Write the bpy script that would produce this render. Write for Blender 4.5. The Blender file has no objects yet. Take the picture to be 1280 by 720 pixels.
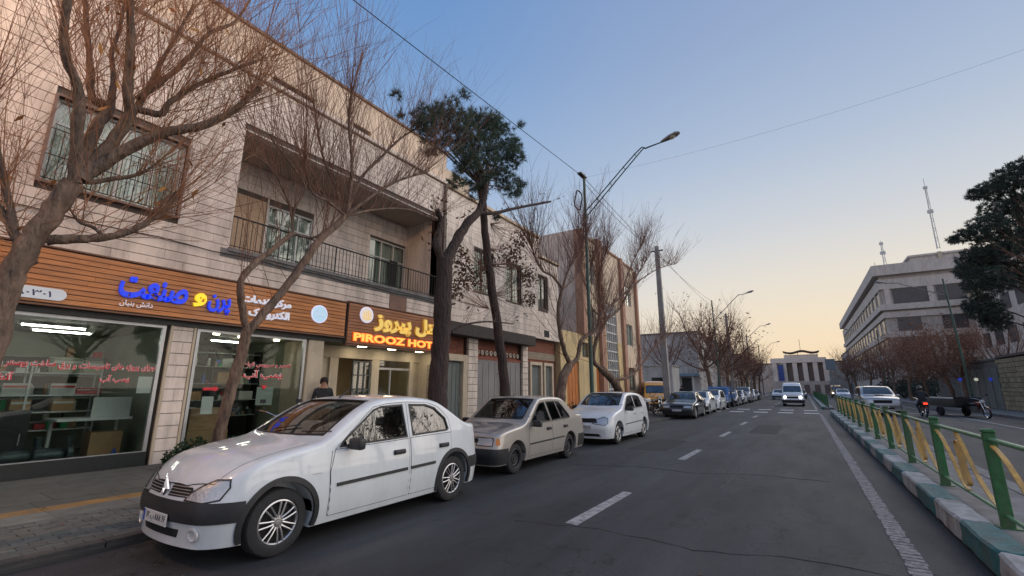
import bpy, bmesh, math, random
import numpy as np
from mathutils import Vector, Matrix
from mathutils.bvhtree import BVHTree
import mathutils.noise as mn
R = math.radians
rnd = random.Random(7)
scene = bpy.context.scene
COL = scene.collection

# ------------------------------------------------------------------ camera, sky, sun, exposure
cam = bpy.data.cameras.new('camera')
cam.sensor_width = 36.0; cam.lens = 15.75; cam.clip_start = 0.05; cam.clip_end = 6000
cam_o = bpy.data.objects.new('camera', cam); COL.objects.link(cam_o)
cam_o.location = (0, 0, 1.6); cam_o.rotation_euler = (R(90 + 12.58), 0, R(32.46))
scene.camera = cam_o

SUN_EL, SUN_AZ = 5.0, 24.0          # the sun has just gone: glow low down the street; azimuth from +Y towards +X
world = bpy.data.worlds.new("World"); scene.world = world; world.use_nodes = True
wt = world.node_tree; bg = wt.nodes['Background']
def _sky():
    N = wt.nodes.new; L = wt.links.new
    tc = N('ShaderNodeTexCoord'); nm = N('ShaderNodeVectorMath'); nm.operation = 'NORMALIZE'; L(tc.outputs['Generated'], nm.inputs[0])
    sx = N('ShaderNodeSeparateXYZ'); L(nm.outputs[0], sx.inputs[0])
    el = N('ShaderNodeMath'); el.operation = 'ARCSINE'; L(sx.outputs[2], el.inputs[0])
    e1 = N('ShaderNodeMath'); e1.operation = 'DIVIDE'; L(el.outputs[0], e1.inputs[0]); e1.inputs[1].default_value = math.pi / 2
    def ramp(stops):
        r = N('ShaderNodeValToRGB'); r.color_ramp.interpolation = 'B_SPLINE'; el_ = r.color_ramp.elements
        while len(el_) < len(stops): el_.new(.5)
        for q, (d, c) in zip(el_, stops): q.position = d / 90; q.color = (*c, 1)
        L(e1.outputs[0], r.inputs[0]); return r
    glow = ramp([(0, (.94, .66, .40)), (4, (.96, .76, .50)), (10, (.87, .78, .64)), (17, (.66, .68, .71)), (26, (.44, .54, .69)), (38, (.31, .405, .61)), (55, (.21, .32, .55)), (90, (.13, .25, .50))])
    away = ramp([(0, (.60, .58, .64)), (6, (.66, .67, .72)), (14, (.54, .63, .73)), (24, (.34, .48, .70)), (40, (.155, .315, .61)), (60, (.13, .26, .54)), (90, (.12, .24, .50))])
    cb = N('ShaderNodeCombineXYZ'); L(sx.outputs[0], cb.inputs[0]); L(sx.outputs[1], cb.inputs[1])
    n2 = N('ShaderNodeVectorMath'); n2.operation = 'NORMALIZE'; L(cb.outputs[0], n2.inputs[0])
    dt = N('ShaderNodeVectorMath'); dt.operation = 'DOT_PRODUCT'; L(n2.outputs[0], dt.inputs[0]); dt.inputs[1].default_value = (math.sin(R(SUN_AZ)), math.cos(R(SUN_AZ)), 0)
    mr = N('ShaderNodeMapRange'); mr.interpolation_type = 'SMOOTHSTEP'; mr.inputs[1].default_value = .3; mr.inputs[2].default_value = 1.0; L(dt.outputs['Value'], mr.inputs[0])
    mx = N('ShaderNodeMixRGB'); L(mr.outputs[0], mx.inputs[0]); L(away.outputs[0], mx.inputs[1]); L(glow.outputs[0], mx.inputs[2])
    back = ramp([(0, (.92, .80, .76)), (8, (.98, .88, .88)), (18, (.80, .80, .90)), (32, (.46, .58, .80)), (50, (.20, .35, .64)), (70, (.13, .26, .54)), (90, (.12, .24, .50))])  # unseen sky behind the camera, brightened to light the walls facing it
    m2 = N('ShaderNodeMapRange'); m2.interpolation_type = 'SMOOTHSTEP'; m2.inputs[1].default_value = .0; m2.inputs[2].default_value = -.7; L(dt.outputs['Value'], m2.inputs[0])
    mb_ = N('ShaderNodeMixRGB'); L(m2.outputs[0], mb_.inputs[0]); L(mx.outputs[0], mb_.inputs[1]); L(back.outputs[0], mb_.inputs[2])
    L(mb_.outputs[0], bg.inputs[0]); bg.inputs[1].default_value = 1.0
_sky()
sl = bpy.data.lights.new('sun', 'SUN'); sl.energy = 3.9; sl.angle = R(100); sl.color = (1.0, 0.88, 0.76)
so = bpy.data.objects.new('sun', sl); COL.objects.link(so)
_d = Vector((math.sin(R(55)) * math.cos(R(8)), math.cos(R(55)) * math.cos(R(8)), math.sin(R(8))))
so.rotation_euler = _d.to_track_quat('Z', 'Y').to_euler(); so.location = (0, 0, 60)
vs = scene.view_settings; vs.view_transform = 'Standard'; vs.look = 'None'; vs.exposure = 0.0; vs.gamma = 1.0

# ------------------------------------------------------------------ helpers
TH = math.atan(125 / 560.0); PS = R(32.46)
def ray(x, y):
    dx = x - 640; u = 360 - y
    f = 560 * math.cos(TH) - u * math.sin(TH); z = 560 * math.sin(TH) + u * math.cos(TH)
    return (dx * math.cos(PS) - f * math.sin(PS), dx * math.sin(PS) + f * math.cos(PS), z)
def atX(x, y, X0):
    r = ray(x, y); t = X0 / r[0]; return Vector((X0, r[1] * t, 1.6 + r[2] * t))
def atY(x, y, Y0):
    r = ray(x, y); t = Y0 / r[1]; return Vector((r[0] * t, Y0, 1.6 + r[2] * t))

def tag(o, label=None, cat=None, group=None, kind=None):
    if label: o['label'] = label
    if cat: o['category'] = cat
    if group: o['group'] = group
    if kind: o['kind'] = kind
    return o
def empty(name, loc=(0, 0, 0), rz=0, label=None, cat=None, group=None):
    o = bpy.data.objects.new(name, None); COL.objects.link(o)
    o.location = loc; o.rotation_euler = (0, 0, rz); o.empty_display_size = .2
    return tag(o, label, cat, group)
def link_me(name, me, parent=None, loc=None, rot=None, scale=None):
    o = bpy.data.objects.new(name, me); COL.objects.link(o)
    if parent: o.parent = parent
    if loc is not None: o.location = loc
    if rot is not None: o.rotation_euler = rot
    if scale is not None: o.scale = scale
    return o
def copy_tree(o, parent=None):
    c = o.copy(); COL.objects.link(c)
    if parent: c.parent = parent
    for ch in list(o.children): copy_tree(ch, c)
    return c

class MB:
    """collects simple shapes into one mesh"""
    def __init__(s): s.v = []; s.f = []; s.m = []
    def add(s, vs_, fs, mi=0):
        n = len(s.v); s.v += [tuple(p) for p in vs_]
        for f in fs: s.f.append([i + n for i in f]); s.m.append(mi)
        return s
    def box(s, x0, x1, y0, y1, z0, z1, mi=0):
        if x0 > x1: x0, x1 = x1, x0
        if y0 > y1: y0, y1 = y1, y0
        if z0 > z1: z0, z1 = z1, z0
        v = [(x, y, z) for z in (z0, z1) for y in (y0, y1) for x in (x0, x1)]
        return s.add(v, [(0, 2, 3, 1), (4, 5, 7, 6), (0, 1, 5, 4), (2, 6, 7, 3), (0, 4, 6, 2), (1, 3, 7, 5)], mi)
    def obox(s, c, size, rz=0, rx=0, ry=0, mi=0):
        M = Matrix.Translation(c) @ Matrix.Rotation(rz, 4, 'Z') @ Matrix.Rotation(ry, 4, 'Y') @ Matrix.Rotation(rx, 4, 'X')
        a, b, d = size[0] / 2, size[1] / 2, size[2] / 2
        v = [M @ Vector((x, y, z)) for z in (-d, d) for y in (-b, b) for x in (-a, a)]
        return s.add(v, [(0, 2, 3, 1), (4, 5, 7, 6), (0, 1, 5, 4), (2, 6, 7, 3), (0, 4, 6, 2), (1, 3, 7, 5)], mi)
    def tube(s, pts, r, n=8, caps=True, mi=0):
        pts = [Vector(p) for p in pts]
        rr = r if isinstance(r, (list, tuple)) else [r] * len(pts)
        t = (pts[1] - pts[0]).normalized()
        a = Vector((0, 0, 1)) if abs(t.z) < .9 else Vector((1, 0, 0))
        u = t.cross(a).normalized(); vs_ = []; fs = []
        for i, p in enumerate(pts):
            if 0 < i < len(pts) - 1: t2 = (pts[i + 1] - pts[i - 1])
            elif i == 0: t2 = pts[1] - pts[0]
            else: t2 = pts[-1] - pts[-2]
            if t2.length > 1e-9: t = t2.normalized()
            u = (u - t * u.dot(t))
            u = u.normalized() if u.length > 1e-6 else t.orthogonal().normalized()
            w = t.cross(u)
            for k in range(n):
                q = 2 * math.pi * k / n
                vs_.append(p + (u * math.cos(q) + w * math.sin(q)) * rr[i])
        for i in range(len(pts) - 1):
            for k in range(n):
                k2 = (k + 1) % n
                fs.append((i * n + k, i * n + k2, (i + 1) * n + k2, (i + 1) * n + k))
        if caps:
            fs.append(tuple(range(n))[::-1]); b = (len(pts) - 1) * n; fs.append(tuple(range(b, b + n)))
        return s.add(vs_, fs, mi)
    def lathe(s, prof, c=(0, 0, 0), axis='Z', n=24, mi=0, caps=True):
        """prof: (radius, height along the axis); closed at ends when radius 0"""
        vs_ = []; fs = []
        for r, h in prof:
            for k in range(n):
                q = 2 * math.pi * k / n; a, b = r * math.cos(q), r * math.sin(q)
                p = (a, b, h) if axis == 'Z' else ((h, a, b) if axis == 'X' else (b, h, a))
                vs_.append((p[0] + c[0], p[1] + c[1], p[2] + c[2]))
        for i in range(len(prof) - 1):
            for k in range(n):
                k2 = (k + 1) % n
                fs.append((i * n + k, i * n + k2, (i + 1) * n + k2, (i + 1) * n + k))
        if caps and prof[0][0] > 1e-6: fs.append(tuple(range(n))[::-1])
        if caps and prof[-1][0] > 1e-6: b = (len(prof) - 1) * n; fs.append(tuple(range(b, b + n)))
        return s.add(vs_, fs, mi)
    def prism(s, poly, h0, h1, axis='Z', mi=0):
        """poly of 2D points extruded along an axis"""
        def P(a, b, h): return (a, b, h) if axis == 'Z' else ((h, a, b) if axis == 'X' else (a, h, b))
        n = len(poly); v = [P(a, b, h0) for a, b in poly] + [P(a, b, h1) for a, b in poly]
        fs = [tuple(range(n))[::-1], tuple(range(n, 2 * n))] + [(i, (i + 1) % n, n + (i + 1) % n, n + i) for i in range(n)]
        return s.add(v, fs, mi)
    def quad(s, a, b, c, d, mi=0): return s.add([a, b, c, d], [(0, 1, 2, 3)], mi)
    def mesh(s, name, mats, smooth=0, bevel=0):
        me = bpy.data.meshes.new(name); me.from_pydata(s.v, [], s.f)
        for m in (mats if isinstance(mats, (list, tuple)) else [mats]): me.materials.append(m)
        me.polygons.foreach_set('material_index', s.m)
        me.update()
        if smooth or bevel:
            bm = bmesh.new(); bm.from_mesh(me)
            bmesh.ops.recalc_face_normals(bm, faces=bm.faces)
            if bevel:
                es = [e for e in bm.edges if len(e.link_faces) == 2 and e.calc_face_angle(0) > R(40)]
                bmesh.ops.bevel(bm, geom=es, offset=bevel, segments=2 if smooth else 1, profile=.6, affect='EDGES', clamp_overlap=True)
            bm.to_mesh(me); bm.free()
            if smooth:
                me.shade_smooth(); me.set_sharp_from_angle(angle=R(smooth))
        return me
    def build(s, name, mats, parent=None, smooth=0, bevel=0, loc=None, rot=None):
        return link_me(name, s.mesh(name, mats, smooth, bevel), parent, loc, rot)

# ------------------------------------------------------------------ materials
MATS = {}
def mat(name, col, rough=.7, metal=0, var=0, scale=6, bump=0, bscale=60, coat=0, objvar=0, emit=None, estr=0, spec=.5, dirt=0, col2=None, stretch=None, detail=6, bdist=.02):
    if name in MATS: return MATS[name]
    m = bpy.data.materials.new(name); m.use_nodes = True; nt = m.node_tree; b = nt.nodes['Principled BSDF']
    N = nt.nodes.new; L = nt.links.new
    b.inputs['Roughness'].default_value = rough; b.inputs['Metallic'].default_value = metal
    b.inputs['Coat Weight'].default_value = coat; b.inputs['Specular IOR Level'].default_value = spec
    if coat: b.inputs['Coat Roughness'].default_value = .04
    c = (*col, 1); src = None
    tc = N('ShaderNodeNewGeometry')
    vec = tc.outputs['Position']
    if stretch:
        mp = N('ShaderNodeMapping'); mp.inputs['Scale'].default_value = stretch; L(vec, mp.inputs[0]); vec = mp.outputs[0]
    if var or col2:
        nz = N('ShaderNodeTexNoise'); nz.inputs['Scale'].default_value = scale; nz.inputs['Detail'].default_value = detail; nz.inputs['Roughness'].default_value = .62
        L(vec, nz.inputs['Vector'])
        rp = N('ShaderNodeValToRGB'); rp.color_ramp.elements[0].position = .3; rp.color_ramp.elements[1].position = .72
        c2 = col2 or tuple(min(1, x * (1 + var)) for x in col)
        rp.color_ramp.elements[0].color = (*[x * (1 - var) for x in col], 1); rp.color_ramp.elements[1].color = (*c2, 1)
        L(nz.outputs[0], rp.inputs[0]); src = rp.outputs[0]
    if objvar:
        oi = N('ShaderNodeObjectInfo'); hs = N('ShaderNodeHueSaturation')
        mr = N('ShaderNodeMapRange'); mr.inputs[3].default_value = 1 - objvar; mr.inputs[4].default_value = 1 + objvar
        L(oi.outputs['Random'], mr.inputs[0]); L(mr.outputs[0], hs.inputs['Value'])
        if src: L(src, hs.inputs['Color'])
        else: hs.inputs['Color'].default_value = c
        src = hs.outputs[0]
    if dirt:
        n2 = N('ShaderNodeTexNoise'); n2.inputs['Scale'].default_value = 1.3; n2.inputs['Detail'].default_value = 8; n2.inputs['Roughness'].default_value = .7
        mp2 = N('ShaderNodeMapping'); mp2.inputs['Scale'].default_value = (2.2, 2.2, .5)
        L(tc.outputs['Position'], mp2.inputs[0]); L(mp2.outputs[0], n2.inputs['Vector'])
        r2 = N('ShaderNodeValToRGB'); r2.color_ramp.elements[0].position = .42; r2.color_ramp.elements[1].position = .7
        r2.color_ramp.elements[0].color = (0, 0, 0, 1); r2.color_ramp.elements[1].color = (dirt, dirt, dirt, 1)
        L(n2.outputs[0], r2.inputs[0]); mx = N('ShaderNodeMixRGB'); L(r2.outputs[0], mx.inputs[0])
        if src: L(src, mx.inputs[1])
        else: mx.inputs[1].default_value = c
        mx.inputs[2].default_value = (*[x * .35 for x in (.3, .26, .22)], 1); src = mx.outputs[0]
    if src: L(src, b.inputs['Base Color'])
    else: b.inputs['Base Color'].default_value = c
    if bump:
        nb = N('ShaderNodeTexNoise'); nb.inputs['Scale'].default_value = bscale; nb.inputs['Detail'].default_value = 5; L(vec, nb.inputs['Vector'])
        bp = N('ShaderNodeBump'); bp.inputs['Strength'].default_value = bump; bp.inputs['Distance'].default_value = bdist
        L(nb.outputs[0], bp.inputs['Height']); L(bp.outputs[0], b.inputs['Normal'])
    if emit: b.inputs['Emission Color'].default_value = (*emit, 1); b.inputs['Emission Strength'].default_value = estr
    MATS[name] = m; return m
def glass_mat(name, tint, rough=.02, refl=1.0, body=None, bodyf=0.0, ior=1.75):
    """thin pane: see-through tint plus fresnel mirror"""
    if name in MATS: return MATS[name]
    m = bpy.data.materials.new(name); m.use_nodes = True; nt = m.node_tree; N = nt.nodes.new; L = nt.links.new
    nt.nodes.remove(nt.nodes['Principled BSDF']); out = nt.nodes['Material Output']
    tr = N('ShaderNodeBsdfTransparent'); tr.inputs[0].default_value = (*tint, 1)
    gl = N('ShaderNodeBsdfGlossy'); gl.inputs['Roughness'].default_value = rough; gl.inputs[0].default_value = (refl, refl, refl, 1)
    lw = N('ShaderNodeLayerWeight'); pw = N('ShaderNodeMath'); pw.operation = 'POWER'; pw.inputs[1].default_value = 4.5; L(lw.outputs['Facing'], pw.inputs[0])
    f0 = ((ior - 1) / (ior + 1)) ** 2 * 1.8; fr = N('ShaderNodeMapRange'); fr.inputs[3].default_value = f0; fr.inputs[4].default_value = 1; L(pw.outputs[0], fr.inputs[0])
    mx = N('ShaderNodeMixShader'); L(fr.outputs[0], mx.inputs[0]); L(tr.outputs[0], mx.inputs[1]); L(gl.outputs[0], mx.inputs[2])
    last = mx
    if bodyf:
        df = N('ShaderNodeBsdfDiffuse'); df.inputs[0].default_value = (*(body or (.1, .1, .1)), 1)
        m2 = N('ShaderNodeMixShader'); m2.inputs[0].default_value = bodyf; L(mx.outputs[0], m2.inputs[1]); L(df.outputs[0], m2.inputs[2]); last = m2
    L(last.outputs[0], out.inputs[0]); MATS[name] = m; return m

# Persian lettering: joined forms laid out left to right
AR = {'ا': (0xFE8D, 0xFE8E, 0, 0), 'آ': (0xFE81, 0xFE82, 0, 0), 'ب': (0xFE8F, 0xFE90, 0xFE91, 0xFE92), 'پ': (0xFB56, 0xFB57, 0xFB58, 0xFB59),
      'ت': (0xFE95, 0xFE96, 0xFE97, 0xFE98), 'خ': (0xFEA5, 0xFEA6, 0xFEA7, 0xFEA8), 'د': (0xFEA9, 0xFEAA, 0, 0), 'ر': (0xFEAD, 0xFEAE, 0, 0),
      'ز': (0xFEAF, 0xFEB0, 0, 0), 'س': (0xFEB1, 0xFEB2, 0xFEB3, 0xFEB4), 'ش': (0xFEB5, 0xFEB6, 0xFEB7, 0xFEB8), 'ص': (0xFEB9, 0xFEBA, 0xFEBB, 0xFEBC),
      'ع': (0xFEC9, 0xFECA, 0xFECB, 0xFECC), 'ف': (0xFED1, 0xFED2, 0xFED3, 0xFED4), 'ک': (0xFB8E, 0xFB8F, 0xFB90, 0xFB91), 'ل': (0xFEDD, 0xFEDE, 0xFEDF, 0xFEE0),
      'م': (0xFEE1, 0xFEE2, 0xFEE3, 0xFEE4), 'ن': (0xFEE5, 0xFEE6, 0xFEE7, 0xFEE8), 'ه': (0xFEE9, 0xFEEA, 0xFEEB, 0xFEEC), 'و': (0xFEED, 0xFEEE, 0, 0),
      'ی': (0xFBFC, 0xFBFD, 0xFBFE, 0xFBFF), 'ق': (0xFED5, 0xFED6, 0xFED7, 0xFED8), 'ج': (0xFE9D, 0xFE9E, 0xFE9F, 0xFEA0)}
def shape_fa(t):
    out = []
    for i, ch in enumerate(t):
        if ch not in AR: out.append(ch); continue
        prev = i > 0 and t[i - 1] in AR and AR[t[i - 1]][2] != 0
        nxt = i < len(t) - 1 and t[i + 1] in AR and AR[ch][2] != 0
        k = 3 if prev and nxt else (1 if prev else (2 if nxt else 0))
        out.append(chr(AR[ch][k] or AR[ch][0]))
    s = ''.join(reversed(out)); D_ = '۰۱۲۳۴۵۶۷۸۹'; r_ = ''; run = ''
    for ch in s + ' ':
        if ch in D_: run += ch
        else: r_ += run[::-1] + ch; run = ''
    return r_[:-1]
def text_me(body, size, depth, material, bold=0.0, fit=None, spacing=1.0):
    cu = bpy.data.curves.new('lettering', 'FONT'); cu.body = body; cu.size = size; cu.extrude = depth; cu.offset = bold
    cu.align_x = 'CENTER'; cu.align_y = 'CENTER'; cu.space_character = spacing; cu.resolution_u = 3
    o = bpy.data.objects.new('lettering', cu); COL.objects.link(o)
    dg = bpy.context.evaluated_depsgraph_get(); me = bpy.data.meshes.new_from_object(o.evaluated_get(dg))
    bpy.data.objects.remove(o); bpy.data.curves.remove(cu)
    me.materials.clear(); me.materials.append(material)
    if fit and len(me.vertices):
        xs = [v.co.x for v in me.vertices]; ys = [v.co.y for v in me.vertices]
        sx = fit[0] / max(1e-4, max(xs) - min(xs)); sy = fit[1] / max(1e-4, max(ys) - min(ys)) if fit[1] else sx
        cx = (max(xs) + min(xs)) / 2; cy = (max(ys) + min(ys)) / 2
        for v in me.vertices: v.co.x = (v.co.x - cx) * sx; v.co.y = (v.co.y - cy) * sy
    return me
MX = Matrix(((0, 0, 1), (1, 0, 0), (0, 1, 0)))         # local x -> +Y, y -> +Z, z -> +X: faces the street from the left side
def text_on_wall(name, body, x, y, z, w, h, depth, material, parent, bold=0.0, spacing=1.0):
    me = text_me(body, .3, depth, material, bold, (w, h), spacing); me.name = name
    me.transform(MX.to_4x4()); return link_me(name, me, parent, (x, y, z))

# ------------------------------------------------------------------ car kit (front of every car points to -Y, origin on the ground under its middle)
def pchip(xs, ys):
    xs = np.array(xs, float); ys = np.array(ys, float); h = np.diff(xs); d = np.diff(ys) / h
    m = np.zeros(len(xs)); m[0] = d[0]; m[-1] = d[-1]
    for i in range(1, len(xs) - 1):
        if d[i - 1] * d[i] > 0:
            w1 = 2 * h[i] + h[i - 1]; w2 = h[i] + 2 * h[i - 1]; m[i] = (w1 + w2) / (w1 / d[i - 1] + w2 / d[i])
    def f(x):
        x = min(max(x, xs[0]), xs[-1]); i = min(int(np.searchsorted(xs, x, 'right')) - 1, len(xs) - 2)
        t = (x - xs[i]) / h[i]
        return float((2*t**3 - 3*t*t + 1) * ys[i] + (t**3 - 2*t*t + t) * h[i] * m[i] + (-2*t**3 + 3*t*t) * ys[i+1] + (t**3 - t*t) * h[i] * m[i+1])
    return f
class Spec:
    def __init__(s, **k):
        s.bow = .13; s.rbow = .09; s.tumble = .34; s.r = .085; s.crown = .03; s.nose = .05; s.tail = .05; s.lean = .25; s.rlean = .15
        s.rc = .24; s.rx = .22; s.tf = .05; s.tr = .05; s.zb = .2; s.wr = .31; s.arch = .37; s.bz = .48
        s.__dict__.update(k); s.topf = pchip(*zip(*s.top)); s.beltf = pchip(*zip(*s.belt))
def halfw(S, y):
    h = S.W / 2
    if y < 1: h -= S.tf * (1 - y) ** 2
    if y > S.L - 1: h -= S.tr * (1 - (S.L - y)) ** 2
    for q in (y, S.L - y):
        if q < S.rc: h -= S.rx * (1 - math.sqrt(max(0, 1 - ((S.rc - q) / S.rc) ** 2)))
    return h
def sidew(S, hw, z, belt):
    zz = min(z, belt); f = 1 - .055 * max(0, (.52 - zz) / .32) ** 2 - .045 * max(0, (zz - .52) / .42) ** 1.6
    return hw * f - max(0, z - belt) * S.tumble
def section(S, y, inset=0, zb=None, ntop=6):
    zt = S.topf(y) - inset; zb = S.zb if zb is None else zb; hw = halfw(S, y) - inset
    r = S.r if zt > 1.15 else S.r * .8; r = min(r, max(.01, (zt - zb) * .4)); b0 = S.beltf(y); belt = min(b0, zt - r - .01)
    P = []
    for c in (0, .06, .14, .25, .38, .5, .62, .74, .86, .95, 1.0): z = zb + c * (belt - zb); P.append((sidew(S, hw, z, b0), z))
    for c in (.08, .3, .55, .8, 1): z = belt + c * (zt - r - belt); P.append((sidew(S, hw, z, b0), z))
    we = P[-1][0]
    for k in range(1, 6): q = k / 5 * math.pi / 2; P.append((we - r * (1 - math.cos(q)), zt - r + r * math.sin(q)))
    xe = P[-1][0]
    for k in range(1, ntop + 1): x = xe * (1 - k / ntop); P.append((x, zt + S.crown * (1 - (x / xe) ** 2)))
    return P
def deform(S, x, y, z):
    s = max(0, 1 - y / 1.7); s2 = max(0, 1 - (S.L - y) / 1.5); b = (abs(x) / (S.W / 2)) ** 2.2
    y2 = y + s * S.bow * b - s2 * S.rbow * b
    f = max(0, 1 - y / .4) ** 2; g = max(0, 1 - (S.L - y) / .4) ** 2
    y2 -= f * (S.nose * math.exp(-((z - S.bz) / .13) ** 2) - S.lean * max(0, z - S.bz - .1))
    y2 += g * (S.tail * math.exp(-((z - S.bz) / .14) ** 2) - S.rlean * max(0, z - S.bz - .1))
    return (x, y2 - S.L / 2, z)
def stations(S, y0, y1, step=.075):
    a = [y0 + d for d in (0, .008, .025, .05, .085, .13, .18)]; b = [y1 - d for d in (0, .008, .025, .05, .085, .13, .18)][::-1]
    n = int((b[0] - a[-1]) / step); m = [a[-1] + (b[0] - a[-1]) * i / n for i in range(1, n)]
    return a + m + b
def shell(S, inset=0, y0=0, y1=None, zb=None):
    y1 = S.L if y1 is None else y1
    V = []; F = []; ys = stations(S, y0, y1); K = None
    for y in ys:
        P = section(S, y, inset, zb)
        ring = P + [(-x, z) for x, z in P[-2::-1]]      # right bottom -> top -> left bottom
        K = len(ring); V += [deform(S, x, y, z) for x, z in ring]
    n = len(ys)
    for i in range(n - 1):
        for k in range(K):
            k2 = (k + 1) % K; F.append((i * K + k, (i + 1) * K + k, (i + 1) * K + k2, i * K + k2))
    for i, fl in ((0, False), (n - 1, True)):            # end caps, subdivided across
        y = ys[i]; base = i * K; half = K // 2; M = 12; rows = []
        for k in range(half):
            a = base + k; b = base + K - 1 - k; xa = section(S, y, inset, zb)[k]
            row = [a]
            for j in range(1, M):
                x = xa[0] * (1 - 2 * j / M); V.append(deform(S, x, y, xa[1])); row.append(len(V) - 1)
            row.append(b); rows.append(row)
        for k in range(half - 1):
            for j in range(M):
                q = (rows[k][j], rows[k + 1][j], rows[k + 1][j + 1], rows[k][j + 1]); F.append(q[::-1] if fl else q)
        last = rows[-1]; q = tuple(last[1:-1]) ; F.append((tuple([base + half - 1, base + half, base + half + 1]) + tuple(last[1:-1][::-1]))[::(-1 if fl else 1)])
    me = bpy.data.meshes.new('body'); me.from_pydata(V, [], F); me.update()
    bm = bmesh.new(); bm.from_mesh(me); bmesh.ops.remove_doubles(bm, verts=bm.verts, dist=.0004); bmesh.ops.recalc_face_normals(bm, faces=bm.faces)
    bm.to_mesh(me); bm.free(); return me
def bvh_of(me):
    bm = bmesh.new(); bm.from_mesh(me); t = BVHTree.FromBMesh(bm); bm.free(); return t
def cut(me, cutters):
    """me minus every cutter mesh, faces left by the cutters get slot 1"""
    a = bpy.data.objects.new('a', me); COL.objects.link(a); tmp = [a]
    for c in cutters:
        o = bpy.data.objects.new('c', c); COL.objects.link(o); tmp.append(o)
        md = a.modifiers.new('b', 'BOOLEAN'); md.object = o; md.operation = 'DIFFERENCE'; md.solver = 'EXACT'
    dg = bpy.context.evaluated_depsgraph_get(); out = bpy.data.meshes.new_from_object(a.evaluated_get(dg), depsgraph=dg)
    for o in tmp: bpy.data.objects.remove(o)
    ts = [bvh_of(c) for c in cutters]
    for p in out.polygons:
        c = p.center; k = 0
        for t in ts:
            hit = t.find_nearest(c)
            if hit[3] is not None and hit[3] < .0012: k = 1; break
        p.material_index = k
    return out
def prism_me(poly, h0, h1, axis):
    me = MB().prism(poly, h0, h1, axis).mesh('cutter', []); bm = bmesh.new(); bm.from_mesh(me); bmesh.ops.recalc_face_normals(bm, faces=bm.faces); bm.to_mesh(me); bm.free(); return me
def patch(bvh, poly, axis, off, thick=.01, res=.06, name='panel', mats=(), D=None, A=(0, 0), far=3.0, smooth=True):
    """a panel that follows the body: polygon drawn in side ('x','-x'), front ('y'), rear ('-y') or top ('z') view and laid on the shell"""
    if axis in ('x', '-x'): s = 1 if axis == 'x' else -1; U, V, Dv, Og = Vector((0, 1, 0)), Vector((0, 0, 1)), Vector((-s, 0, 0)), Vector((s * far, 0, 0))
    elif axis == 'y': U, V, Dv, Og = Vector((1, 0, 0)), Vector((0, 0, 1)), Vector((0, 1, 0)), Vector((0, -5, 0))
    elif axis == '-y': U, V, Dv, Og = Vector((1, 0, 0)), Vector((0, 0, 1)), Vector((0, -1, 0)), Vector((0, 5, 0))
    elif axis == 'z': U, V, Dv, Og = Vector((1, 0, 0)), Vector((0, 1, 0)), Vector((0, 0, -1)), Vector((0, 0, 3))
    if D is not None:
        Dv = Vector(D).normalized(); V = Vector((0, 0, 1)); U = V.cross(Dv) * -1; U.normalize(); Og = Vector((A[0], A[1], 0)) - Dv * 4
    bm = bmesh.new(); vs_ = [bm.verts.new((u, v, 0)) for u, v in poly]; bm.faces.new(vs_)
    for ax in (0, 1):
        lo = min(p[ax] for p in poly); hi = max(p[ax] for p in poly); n = int((hi - lo) / res)
        for i in range(1, n + 1):
            co = [0, 0, 0]; co[ax] = lo + (hi - lo) * i / (n + 1); no = [0, 0, 0]; no[ax] = 1
            bmesh.ops.bisect_plane(bm, geom=bm.verts[:] + bm.edges[:] + bm.faces[:], plane_co=co, plane_no=no, dist=1e-6)
    return _project(bm, bvh, lambda v: (Og + U * v.x + V * v.y, Dv), off, thick, name, mats, smooth)
def _project(bm, bvh, fn, off, thick, name, mats, smooth=True):
    N = {}; dead = []
    for v in bm.verts:
        o, d = fn(v.co); h = bvh.ray_cast(o, d, 12)
        if h[0] is None:
            h = bvh.find_nearest(o + d * 4) if False else (None,)
            dead.append(v); continue
        n = h[1]
        if n.dot(d) > 0: n = -n
        v.co = h[0] + n * off; N[v] = n
    if dead: bmesh.ops.delete(bm, geom=dead, context='VERTS')
    for f in bm.faces:
        f.normal_update()
    fs = bm.faces[:]
    if fs:
        ref = sum((N[v].dot(f.normal) for f in fs[:20] for v in f.verts if v in N), 0)
        if ref < 0: bmesh.ops.reverse_faces(bm, faces=fs)
    if thick:
        be = [e for e in bm.edges if e.is_boundary]; nv = {}
        for e in be:
            for v in e.verts:
                if v not in nv: nv[v] = bm.verts.new(v.co - N[v] * thick)
        for e in be:
            a, b = e.verts
            try: bm.faces.new((a, b, nv[b], nv[a]))
            except ValueError: pass
    bmesh.ops.recalc_face_normals(bm, faces=bm.faces) if thick else None
    me = bpy.data.meshes.new(name); bm.to_mesh(me); bm.free()
    for m in (mats if isinstance(mats, (list, tuple)) else [mats]): me.materials.append(m)
    if smooth: me.shade_smooth(); me.set_sharp_from_angle(angle=R(50))
    return me
def grow(poly, d):
    n = len(poly); A = sum(poly[i][0] * poly[(i + 1) % n][1] - poly[(i + 1) % n][0] * poly[i][1] for i in range(n)); s = 1 if A > 0 else -1; out = []
    for i in range(n):
        p0 = Vector(poly[i - 1]); p1 = Vector(poly[i]); p2 = Vector(poly[(i + 1) % n])
        a = (p1 - p0).normalized(); b = (p2 - p1).normalized()
        n1 = Vector((a.y, -a.x)) * s; n2 = Vector((b.y, -b.x)) * s; m = n1 + n2
        m = m / max(.35, m.length_squared) * 2 if m.length > 1e-6 else n1
        out.append((p1.x + m.x * d, p1.y + m.y * d))
    return out
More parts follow.
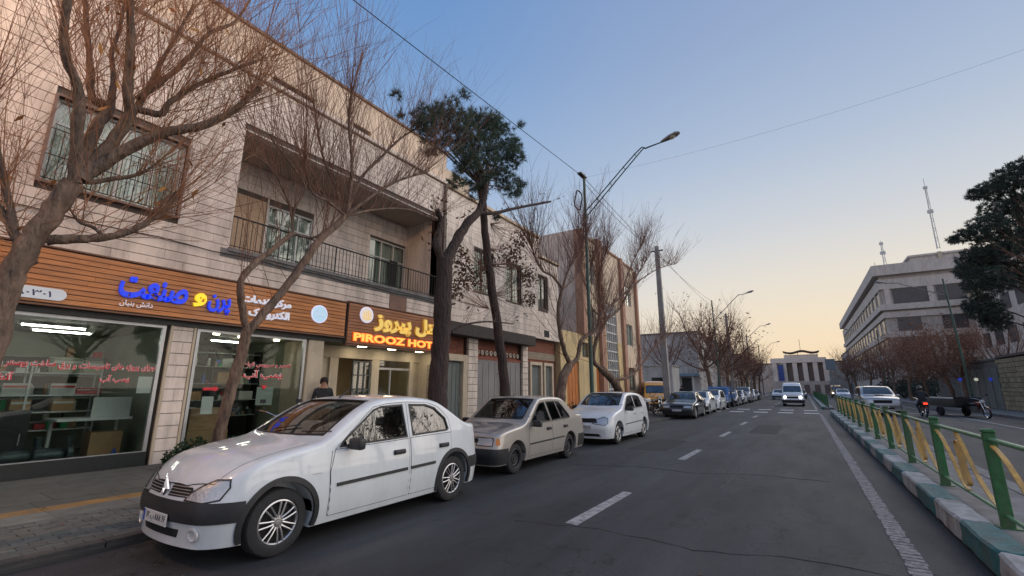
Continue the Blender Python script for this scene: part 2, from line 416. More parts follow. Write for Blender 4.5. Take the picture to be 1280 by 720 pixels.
def ring(bvh, poly, a, b, axis, off, thick, name, mats, res=.09):
    """frame between the polygon shrunk/grown by a and b"""
    def sub(P):
        Q = []
        for i in range(len(poly)):
            L = (Vector(poly[i]) - Vector(poly[(i + 1) % len(poly)])).length; n = max(1, int(L / res))
            for k in range(n): Q.append(tuple(Vector(P[i]).lerp(Vector(P[(i + 1) % len(P)]), k / n)))
        return Q
    I, O = sub(grow(poly, a)), sub(grow(poly, b)); bm = bmesh.new()
    vi = [bm.verts.new((*p, 0)) for p in I]; vo = [bm.verts.new((*p, 0)) for p in O]; n = len(I)
    for i in range(n): bm.faces.new((vi[i], vi[(i + 1) % n], vo[(i + 1) % n], vo[i]))
    s = 1 if axis == 'x' else -1
    if axis in ('x', '-x'): fn = lambda v: (Vector((s * 3, v.x, v.y)), Vector((-s, 0, 0)))
    elif axis == 'z': fn = lambda v: (Vector((v.x, v.y, 3)), Vector((0, 0, -1)))
    else:
        q = -5 if axis == 'y' else 5; fn = lambda v: (Vector((v.x, q, v.y)), Vector((0, -1 if q > 0 else 1, 0)))
    return _project(bm, bvh, fn, off, thick, name, mats)
def wrap(S, bvh, front, ys, z0, z1, off, thick, name, mats, nz=4):
    """a band round the nose or the tail, running back along both sides to the distance ys"""
    path = []; W = S.W / 2; e = -S.L / 2 if front else S.L / 2; s = 1 if front else -1
    for k in range(9): path.append((W + 1, e + s * (ys - (ys - .34) * k / 8), -1, 0))
    for k in range(1, 9):
        q = k / 8 * math.pi / 2; cx, cy = W - .33, e + s * .34; d = (math.cos(q), -s * math.sin(q)); path.append((cx + d[0] * 1.3, cy + d[1] * 1.3, -d[0], -d[1]))
    for k in range(1, 7): path.append(((W - .33) * (1 - k / 6), e - s * 1, 0, s))
    path = path + [(-x, y, -dx, dy) for x, y, dx, dy in path[-2::-1]]
    bm = bmesh.new(); g = []
    for i in range(len(path)): g.append([bm.verts.new((i, z0 + (z1 - z0) * j / nz, 0)) for j in range(nz + 1)])
    for i in range(len(path) - 1):
        for j in range(nz): bm.faces.new((g[i][j], g[i + 1][j], g[i + 1][j + 1], g[i][j + 1]))
    def fn(v):
        x, y, dx, dy = path[int(round(v.x))]; return Vector((x, y, v.y)), Vector((dx, dy, 0))
    return _project(bm, bvh, fn, off, thick, name, mats)

tyre_m = mat('tyre rubber', (.022, .022, .024), .85, var=.25, scale=20, bump=.2)
rim_m = mat('alloy wheel metal', (.45, .45, .46), .32, metal=.85, var=.1, scale=9)
steel_m = mat('dark steel wheel', (.045, .045, .05), .5, metal=.4, var=.3)
cap_m = mat('silver plastic wheel cover', (.30, .31, .32), .4, metal=.3)
plas_m = mat('black bumper plastic', (.022, .023, .026), .5, var=.2, scale=14, bump=.05, bscale=200)
well_m = mat('dark wheel well', (.008, .008, .009), .9)
seal_m = mat('black window rubber', (.012, .012, .013), .55)
chrome_m = mat('chrome', (.6, .6, .6), .15, metal=1)
cglass_m = glass_mat('tinted car glass', (.30, .34, .33), .012, .95, ior=1.85)
lens_m = glass_mat('clear lamp lens', (.85, .86, .88), .03, 1, ior=1.5)
lampin_m = mat('lamp reflector', (.66, .66, .67), .3, metal=.35, bump=.5, bscale=28)
trim_m = mat('dark cabin trim', (.02, .02, .022), .75)
seat_m = mat('grey seat cloth', (.07, .07, .075), .9, var=.2)
red_m = mat('red lamp plastic', (.35, .015, .012), .25, coat=.5)
amber_m = mat('amber lamp plastic', (.6, .2, .03), .3, coat=.5)
plate_m = mat('plate white', (.55, .56, .56), .5); ink_m = mat('black ink', (.015, .015, .015), .6); plblue_m = mat('plate blue', (.02, .06, .35), .5)
WHEELS = {}
def wheel(kind, r, parent, loc, side):
    key = (kind, r)
    if key not in WHEELS:
        w = .19; t = MB(); rr = r * .655
        prof = [(rr, -w * .42), (rr + .015, -w * .5), (r - .045, -w * .52), (r - .012, -w * .44), (r, -w * .33), (r, -w * .12), (r - .006, -w * .1), (r, -w * .08), (r, w * .08), (r - .006, w * .1), (r, w * .12),
                (r, w * .33), (r - .012, w * .44), (r - .045, w * .52), (rr + .015, w * .5), (rr, w * .42)]
        t.lathe(prof, axis='X', n=40, caps=False); tm = t.mesh('tyre', tyre_m, smooth=35)
        m = MB(); m.lathe([(rr + .004, w * .46), (rr - .008, w * .49), (rr - .018, w * .44), (rr - .024, w * .1), (rr - .03, -w * .4), (rr + .003, -w * .42)], axis='X', n=36, caps=False)
        if kind == 'alloy':
            m2 = rim_m
            for k in range(7):
                q = 2 * math.pi * (k + .5) / 7; cu, su = math.cos(q), math.sin(q)
                for o in (-1, 1):
                    pt = lambda R_, H_, O_: (H_, R_ * cu - o * O_ * su, R_ * su + o * O_ * cu)
                    m.tube([pt(.045, w * .42, .015), pt(rr * .55, w * .47, .021), pt(rr - .012, w * .44, .029)], [.011, .009, .010], n=6)
            m.lathe([(0, w * .52), (.03, w * .51), (.034, w * .45), (.062, w * .43), (.066, w * .3)], axis='X', n=20)
        elif kind == 'cover':
            m2 = cap_m; m.lathe([(0, w * .55), (.04, w * .54), (.05, w * .5), (rr * .6, w * .52), (rr * .95, w * .47)], axis='X', n=30)
            for k in range(9):
                q = 2 * math.pi * k / 9; m.obox((w * .51, rr * .72 * math.cos(q), rr * .72 * math.sin(q)), (.014, .03, .016), rx=q)
        else:
            m2 = steel_m; m.lathe([(0, w * .40), (.028, w * .40), (.034, w * .3), (.075, w * .32), (.09, w * .2), (rr * .72, w * .3), (rr * .9, w * .12), (rr - .01, w * .1)], axis='X', n=30)
            for k in range(8):
                q = 2 * math.pi * k / 8; m.lathe([(0, w * .34), (.011, w * .33), (.012, w * .2)], c=(0, .055 * math.cos(q), .055 * math.sin(q)), axis='X', n=6)
        bk = MB(); bk.lathe([(0, w * .26), (rr - .026, w * .26), (rr - .03, -w * .3), (0, -w * .3)], axis='X', n=24)  # dark disc behind the spokes, standing in for the shade between them
        WHEELS[key] = (tm, m.mesh('rim', m2, smooth=40), bk.mesh('dark_backing', well_m, smooth=30))
    tm, rm, bk = WHEELS[key]
    o = link_me('wheel', tm, parent, loc, (0, 0, 0 if side > 0 else math.pi))
    link_me('rim', rm, o); link_me('dark_backing', bk, o); return o
def plate(parent, S, bvh, text, z, front=True, w=.50, h=.11, x=0):
    hit = bvh.ray_cast(Vector((x, -5 if front else 5, z)), Vector((0, 1 if front else -1, 0)))
    y = hit[0].y + (-.022 if front else .022)
    p = MB().box(-w / 2, w / 2, -.004, .004, -h / 2, h / 2).build('licence_plate', plate_m, parent, bevel=.004, loc=(x, y, z), rot=(0, 0, 0 if front else math.pi))
    tm = text_me(text, .1, .0012, ink_m, .0, (w * .8, h * .66)); tm.transform(Matrix.Rotation(math.pi / 2, 4, 'X')); link_me('plate_number', tm, p, (w * .04, -.0055, 0))
    MB().box(-w / 2 + .004, -w / 2 + .04, -.0056, -.003, -h / 2 + .004, h / 2 - .004).build('blue_band', plblue_m, p)
    return p
def make_car(S, paint, name, label, loc, rz=0, detail=2, group=None, trim_paint=None, flare=False):
    root = empty(name, loc, rz, label, S.cat, group)
    L2 = S.L / 2; body0 = shell(S); bvh = bvh_of(body0); cl = []
    fy, ry = S.wheels[0] - L2, S.wheels[1] - L2
    for yy in (fy, ry):
        for s in (-1, 1):
            n = 28; poly = [(yy + S.arch * math.cos(2 * math.pi * k / n), S.wr + .02 + S.arch * math.sin(2 * math.pi * k / n)) for k in range(n)]
            x0 = s * (S.W / 2 - .27); x1 = s * (S.W / 2 + .1); cl.append(prism_me(poly, min(x0, x1), max(x0, x1), 'X'))
    cab = shell(S, .045, S.cabin[0], S.cabin[1], .34); cl.append(cab)
    wins = [[(y - L2, z) for y, z in w] for w in S.windows]
    for w in wins: cl.append(prism_me(w, -1.3, 1.3, 'X'))
    ws = [(x, y - L2) for x, y in S.windscreen]; cl.append(prism_me(ws, S.wsz, 2.6, 'Z'))
    if S.rearglass: rg = [(x, y - L2) for x, y in S.rearglass]; cl.append(prism_me(rg, S.rgz, 2.6, 'Z'))
    if getattr(S, 'backlight', None): cl.append(prism_me([(x, z) for x, z in S.backlight], L2 - .4, L2 + .3, 'Y'))
    me = cut(body0, cl); me.materials.clear(); me.materials.append(paint); me.materials.append(well_m); me.name = 'body'
    me.shade_smooth(); me.set_sharp_from_angle(angle=R(42)); link_me('body', me, root)
    for w in wins:
        for ax in ('x', '-x'):
            g = patch(bvh, grow(w, .012), ax, -.014, 0, .12, 'side_window', cglass_m); o = link_me('side_window', g, root)
            link_me('window_seal', ring(bvh, w, -.012, .012, ax, .003, .02, 'window_seal', seal_m), o)
    o = link_me('windscreen', patch(bvh, grow(ws, .012), 'z', -.012, 0, .1, 'windscreen', cglass_m), root)
    link_me('window_seal', ring(bvh, ws, -.02, .012, 'z', .003, .02, 'window_seal', seal_m), o)
    if S.rearglass:
        o = link_me('rear_window', patch(bvh, grow(rg, .012), 'z', -.012, 0, .1, 'rear_window', cglass_m), root)
        link_me('window_seal', ring(bvh, rg, -.012, .012, 'z', .003, .02, 'window_seal', seal_m), o)
    if getattr(S, 'backlight', None): link_me('rear_window', patch(bvh, grow(S.backlight, .012), '-y', -.012, 0, .15, 'rear_window', cglass_m), root)
    for yy in (fy, ry):
        for s in (-1, 1):
            wheel(S.wheelkind, S.wr, root, (s * (halfw(S, yy + L2) - .145), yy, S.wr), s)
    # bumpers
    link_me('front_bumper', wrap(S, bvh, True, S.fb[2], S.fb[0], S.fb[1], .012, .03, 'front_bumper', S.fb[3]), root)
    link_me('rear_bumper', wrap(S, bvh, False, S.rb[2], S.rb[0], S.rb[1], .012, .03, 'rear_bumper', S.rb[3]), root)
    # lamps
    for s in (-1, 1):
        for kind, poly, D in S.lamps:
            P = [(u * s, z) for u, z in poly]
            if s < 0: P = P[::-1]
            Dv = (D[0] * s, D[1], 0); An = (s * (S.W / 2 - .24), (-L2 + .2) if kind != 'tail' else (L2 - .2))
            if kind == 'head':
                a = link_me('headlight', patch(bvh, grow(P, .006), None, .001, .0, .05, 'headlight', lampin_m, D=Dv, A=An), root)
                link_me('lamp_lens', patch(bvh, P, None, .016, .02, .05, 'lamp_lens', lens_m, D=Dv, A=An), a)
                if detail > 1: link_me('lamp_frame', ring_d(bvh, P, 0, .012, Dv, .006, .01, 'lamp_frame', seal_m, An), a)
            else:
                link_me({'tail': 'tail_light', 'blink': 'turn_signal'}[kind], patch(bvh, P, None, .008, .02, .05, 'lamp', {'tail': red_m, 'blink': amber_m}[kind], D=Dv, A=An), root)
    for nm, axis, poly, off, m in S.extras:
        P = [(u, z) for u, z in poly] if axis in ('y', '-y', 'z0') else [(y - L2, z) for y, z in poly]
        if axis == 'z': P = [(u, z - L2) for u, z in poly]
        for ax in ((axis,) if axis != 'x' else ('x', '-x')):
            link_me(nm, patch(bvh, P, ax, off, .015, .06 if detail > 1 else .12, nm, m), root)
    # doors
    for d in S.doors:
        P = [(y - L2, z) for y, z in d]
        for ax in ('x', '-x'):
            o = link_me('door', patch(bvh, P, ax, .0035, .012, .07, 'door', paint), root)
            link_me('door_gap', patch(bvh, grow(P, .007), ax, .0008, .0, .09, 'door_gap', seal_m), o)
            s = 1 if ax == 'x' else -1
            yh = P[0][0]; hy, hz = S.handle(d); hit = bvh.ray_cast(Vector((s * 3, hy - L2, hz)), Vector((-s, 0, 0)))
            if hit[0]:
                h = MB().obox((0, 0, 0), (.03, .17, .035)).obox((-.012 * s, 0, 0), (.012, .20, .06)).build('door_handle', S.handle_m, o, smooth=40, bevel=.008, loc=(hit[0].x + s * .022, hit[0].y, hit[0].z))
    if detail > 1:                                       # bonnet outline and door frame lines above the belt
        for poly in S.seams:
            bmf = wire_patch(bvh, [(a, b - L2) for a, b in poly], 'z', .006, .0022)
            link_me('bonnet_gap', bmf, root)
        for poly in S.side_seams:
            for ax in ('x', '-x'): link_me('body_seam', wire_patch(bvh, [(a - L2, b) for a, b in poly], ax, .006, .0022), root)
    if flare:
        for yy in (fy, ry):
            for ax in ('x', '-x'):
                link_me('wheel_arch_trim', arc_strip(bvh, yy, S.wr + .02, S.arch - .006, S.arch + .046, ax, S.zb), root)
    # mirrors
    my, mz = S.mirror
    for s in (-1, 1):
        hit = bvh.ray_cast(Vector((s * 3, my - L2, mz)), Vector((-s, 0, 0)))
        if not hit[0]: continue
        o = MB().obox((0, 0, 0), (.2, .10, .13)).build('wing_mirror', S.mirror_m, root, smooth=60, bevel=.035, loc=(hit[0].x + s * .14, hit[0].y - .02, mz + .03))
        MB().obox((-s * .11, .01, -.035), (.11, .05, .035)).build('mirror_arm', plas_m, o, smooth=50, bevel=.01)
        MB().obox((0, .045, 0), (.165, .014, .095)).build('mirror_glass', chrome_m, o, bevel=.004)
    # cabin
    if detail > 0:
        c0, c1 = S.cabin
        MB().box(-S.W / 2 + .16, S.W / 2 - .16, c0 - L2 + .08, c0 - L2 + .5, .45, S.beltf(c0) - .09).build('dashboard', trim_m, root, smooth=50, bevel=.06)
        for y0, xs in ((S.seats[0], (-.36, .36)), (S.seats[1], (-.33, .33))):
            for x in xs:
                b = MB(); b.obox((x, y0 - L2, .48), (.48, .5, .16)); b.obox((x, y0 - L2 + .30, .80), (.47, .13, .62), rx=R(-14)); b.obox((x, y0 - L2 + .40, 1.17), (.25, .09, .16), rx=R(-10))
                b.build('seat', seat_m, root, smooth=50, bevel=.04)
        q = [2 * math.pi * k / 20 for k in range(21)]; cs, sn = math.cos(R(62)), math.sin(R(62)); yw = S.seats[0] - L2 - .42
        t = MB().tube([(.36 + .18 * math.cos(a), yw + .18 * math.sin(a) * cs * -1, .86 + .18 * math.sin(a) * sn) for a in q], .013, n=6, caps=False)
        t.tube([(.36 - .17, yw, .86), (.36 + .17, yw, .86)], .014, n=6); t.tube([(.36, yw, .86), (.36, yw - .25, .74)], .02, n=6); t.build('steering_wheel', trim_m, root, smooth=60)
    if S.antenna:
        a = S.antenna; hit = bvh.ray_cast(Vector((0, a - L2, 3)), Vector((0, 0, -1)))
        MB().tube([hit[0], hit[0] + Vector((0, .03, .03)), hit[0] + Vector((0, .22, .16))], [.015, .008, .003], n=6).build('antenna', plas_m, root)
    if detail > 0:
        for x in (-.28, .32):
            y = S.windscreen[0][1] - L2 + .02; hit = bvh.ray_cast(Vector((x, y + .05, 3)), Vector((0, 0, -1))); h2 = bvh.ray_cast(Vector((x + .42, y + .14, 3)), Vector((0, 0, -1)))
            if hit[0] and h2[0]: MB().tube([hit[0] + Vector((0, 0, .012)), h2[0] + Vector((0, 0, .014))], .007, n=5).build('wiper', seal_m, root)
    return root, bvh
def ring_d(bvh, poly, a, b, D, off, thick, name, mats, An=(0, 0)):
    Dv = Vector(D).normalized(); V = Vector((0, 0, 1)); U = V.cross(Dv) * -1; U.normalize(); Og = Vector((An[0], An[1], 0)) - Dv * 4
    I, O = grow(poly, a), grow(poly, b); bm = bmesh.new(); n = len(I)
    def sub(P): return [tuple(Vector(P[i]).lerp(Vector(P[(i + 1) % n]), k / 4)) for i in range(n) for k in range(4)]
    I, O = sub(I), sub(O); vi = [bm.verts.new((*p, 0)) for p in I]; vo = [bm.verts.new((*p, 0)) for p in O]; n = len(I)
    for i in range(n): bm.faces.new((vi[i], vi[(i + 1) % n], vo[(i + 1) % n], vo[i]))
    return _project(bm, bvh, lambda v: (Og + U * v.x + V * v.y, Dv), off, thick, name, mats)
def wire_patch(bvh, pts, ax, w, off):
    """thin dark groove line following the shell"""
    Q = []
    for i in range(len(pts) - 1):
        a, b = Vector(pts[i]), Vector(pts[i + 1]); n = max(1, int((b - a).length / .06))
        for k in range(n): Q.append(a.lerp(b, k / n))
    Q.append(Vector(pts[-1])); bm = bmesh.new(); prev = None
    for i, p in enumerate(Q):
        t = (Q[min(i + 1, len(Q) - 1)] - Q[max(i - 1, 0)]).normalized(); nrm = Vector((-t.y, t.x)) * w / 2
        cur = (bm.verts.new((*(p + nrm), 0)), bm.verts.new((*(p - nrm), 0)))
        if prev: bm.faces.new((prev[0], cur[0], cur[1], prev[1]))
        prev = cur
    s = 1 if ax == 'x' else -1
    fn = (lambda v: (Vector((v.x, v.y, 3)), Vector((0, 0, -1)))) if ax == 'z' else (lambda v: (Vector((s * 3, v.x, v.y)), Vector((-s, 0, 0))))
    return _project(bm, bvh, fn, off, 0, 'groove', seal_m)
def arc_strip(bvh, cy, cz, r0, r1, ax, zmin):
    bm = bmesh.new(); prev = None
    for k in range(37):
        a = R(-20 + 220 * k / 36); col = []
        for j in range(4):
            r = r0 + (r1 - r0) * j / 3; col.append(bm.verts.new((cy + r * math.cos(a), max(zmin + .012, cz + r * math.sin(a)), 0)))
        if prev:
            for j in range(3): bm.faces.new((prev[j], col[j], col[j + 1], prev[j + 1]))
        prev = col
    s = 1 if ax == 'x' else -1
    bvh2 = bvh
    def fn(v): return Vector((s * 3, v.x, v.y)), Vector((-s, 0, 0))
    return _project(bm, bvh2, fn, .014, .03, 'wheel_arch_trim', plas_m)

# ------------------------------------------------------------------ the parked cars
def paint_mat(name, col, metal=0, rough=.38, coat=.9):
    return mat(name, col, rough, metal, var=.05, scale=3, coat=coat, bump=0, dirt=.16)
white_p = paint_mat('white car paint', (.60, .64, .67)); white2_p = paint_mat('bright white car paint', (.64, .67, .69))
beige_p = paint_mat('beige silver car paint', (.40, .375, .345), .35, .36); black_p = paint_mat('dark car paint', (.022, .024, .028), .2, .3)
blue_p = paint_mat('blue pickup paint', (.035, .12, .33)); silver_p = paint_mat('silver car paint', (.34, .35, .37), .5, .34)
shadebon_p = paint_mat('shaded bonnet paint', (.20, .20, .225), .4, .34)  # bonnet coloured darker than the sides, painting in the dimmer light on top
def mid_handle(fr): return lambda d: (max(p[0] for p in d) - .16, fr)
LOGAN = Spec(cat='car', L=4.25, W=1.76, wheels=(.82, 3.45), wr=.31, arch=.36, zb=.19, bow=.17, rbow=.10, tf=.05, tr=.06, rc=.30, rx=.24, nose=.035, tail=.03, lean=.30, rlean=.05, bz=.47, r=.085, tumble=.25,
    top=[(0, .66), (.02, .70), (.06, .735), (.14, .785), (.3, .85), (.55, .915), (.85, .97), (1.1, 1.005), (1.22, 1.03), (1.34, 1.09), (1.6, 1.245), (1.85, 1.375), (2.02, 1.435), (2.25, 1.468), (2.6, 1.478), (2.95, 1.455), (3.2, 1.405), (3.45, 1.29), (3.7, 1.155), (3.82, 1.09), (3.95, 1.06), (4.12, 1.045), (4.2, 1.01), (4.24, .95), (4.25, .9)],
    belt=[(0, .80), (1.0, .90), (1.5, .93), (3.0, .965), (4.25, .98)],
    cabin=(1.12, 3.95),
    windows=[[(1.47, .955), (1.52, 1.01), (1.98, 1.325), (2.10, 1.362), (2.47, 1.375), (2.50, .975)], [(2.61, .985), (2.60, 1.375), (2.92, 1.365), (3.10, 1.315), (3.30, 1.16), (3.335, 1.02), (3.30, 1.0)]],
    windscreen=[(0, 1.24), (.36, 1.265), (.68, 1.34), (.67, 1.40), (.59, 2.01), (.3, 1.98), (0, 1.97), (-.3, 1.98), (-.59, 2.01), (-.67, 1.40), (-.68, 1.34), (-.36, 1.265)], wsz=.99,
    rearglass=[(-.60, 3.68), (-.52, 3.22), (.52, 3.22), (.60, 3.68), (0, 3.74)], rgz=1.05,
    fb=(.40, .575, .46, plas_m), rb=(.42, .58, .45, plas_m), wheelkind='alloy',
    lamps=[('head', [(-.30, .59), (-.10, .58), (.04, .605), (.10, .70), (.09, .755), (-.04, .75), (-.16, .70), (-.28, .63)], (-.62, .78)),
           ('tail', [(.02, .70), (.14, .70), (.16, .96), (.02, .98)], (-.78, -.62))],
    extras=[('grille', 'y', [(.09, .60), (.40, .605), (.44, .66), (.40, .69), (.085, .705)], .004, well_m), ('grille', 'y', [(-.09, .60), (-.085, .705), (-.40, .69), (-.44, .66), (-.40, .605)], .004, well_m),
            ('lower_grille', 'y', [(-.33, .265), (.33, .265), (.36, .335), (-.36, .335)], .004, well_m),
            ('side_moulding', 'x', [(1.42, .545), (2.49, .565), (2.49, .60), (1.42, .58)], .014, plas_m), ('side_moulding', 'x', [(2.55, .567), (3.02, .576), (3.02, .611), (2.55, .602)], .014, plas_m),
            ('fuel_flap', 'x', [(0.0, 0), (0.001, 0), (0.001, .001)], .004, plas_m)][:-1],
    doors=[[(1.36, .26), (2.52, .26), (2.52, .945), (1.40, .925), (1.34, .70)], [(2.56, .26), (3.05, .26), (3.10, .42), (3.22, .62), (3.38, .76), (3.38, .96), (2.56, .95)]],
    seams=[[(-.62, .20), (-.70, .6), (-.72, 1.12)], [(.62, .20), (.70, .6), (.72, 1.12)], [(-.62, .20), (-.3, .075), (0, .05), (.3, .075), (.62, .20)]],
    side_seams=[[(2.54, .95), (2.545, 1.40)], [(1.40, .93), (1.62, 1.10), (1.98, 1.365), (2.2, 1.40), (2.54, 1.413), (2.95, 1.40), (3.16, 1.34), (3.36, 1.17), (3.40, .96)], [(1.34, .26), (1.33, .75), (1.36, .92)]],
    handle=lambda d: (max(p[0] for p in d) - .17, .80), handle_m=plas_m, mirror=(1.60, .95), mirror_m=plas_m, seats=(2.25, 3.05), antenna=2.0)
_m = lambda y: y * .74 if y < .5 else y - .13
LOGAN = Spec(**{**{k: v for k, v in LOGAN.__dict__.items() if k not in ('topf', 'beltf')}, 'L': 4.12, 'wheels': (.69, 3.32), 'top': [(_m(y), z) for y, z in LOGAN.top], 'belt': [(_m(y), z) for y, z in LOGAN.belt],
    'cabin': tuple(_m(y) for y in LOGAN.cabin), 'windows': [[(_m(y), z) for y, z in w] for w in LOGAN.windows], 'windscreen': [(x, _m(y)) for x, y in LOGAN.windscreen], 'rearglass': [(x, _m(y)) for x, y in LOGAN.rearglass],
    'extras': [(n_, a_, [(_m(y), z) for y, z in p_] if a_ == 'x' else p_, o_, m_) for n_, a_, p_, o_, m_ in LOGAN.extras], 'doors': [[(_m(y), z) for y, z in w] for w in LOGAN.doors],
    'seams': [[(x, _m(y)) for x, y in w] for w in LOGAN.seams], 'side_seams': [[(_m(y), z) for y, z in w] for w in LOGAN.side_seams], 'mirror': (_m(1.6), .95), 'seats': (2.12, 2.92), 'antenna': 1.9, 'fb': (.40, .575, .335, plas_m)})
logan, LB = make_car(LOGAN, white_p, 'parked_car', 'white four-door saloon with black bumper band nearest the camera at the left kerb', (-5.34, 4.19, 0), 0, 2, 'cars parked along the left kerb', flare=True)
bar_m = mat('bright grille bar', (.45, .46, .47), .3, metal=.7)
for s in (-1, 1):
    for k in range(4):
        z = .618 + k * .024; pts = []
        for x in np.linspace(.10, .41, 6):
            h = LB.ray_cast(Vector((s * x, -5, z)), Vector((0, 1, 0))); pts.append(h[0] + Vector((0, -.008, 0)))
        MB().tube(pts, .0045, n=5).build('grille_bar', bar_m, logan)
    h = LB.ray_cast(Vector((s * .56, -5, .31)), Vector((0, 1, 0)))
    q = h[1]; fl = MB().lathe([(.062, .0), (.062, .014), (.05, .018), (.047, .004), (0, -.004)], n=20).mesh('fog_light', lampin_m, smooth=40)
    o = link_me('fog_light', fl, logan, h[0] + q * .002); o.rotation_euler = (-q if q.y > 0 else q).to_track_quat('Z', 'Y').to_euler()
# the diamond badge on the nose, the plate
h = LB.ray_cast(Vector((0, -5, .65)), Vector((0, 1, 0)))
bd = MB()
for w0, w1 in ((.062, .04),):
    O = [(0, .092), (w0, 0), (0, -.092), (-w0, 0)]; I = [(0, .05), (.030, 0), (0, -.05), (-.030, 0)]
    for i in range(4):
        a, b, c, d = O[i], O[(i + 1) % 4], I[(i + 1) % 4], I[i]
        bd.add([(a[0], 0, a[1]), (b[0], 0, b[1]), (c[0], -.012, c[1]), (d[0], -.012, d[1]), (a[0], .014, a[1]), (b[0], .014, b[1]), (c[0], .014, c[1]), (d[0], .014, d[1])],
               [(0, 1, 2, 3), (4, 7, 6, 5), (0, 4, 5, 1), (2, 6, 7, 3)])
bd.build('diamond_badge', chrome_m, logan, loc=(0, h[0].y - .022, .652), smooth=30)
plate(logan, LOGAN, LB, '۶۲ ب ۸۸۸ ۶۶', .405)
MB().box(-.001, .001, -.05, .05, -.012, .012).build('model_badge', rim_m, logan, loc=(.868, 1.05 - 2.06, .70))

PRIDE = Spec(cat='car', L=3.95, W=1.61, wheels=(.66, 3.0), wr=.275, arch=.325, zb=.20, bow=.07, rbow=.05, tf=.03, tr=.04, rc=.16, rx=.14, nose=.06, tail=.05, lean=.12, rlean=.05, bz=.42, r=.06, tumble=.24,
    top=[(0, .70), (.02, .735), (.06, .755), (.2, .785), (.5, .83), (.85, .872), (.98, .90), (1.1, .97), (1.35, 1.14), (1.6, 1.30), (1.72, 1.365), (1.9, 1.395), (2.3, 1.405), (2.65, 1.39), (2.85, 1.35), (3.1, 1.20), (3.35, 1.03), (3.45, .98), (3.7, .965), (3.88, .945), (3.93, .90), (3.95, .84)],
    belt=[(0, .72), (1.0, .83), (1.5, .86), (3.95, .90)], cabin=(.95, 3.5),
    windows=[[(1.22, .89), (1.28, .96), (1.66, 1.245), (1.75, 1.285), (1.93, 1.30), (2.06, .90)], [(2.13, .90), (2.01, 1.30), (2.40, 1.305), (2.58, .915)], [(2.62, .915), (2.45, 1.30), (2.62, 1.285), (2.76, 1.20), (3.02, .965), (3.03, .92)]],
    windscreen=[(0, 1.06), (.58, 1.10), (.62, 1.13), (.56, 1.69), (0, 1.68), (-.56, 1.69), (-.62, 1.13), (-.58, 1.10)], wsz=.86,
    rearglass=[(-.56, 3.34), (-.49, 2.87), (.49, 2.87), (.56, 3.34)], rgz=.93,
    fb=(.22, .50, .34, plas_m), rb=(.24, .52, .5, plas_m), wheelkind='steel',
    lamps=[('head', [(-.30, .56), (.02, .555), (.03, .685), (-.30, .69)], (-.30, .95)), ('blink', [(.03, .56), (.115, .57), (.10, .68), (.035, .685)], (-.55, .83)), ('tail', [(-.1, .62), (.1, .62), (.1, .84), (-.1, .84)], (-.6, -.8))],
    extras=[('grille', 'y', [(-.33, .60), (.33, .60), (.33, .675), (-.33, .675)], .004, well_m), ('grille', 'y', [(-.25, .32), (.25, .32), (.25, .37), (-.25, .37)], .016, well_m),
            ('bonnet', 'z', [(-.55, .10), (0, .045), (.55, .10), (.64, .92), (0, .88), (-.64, .92)], .0035, shadebon_p),
            ('side_moulding', 'x', [(1.12, .485), (2.07, .50), (2.07, .53), (1.12, .515)], .012, plas_m), ('side_moulding', 'x', [(2.11, .502), (2.66, .51), (2.66, .54), (2.11, .532)], .012, plas_m)],
    doors=[[(1.10, .27), (2.09, .27), (2.09, .875), (1.14, .855), (1.08, .6)], [(2.12, .27), (2.62, .27), (2.68, .45), (2.80, .62), (2.90, .70), (2.90, .89), (2.12, .878)]],
    seams=[[(-.56, .09), (-.66, .92)], [(.56, .09), (.66, .92)]], side_seams=[[(2.10, .88), (1.965, 1.33)], [(1.14, .86), (1.62, 1.26), (1.75, 1.325), (2.0, 1.335), (2.6, 1.325), (2.80, 1.22), (3.08, .93)]],
    handle=lambda d: (max(p[0] for p in d) - .15, .745), handle_m=plas_m, mirror=(1.25, .86), mirror_m=plas_m, seats=(1.85, 2.6), antenna=0)
pride, PB = make_car(PRIDE, beige_p, 'parked_car', 'beige silver boxy saloon with shade-darkened bonnet parked behind the nearest white saloon', (-5.58, 9.06, 0), R(-.4), 2, 'cars parked along the left kerb')
MB().tube([(-.02, -.19, 1.40), (-.02, -.18, 1.47)], .006, n=5).build('antenna', plas_m, pride)
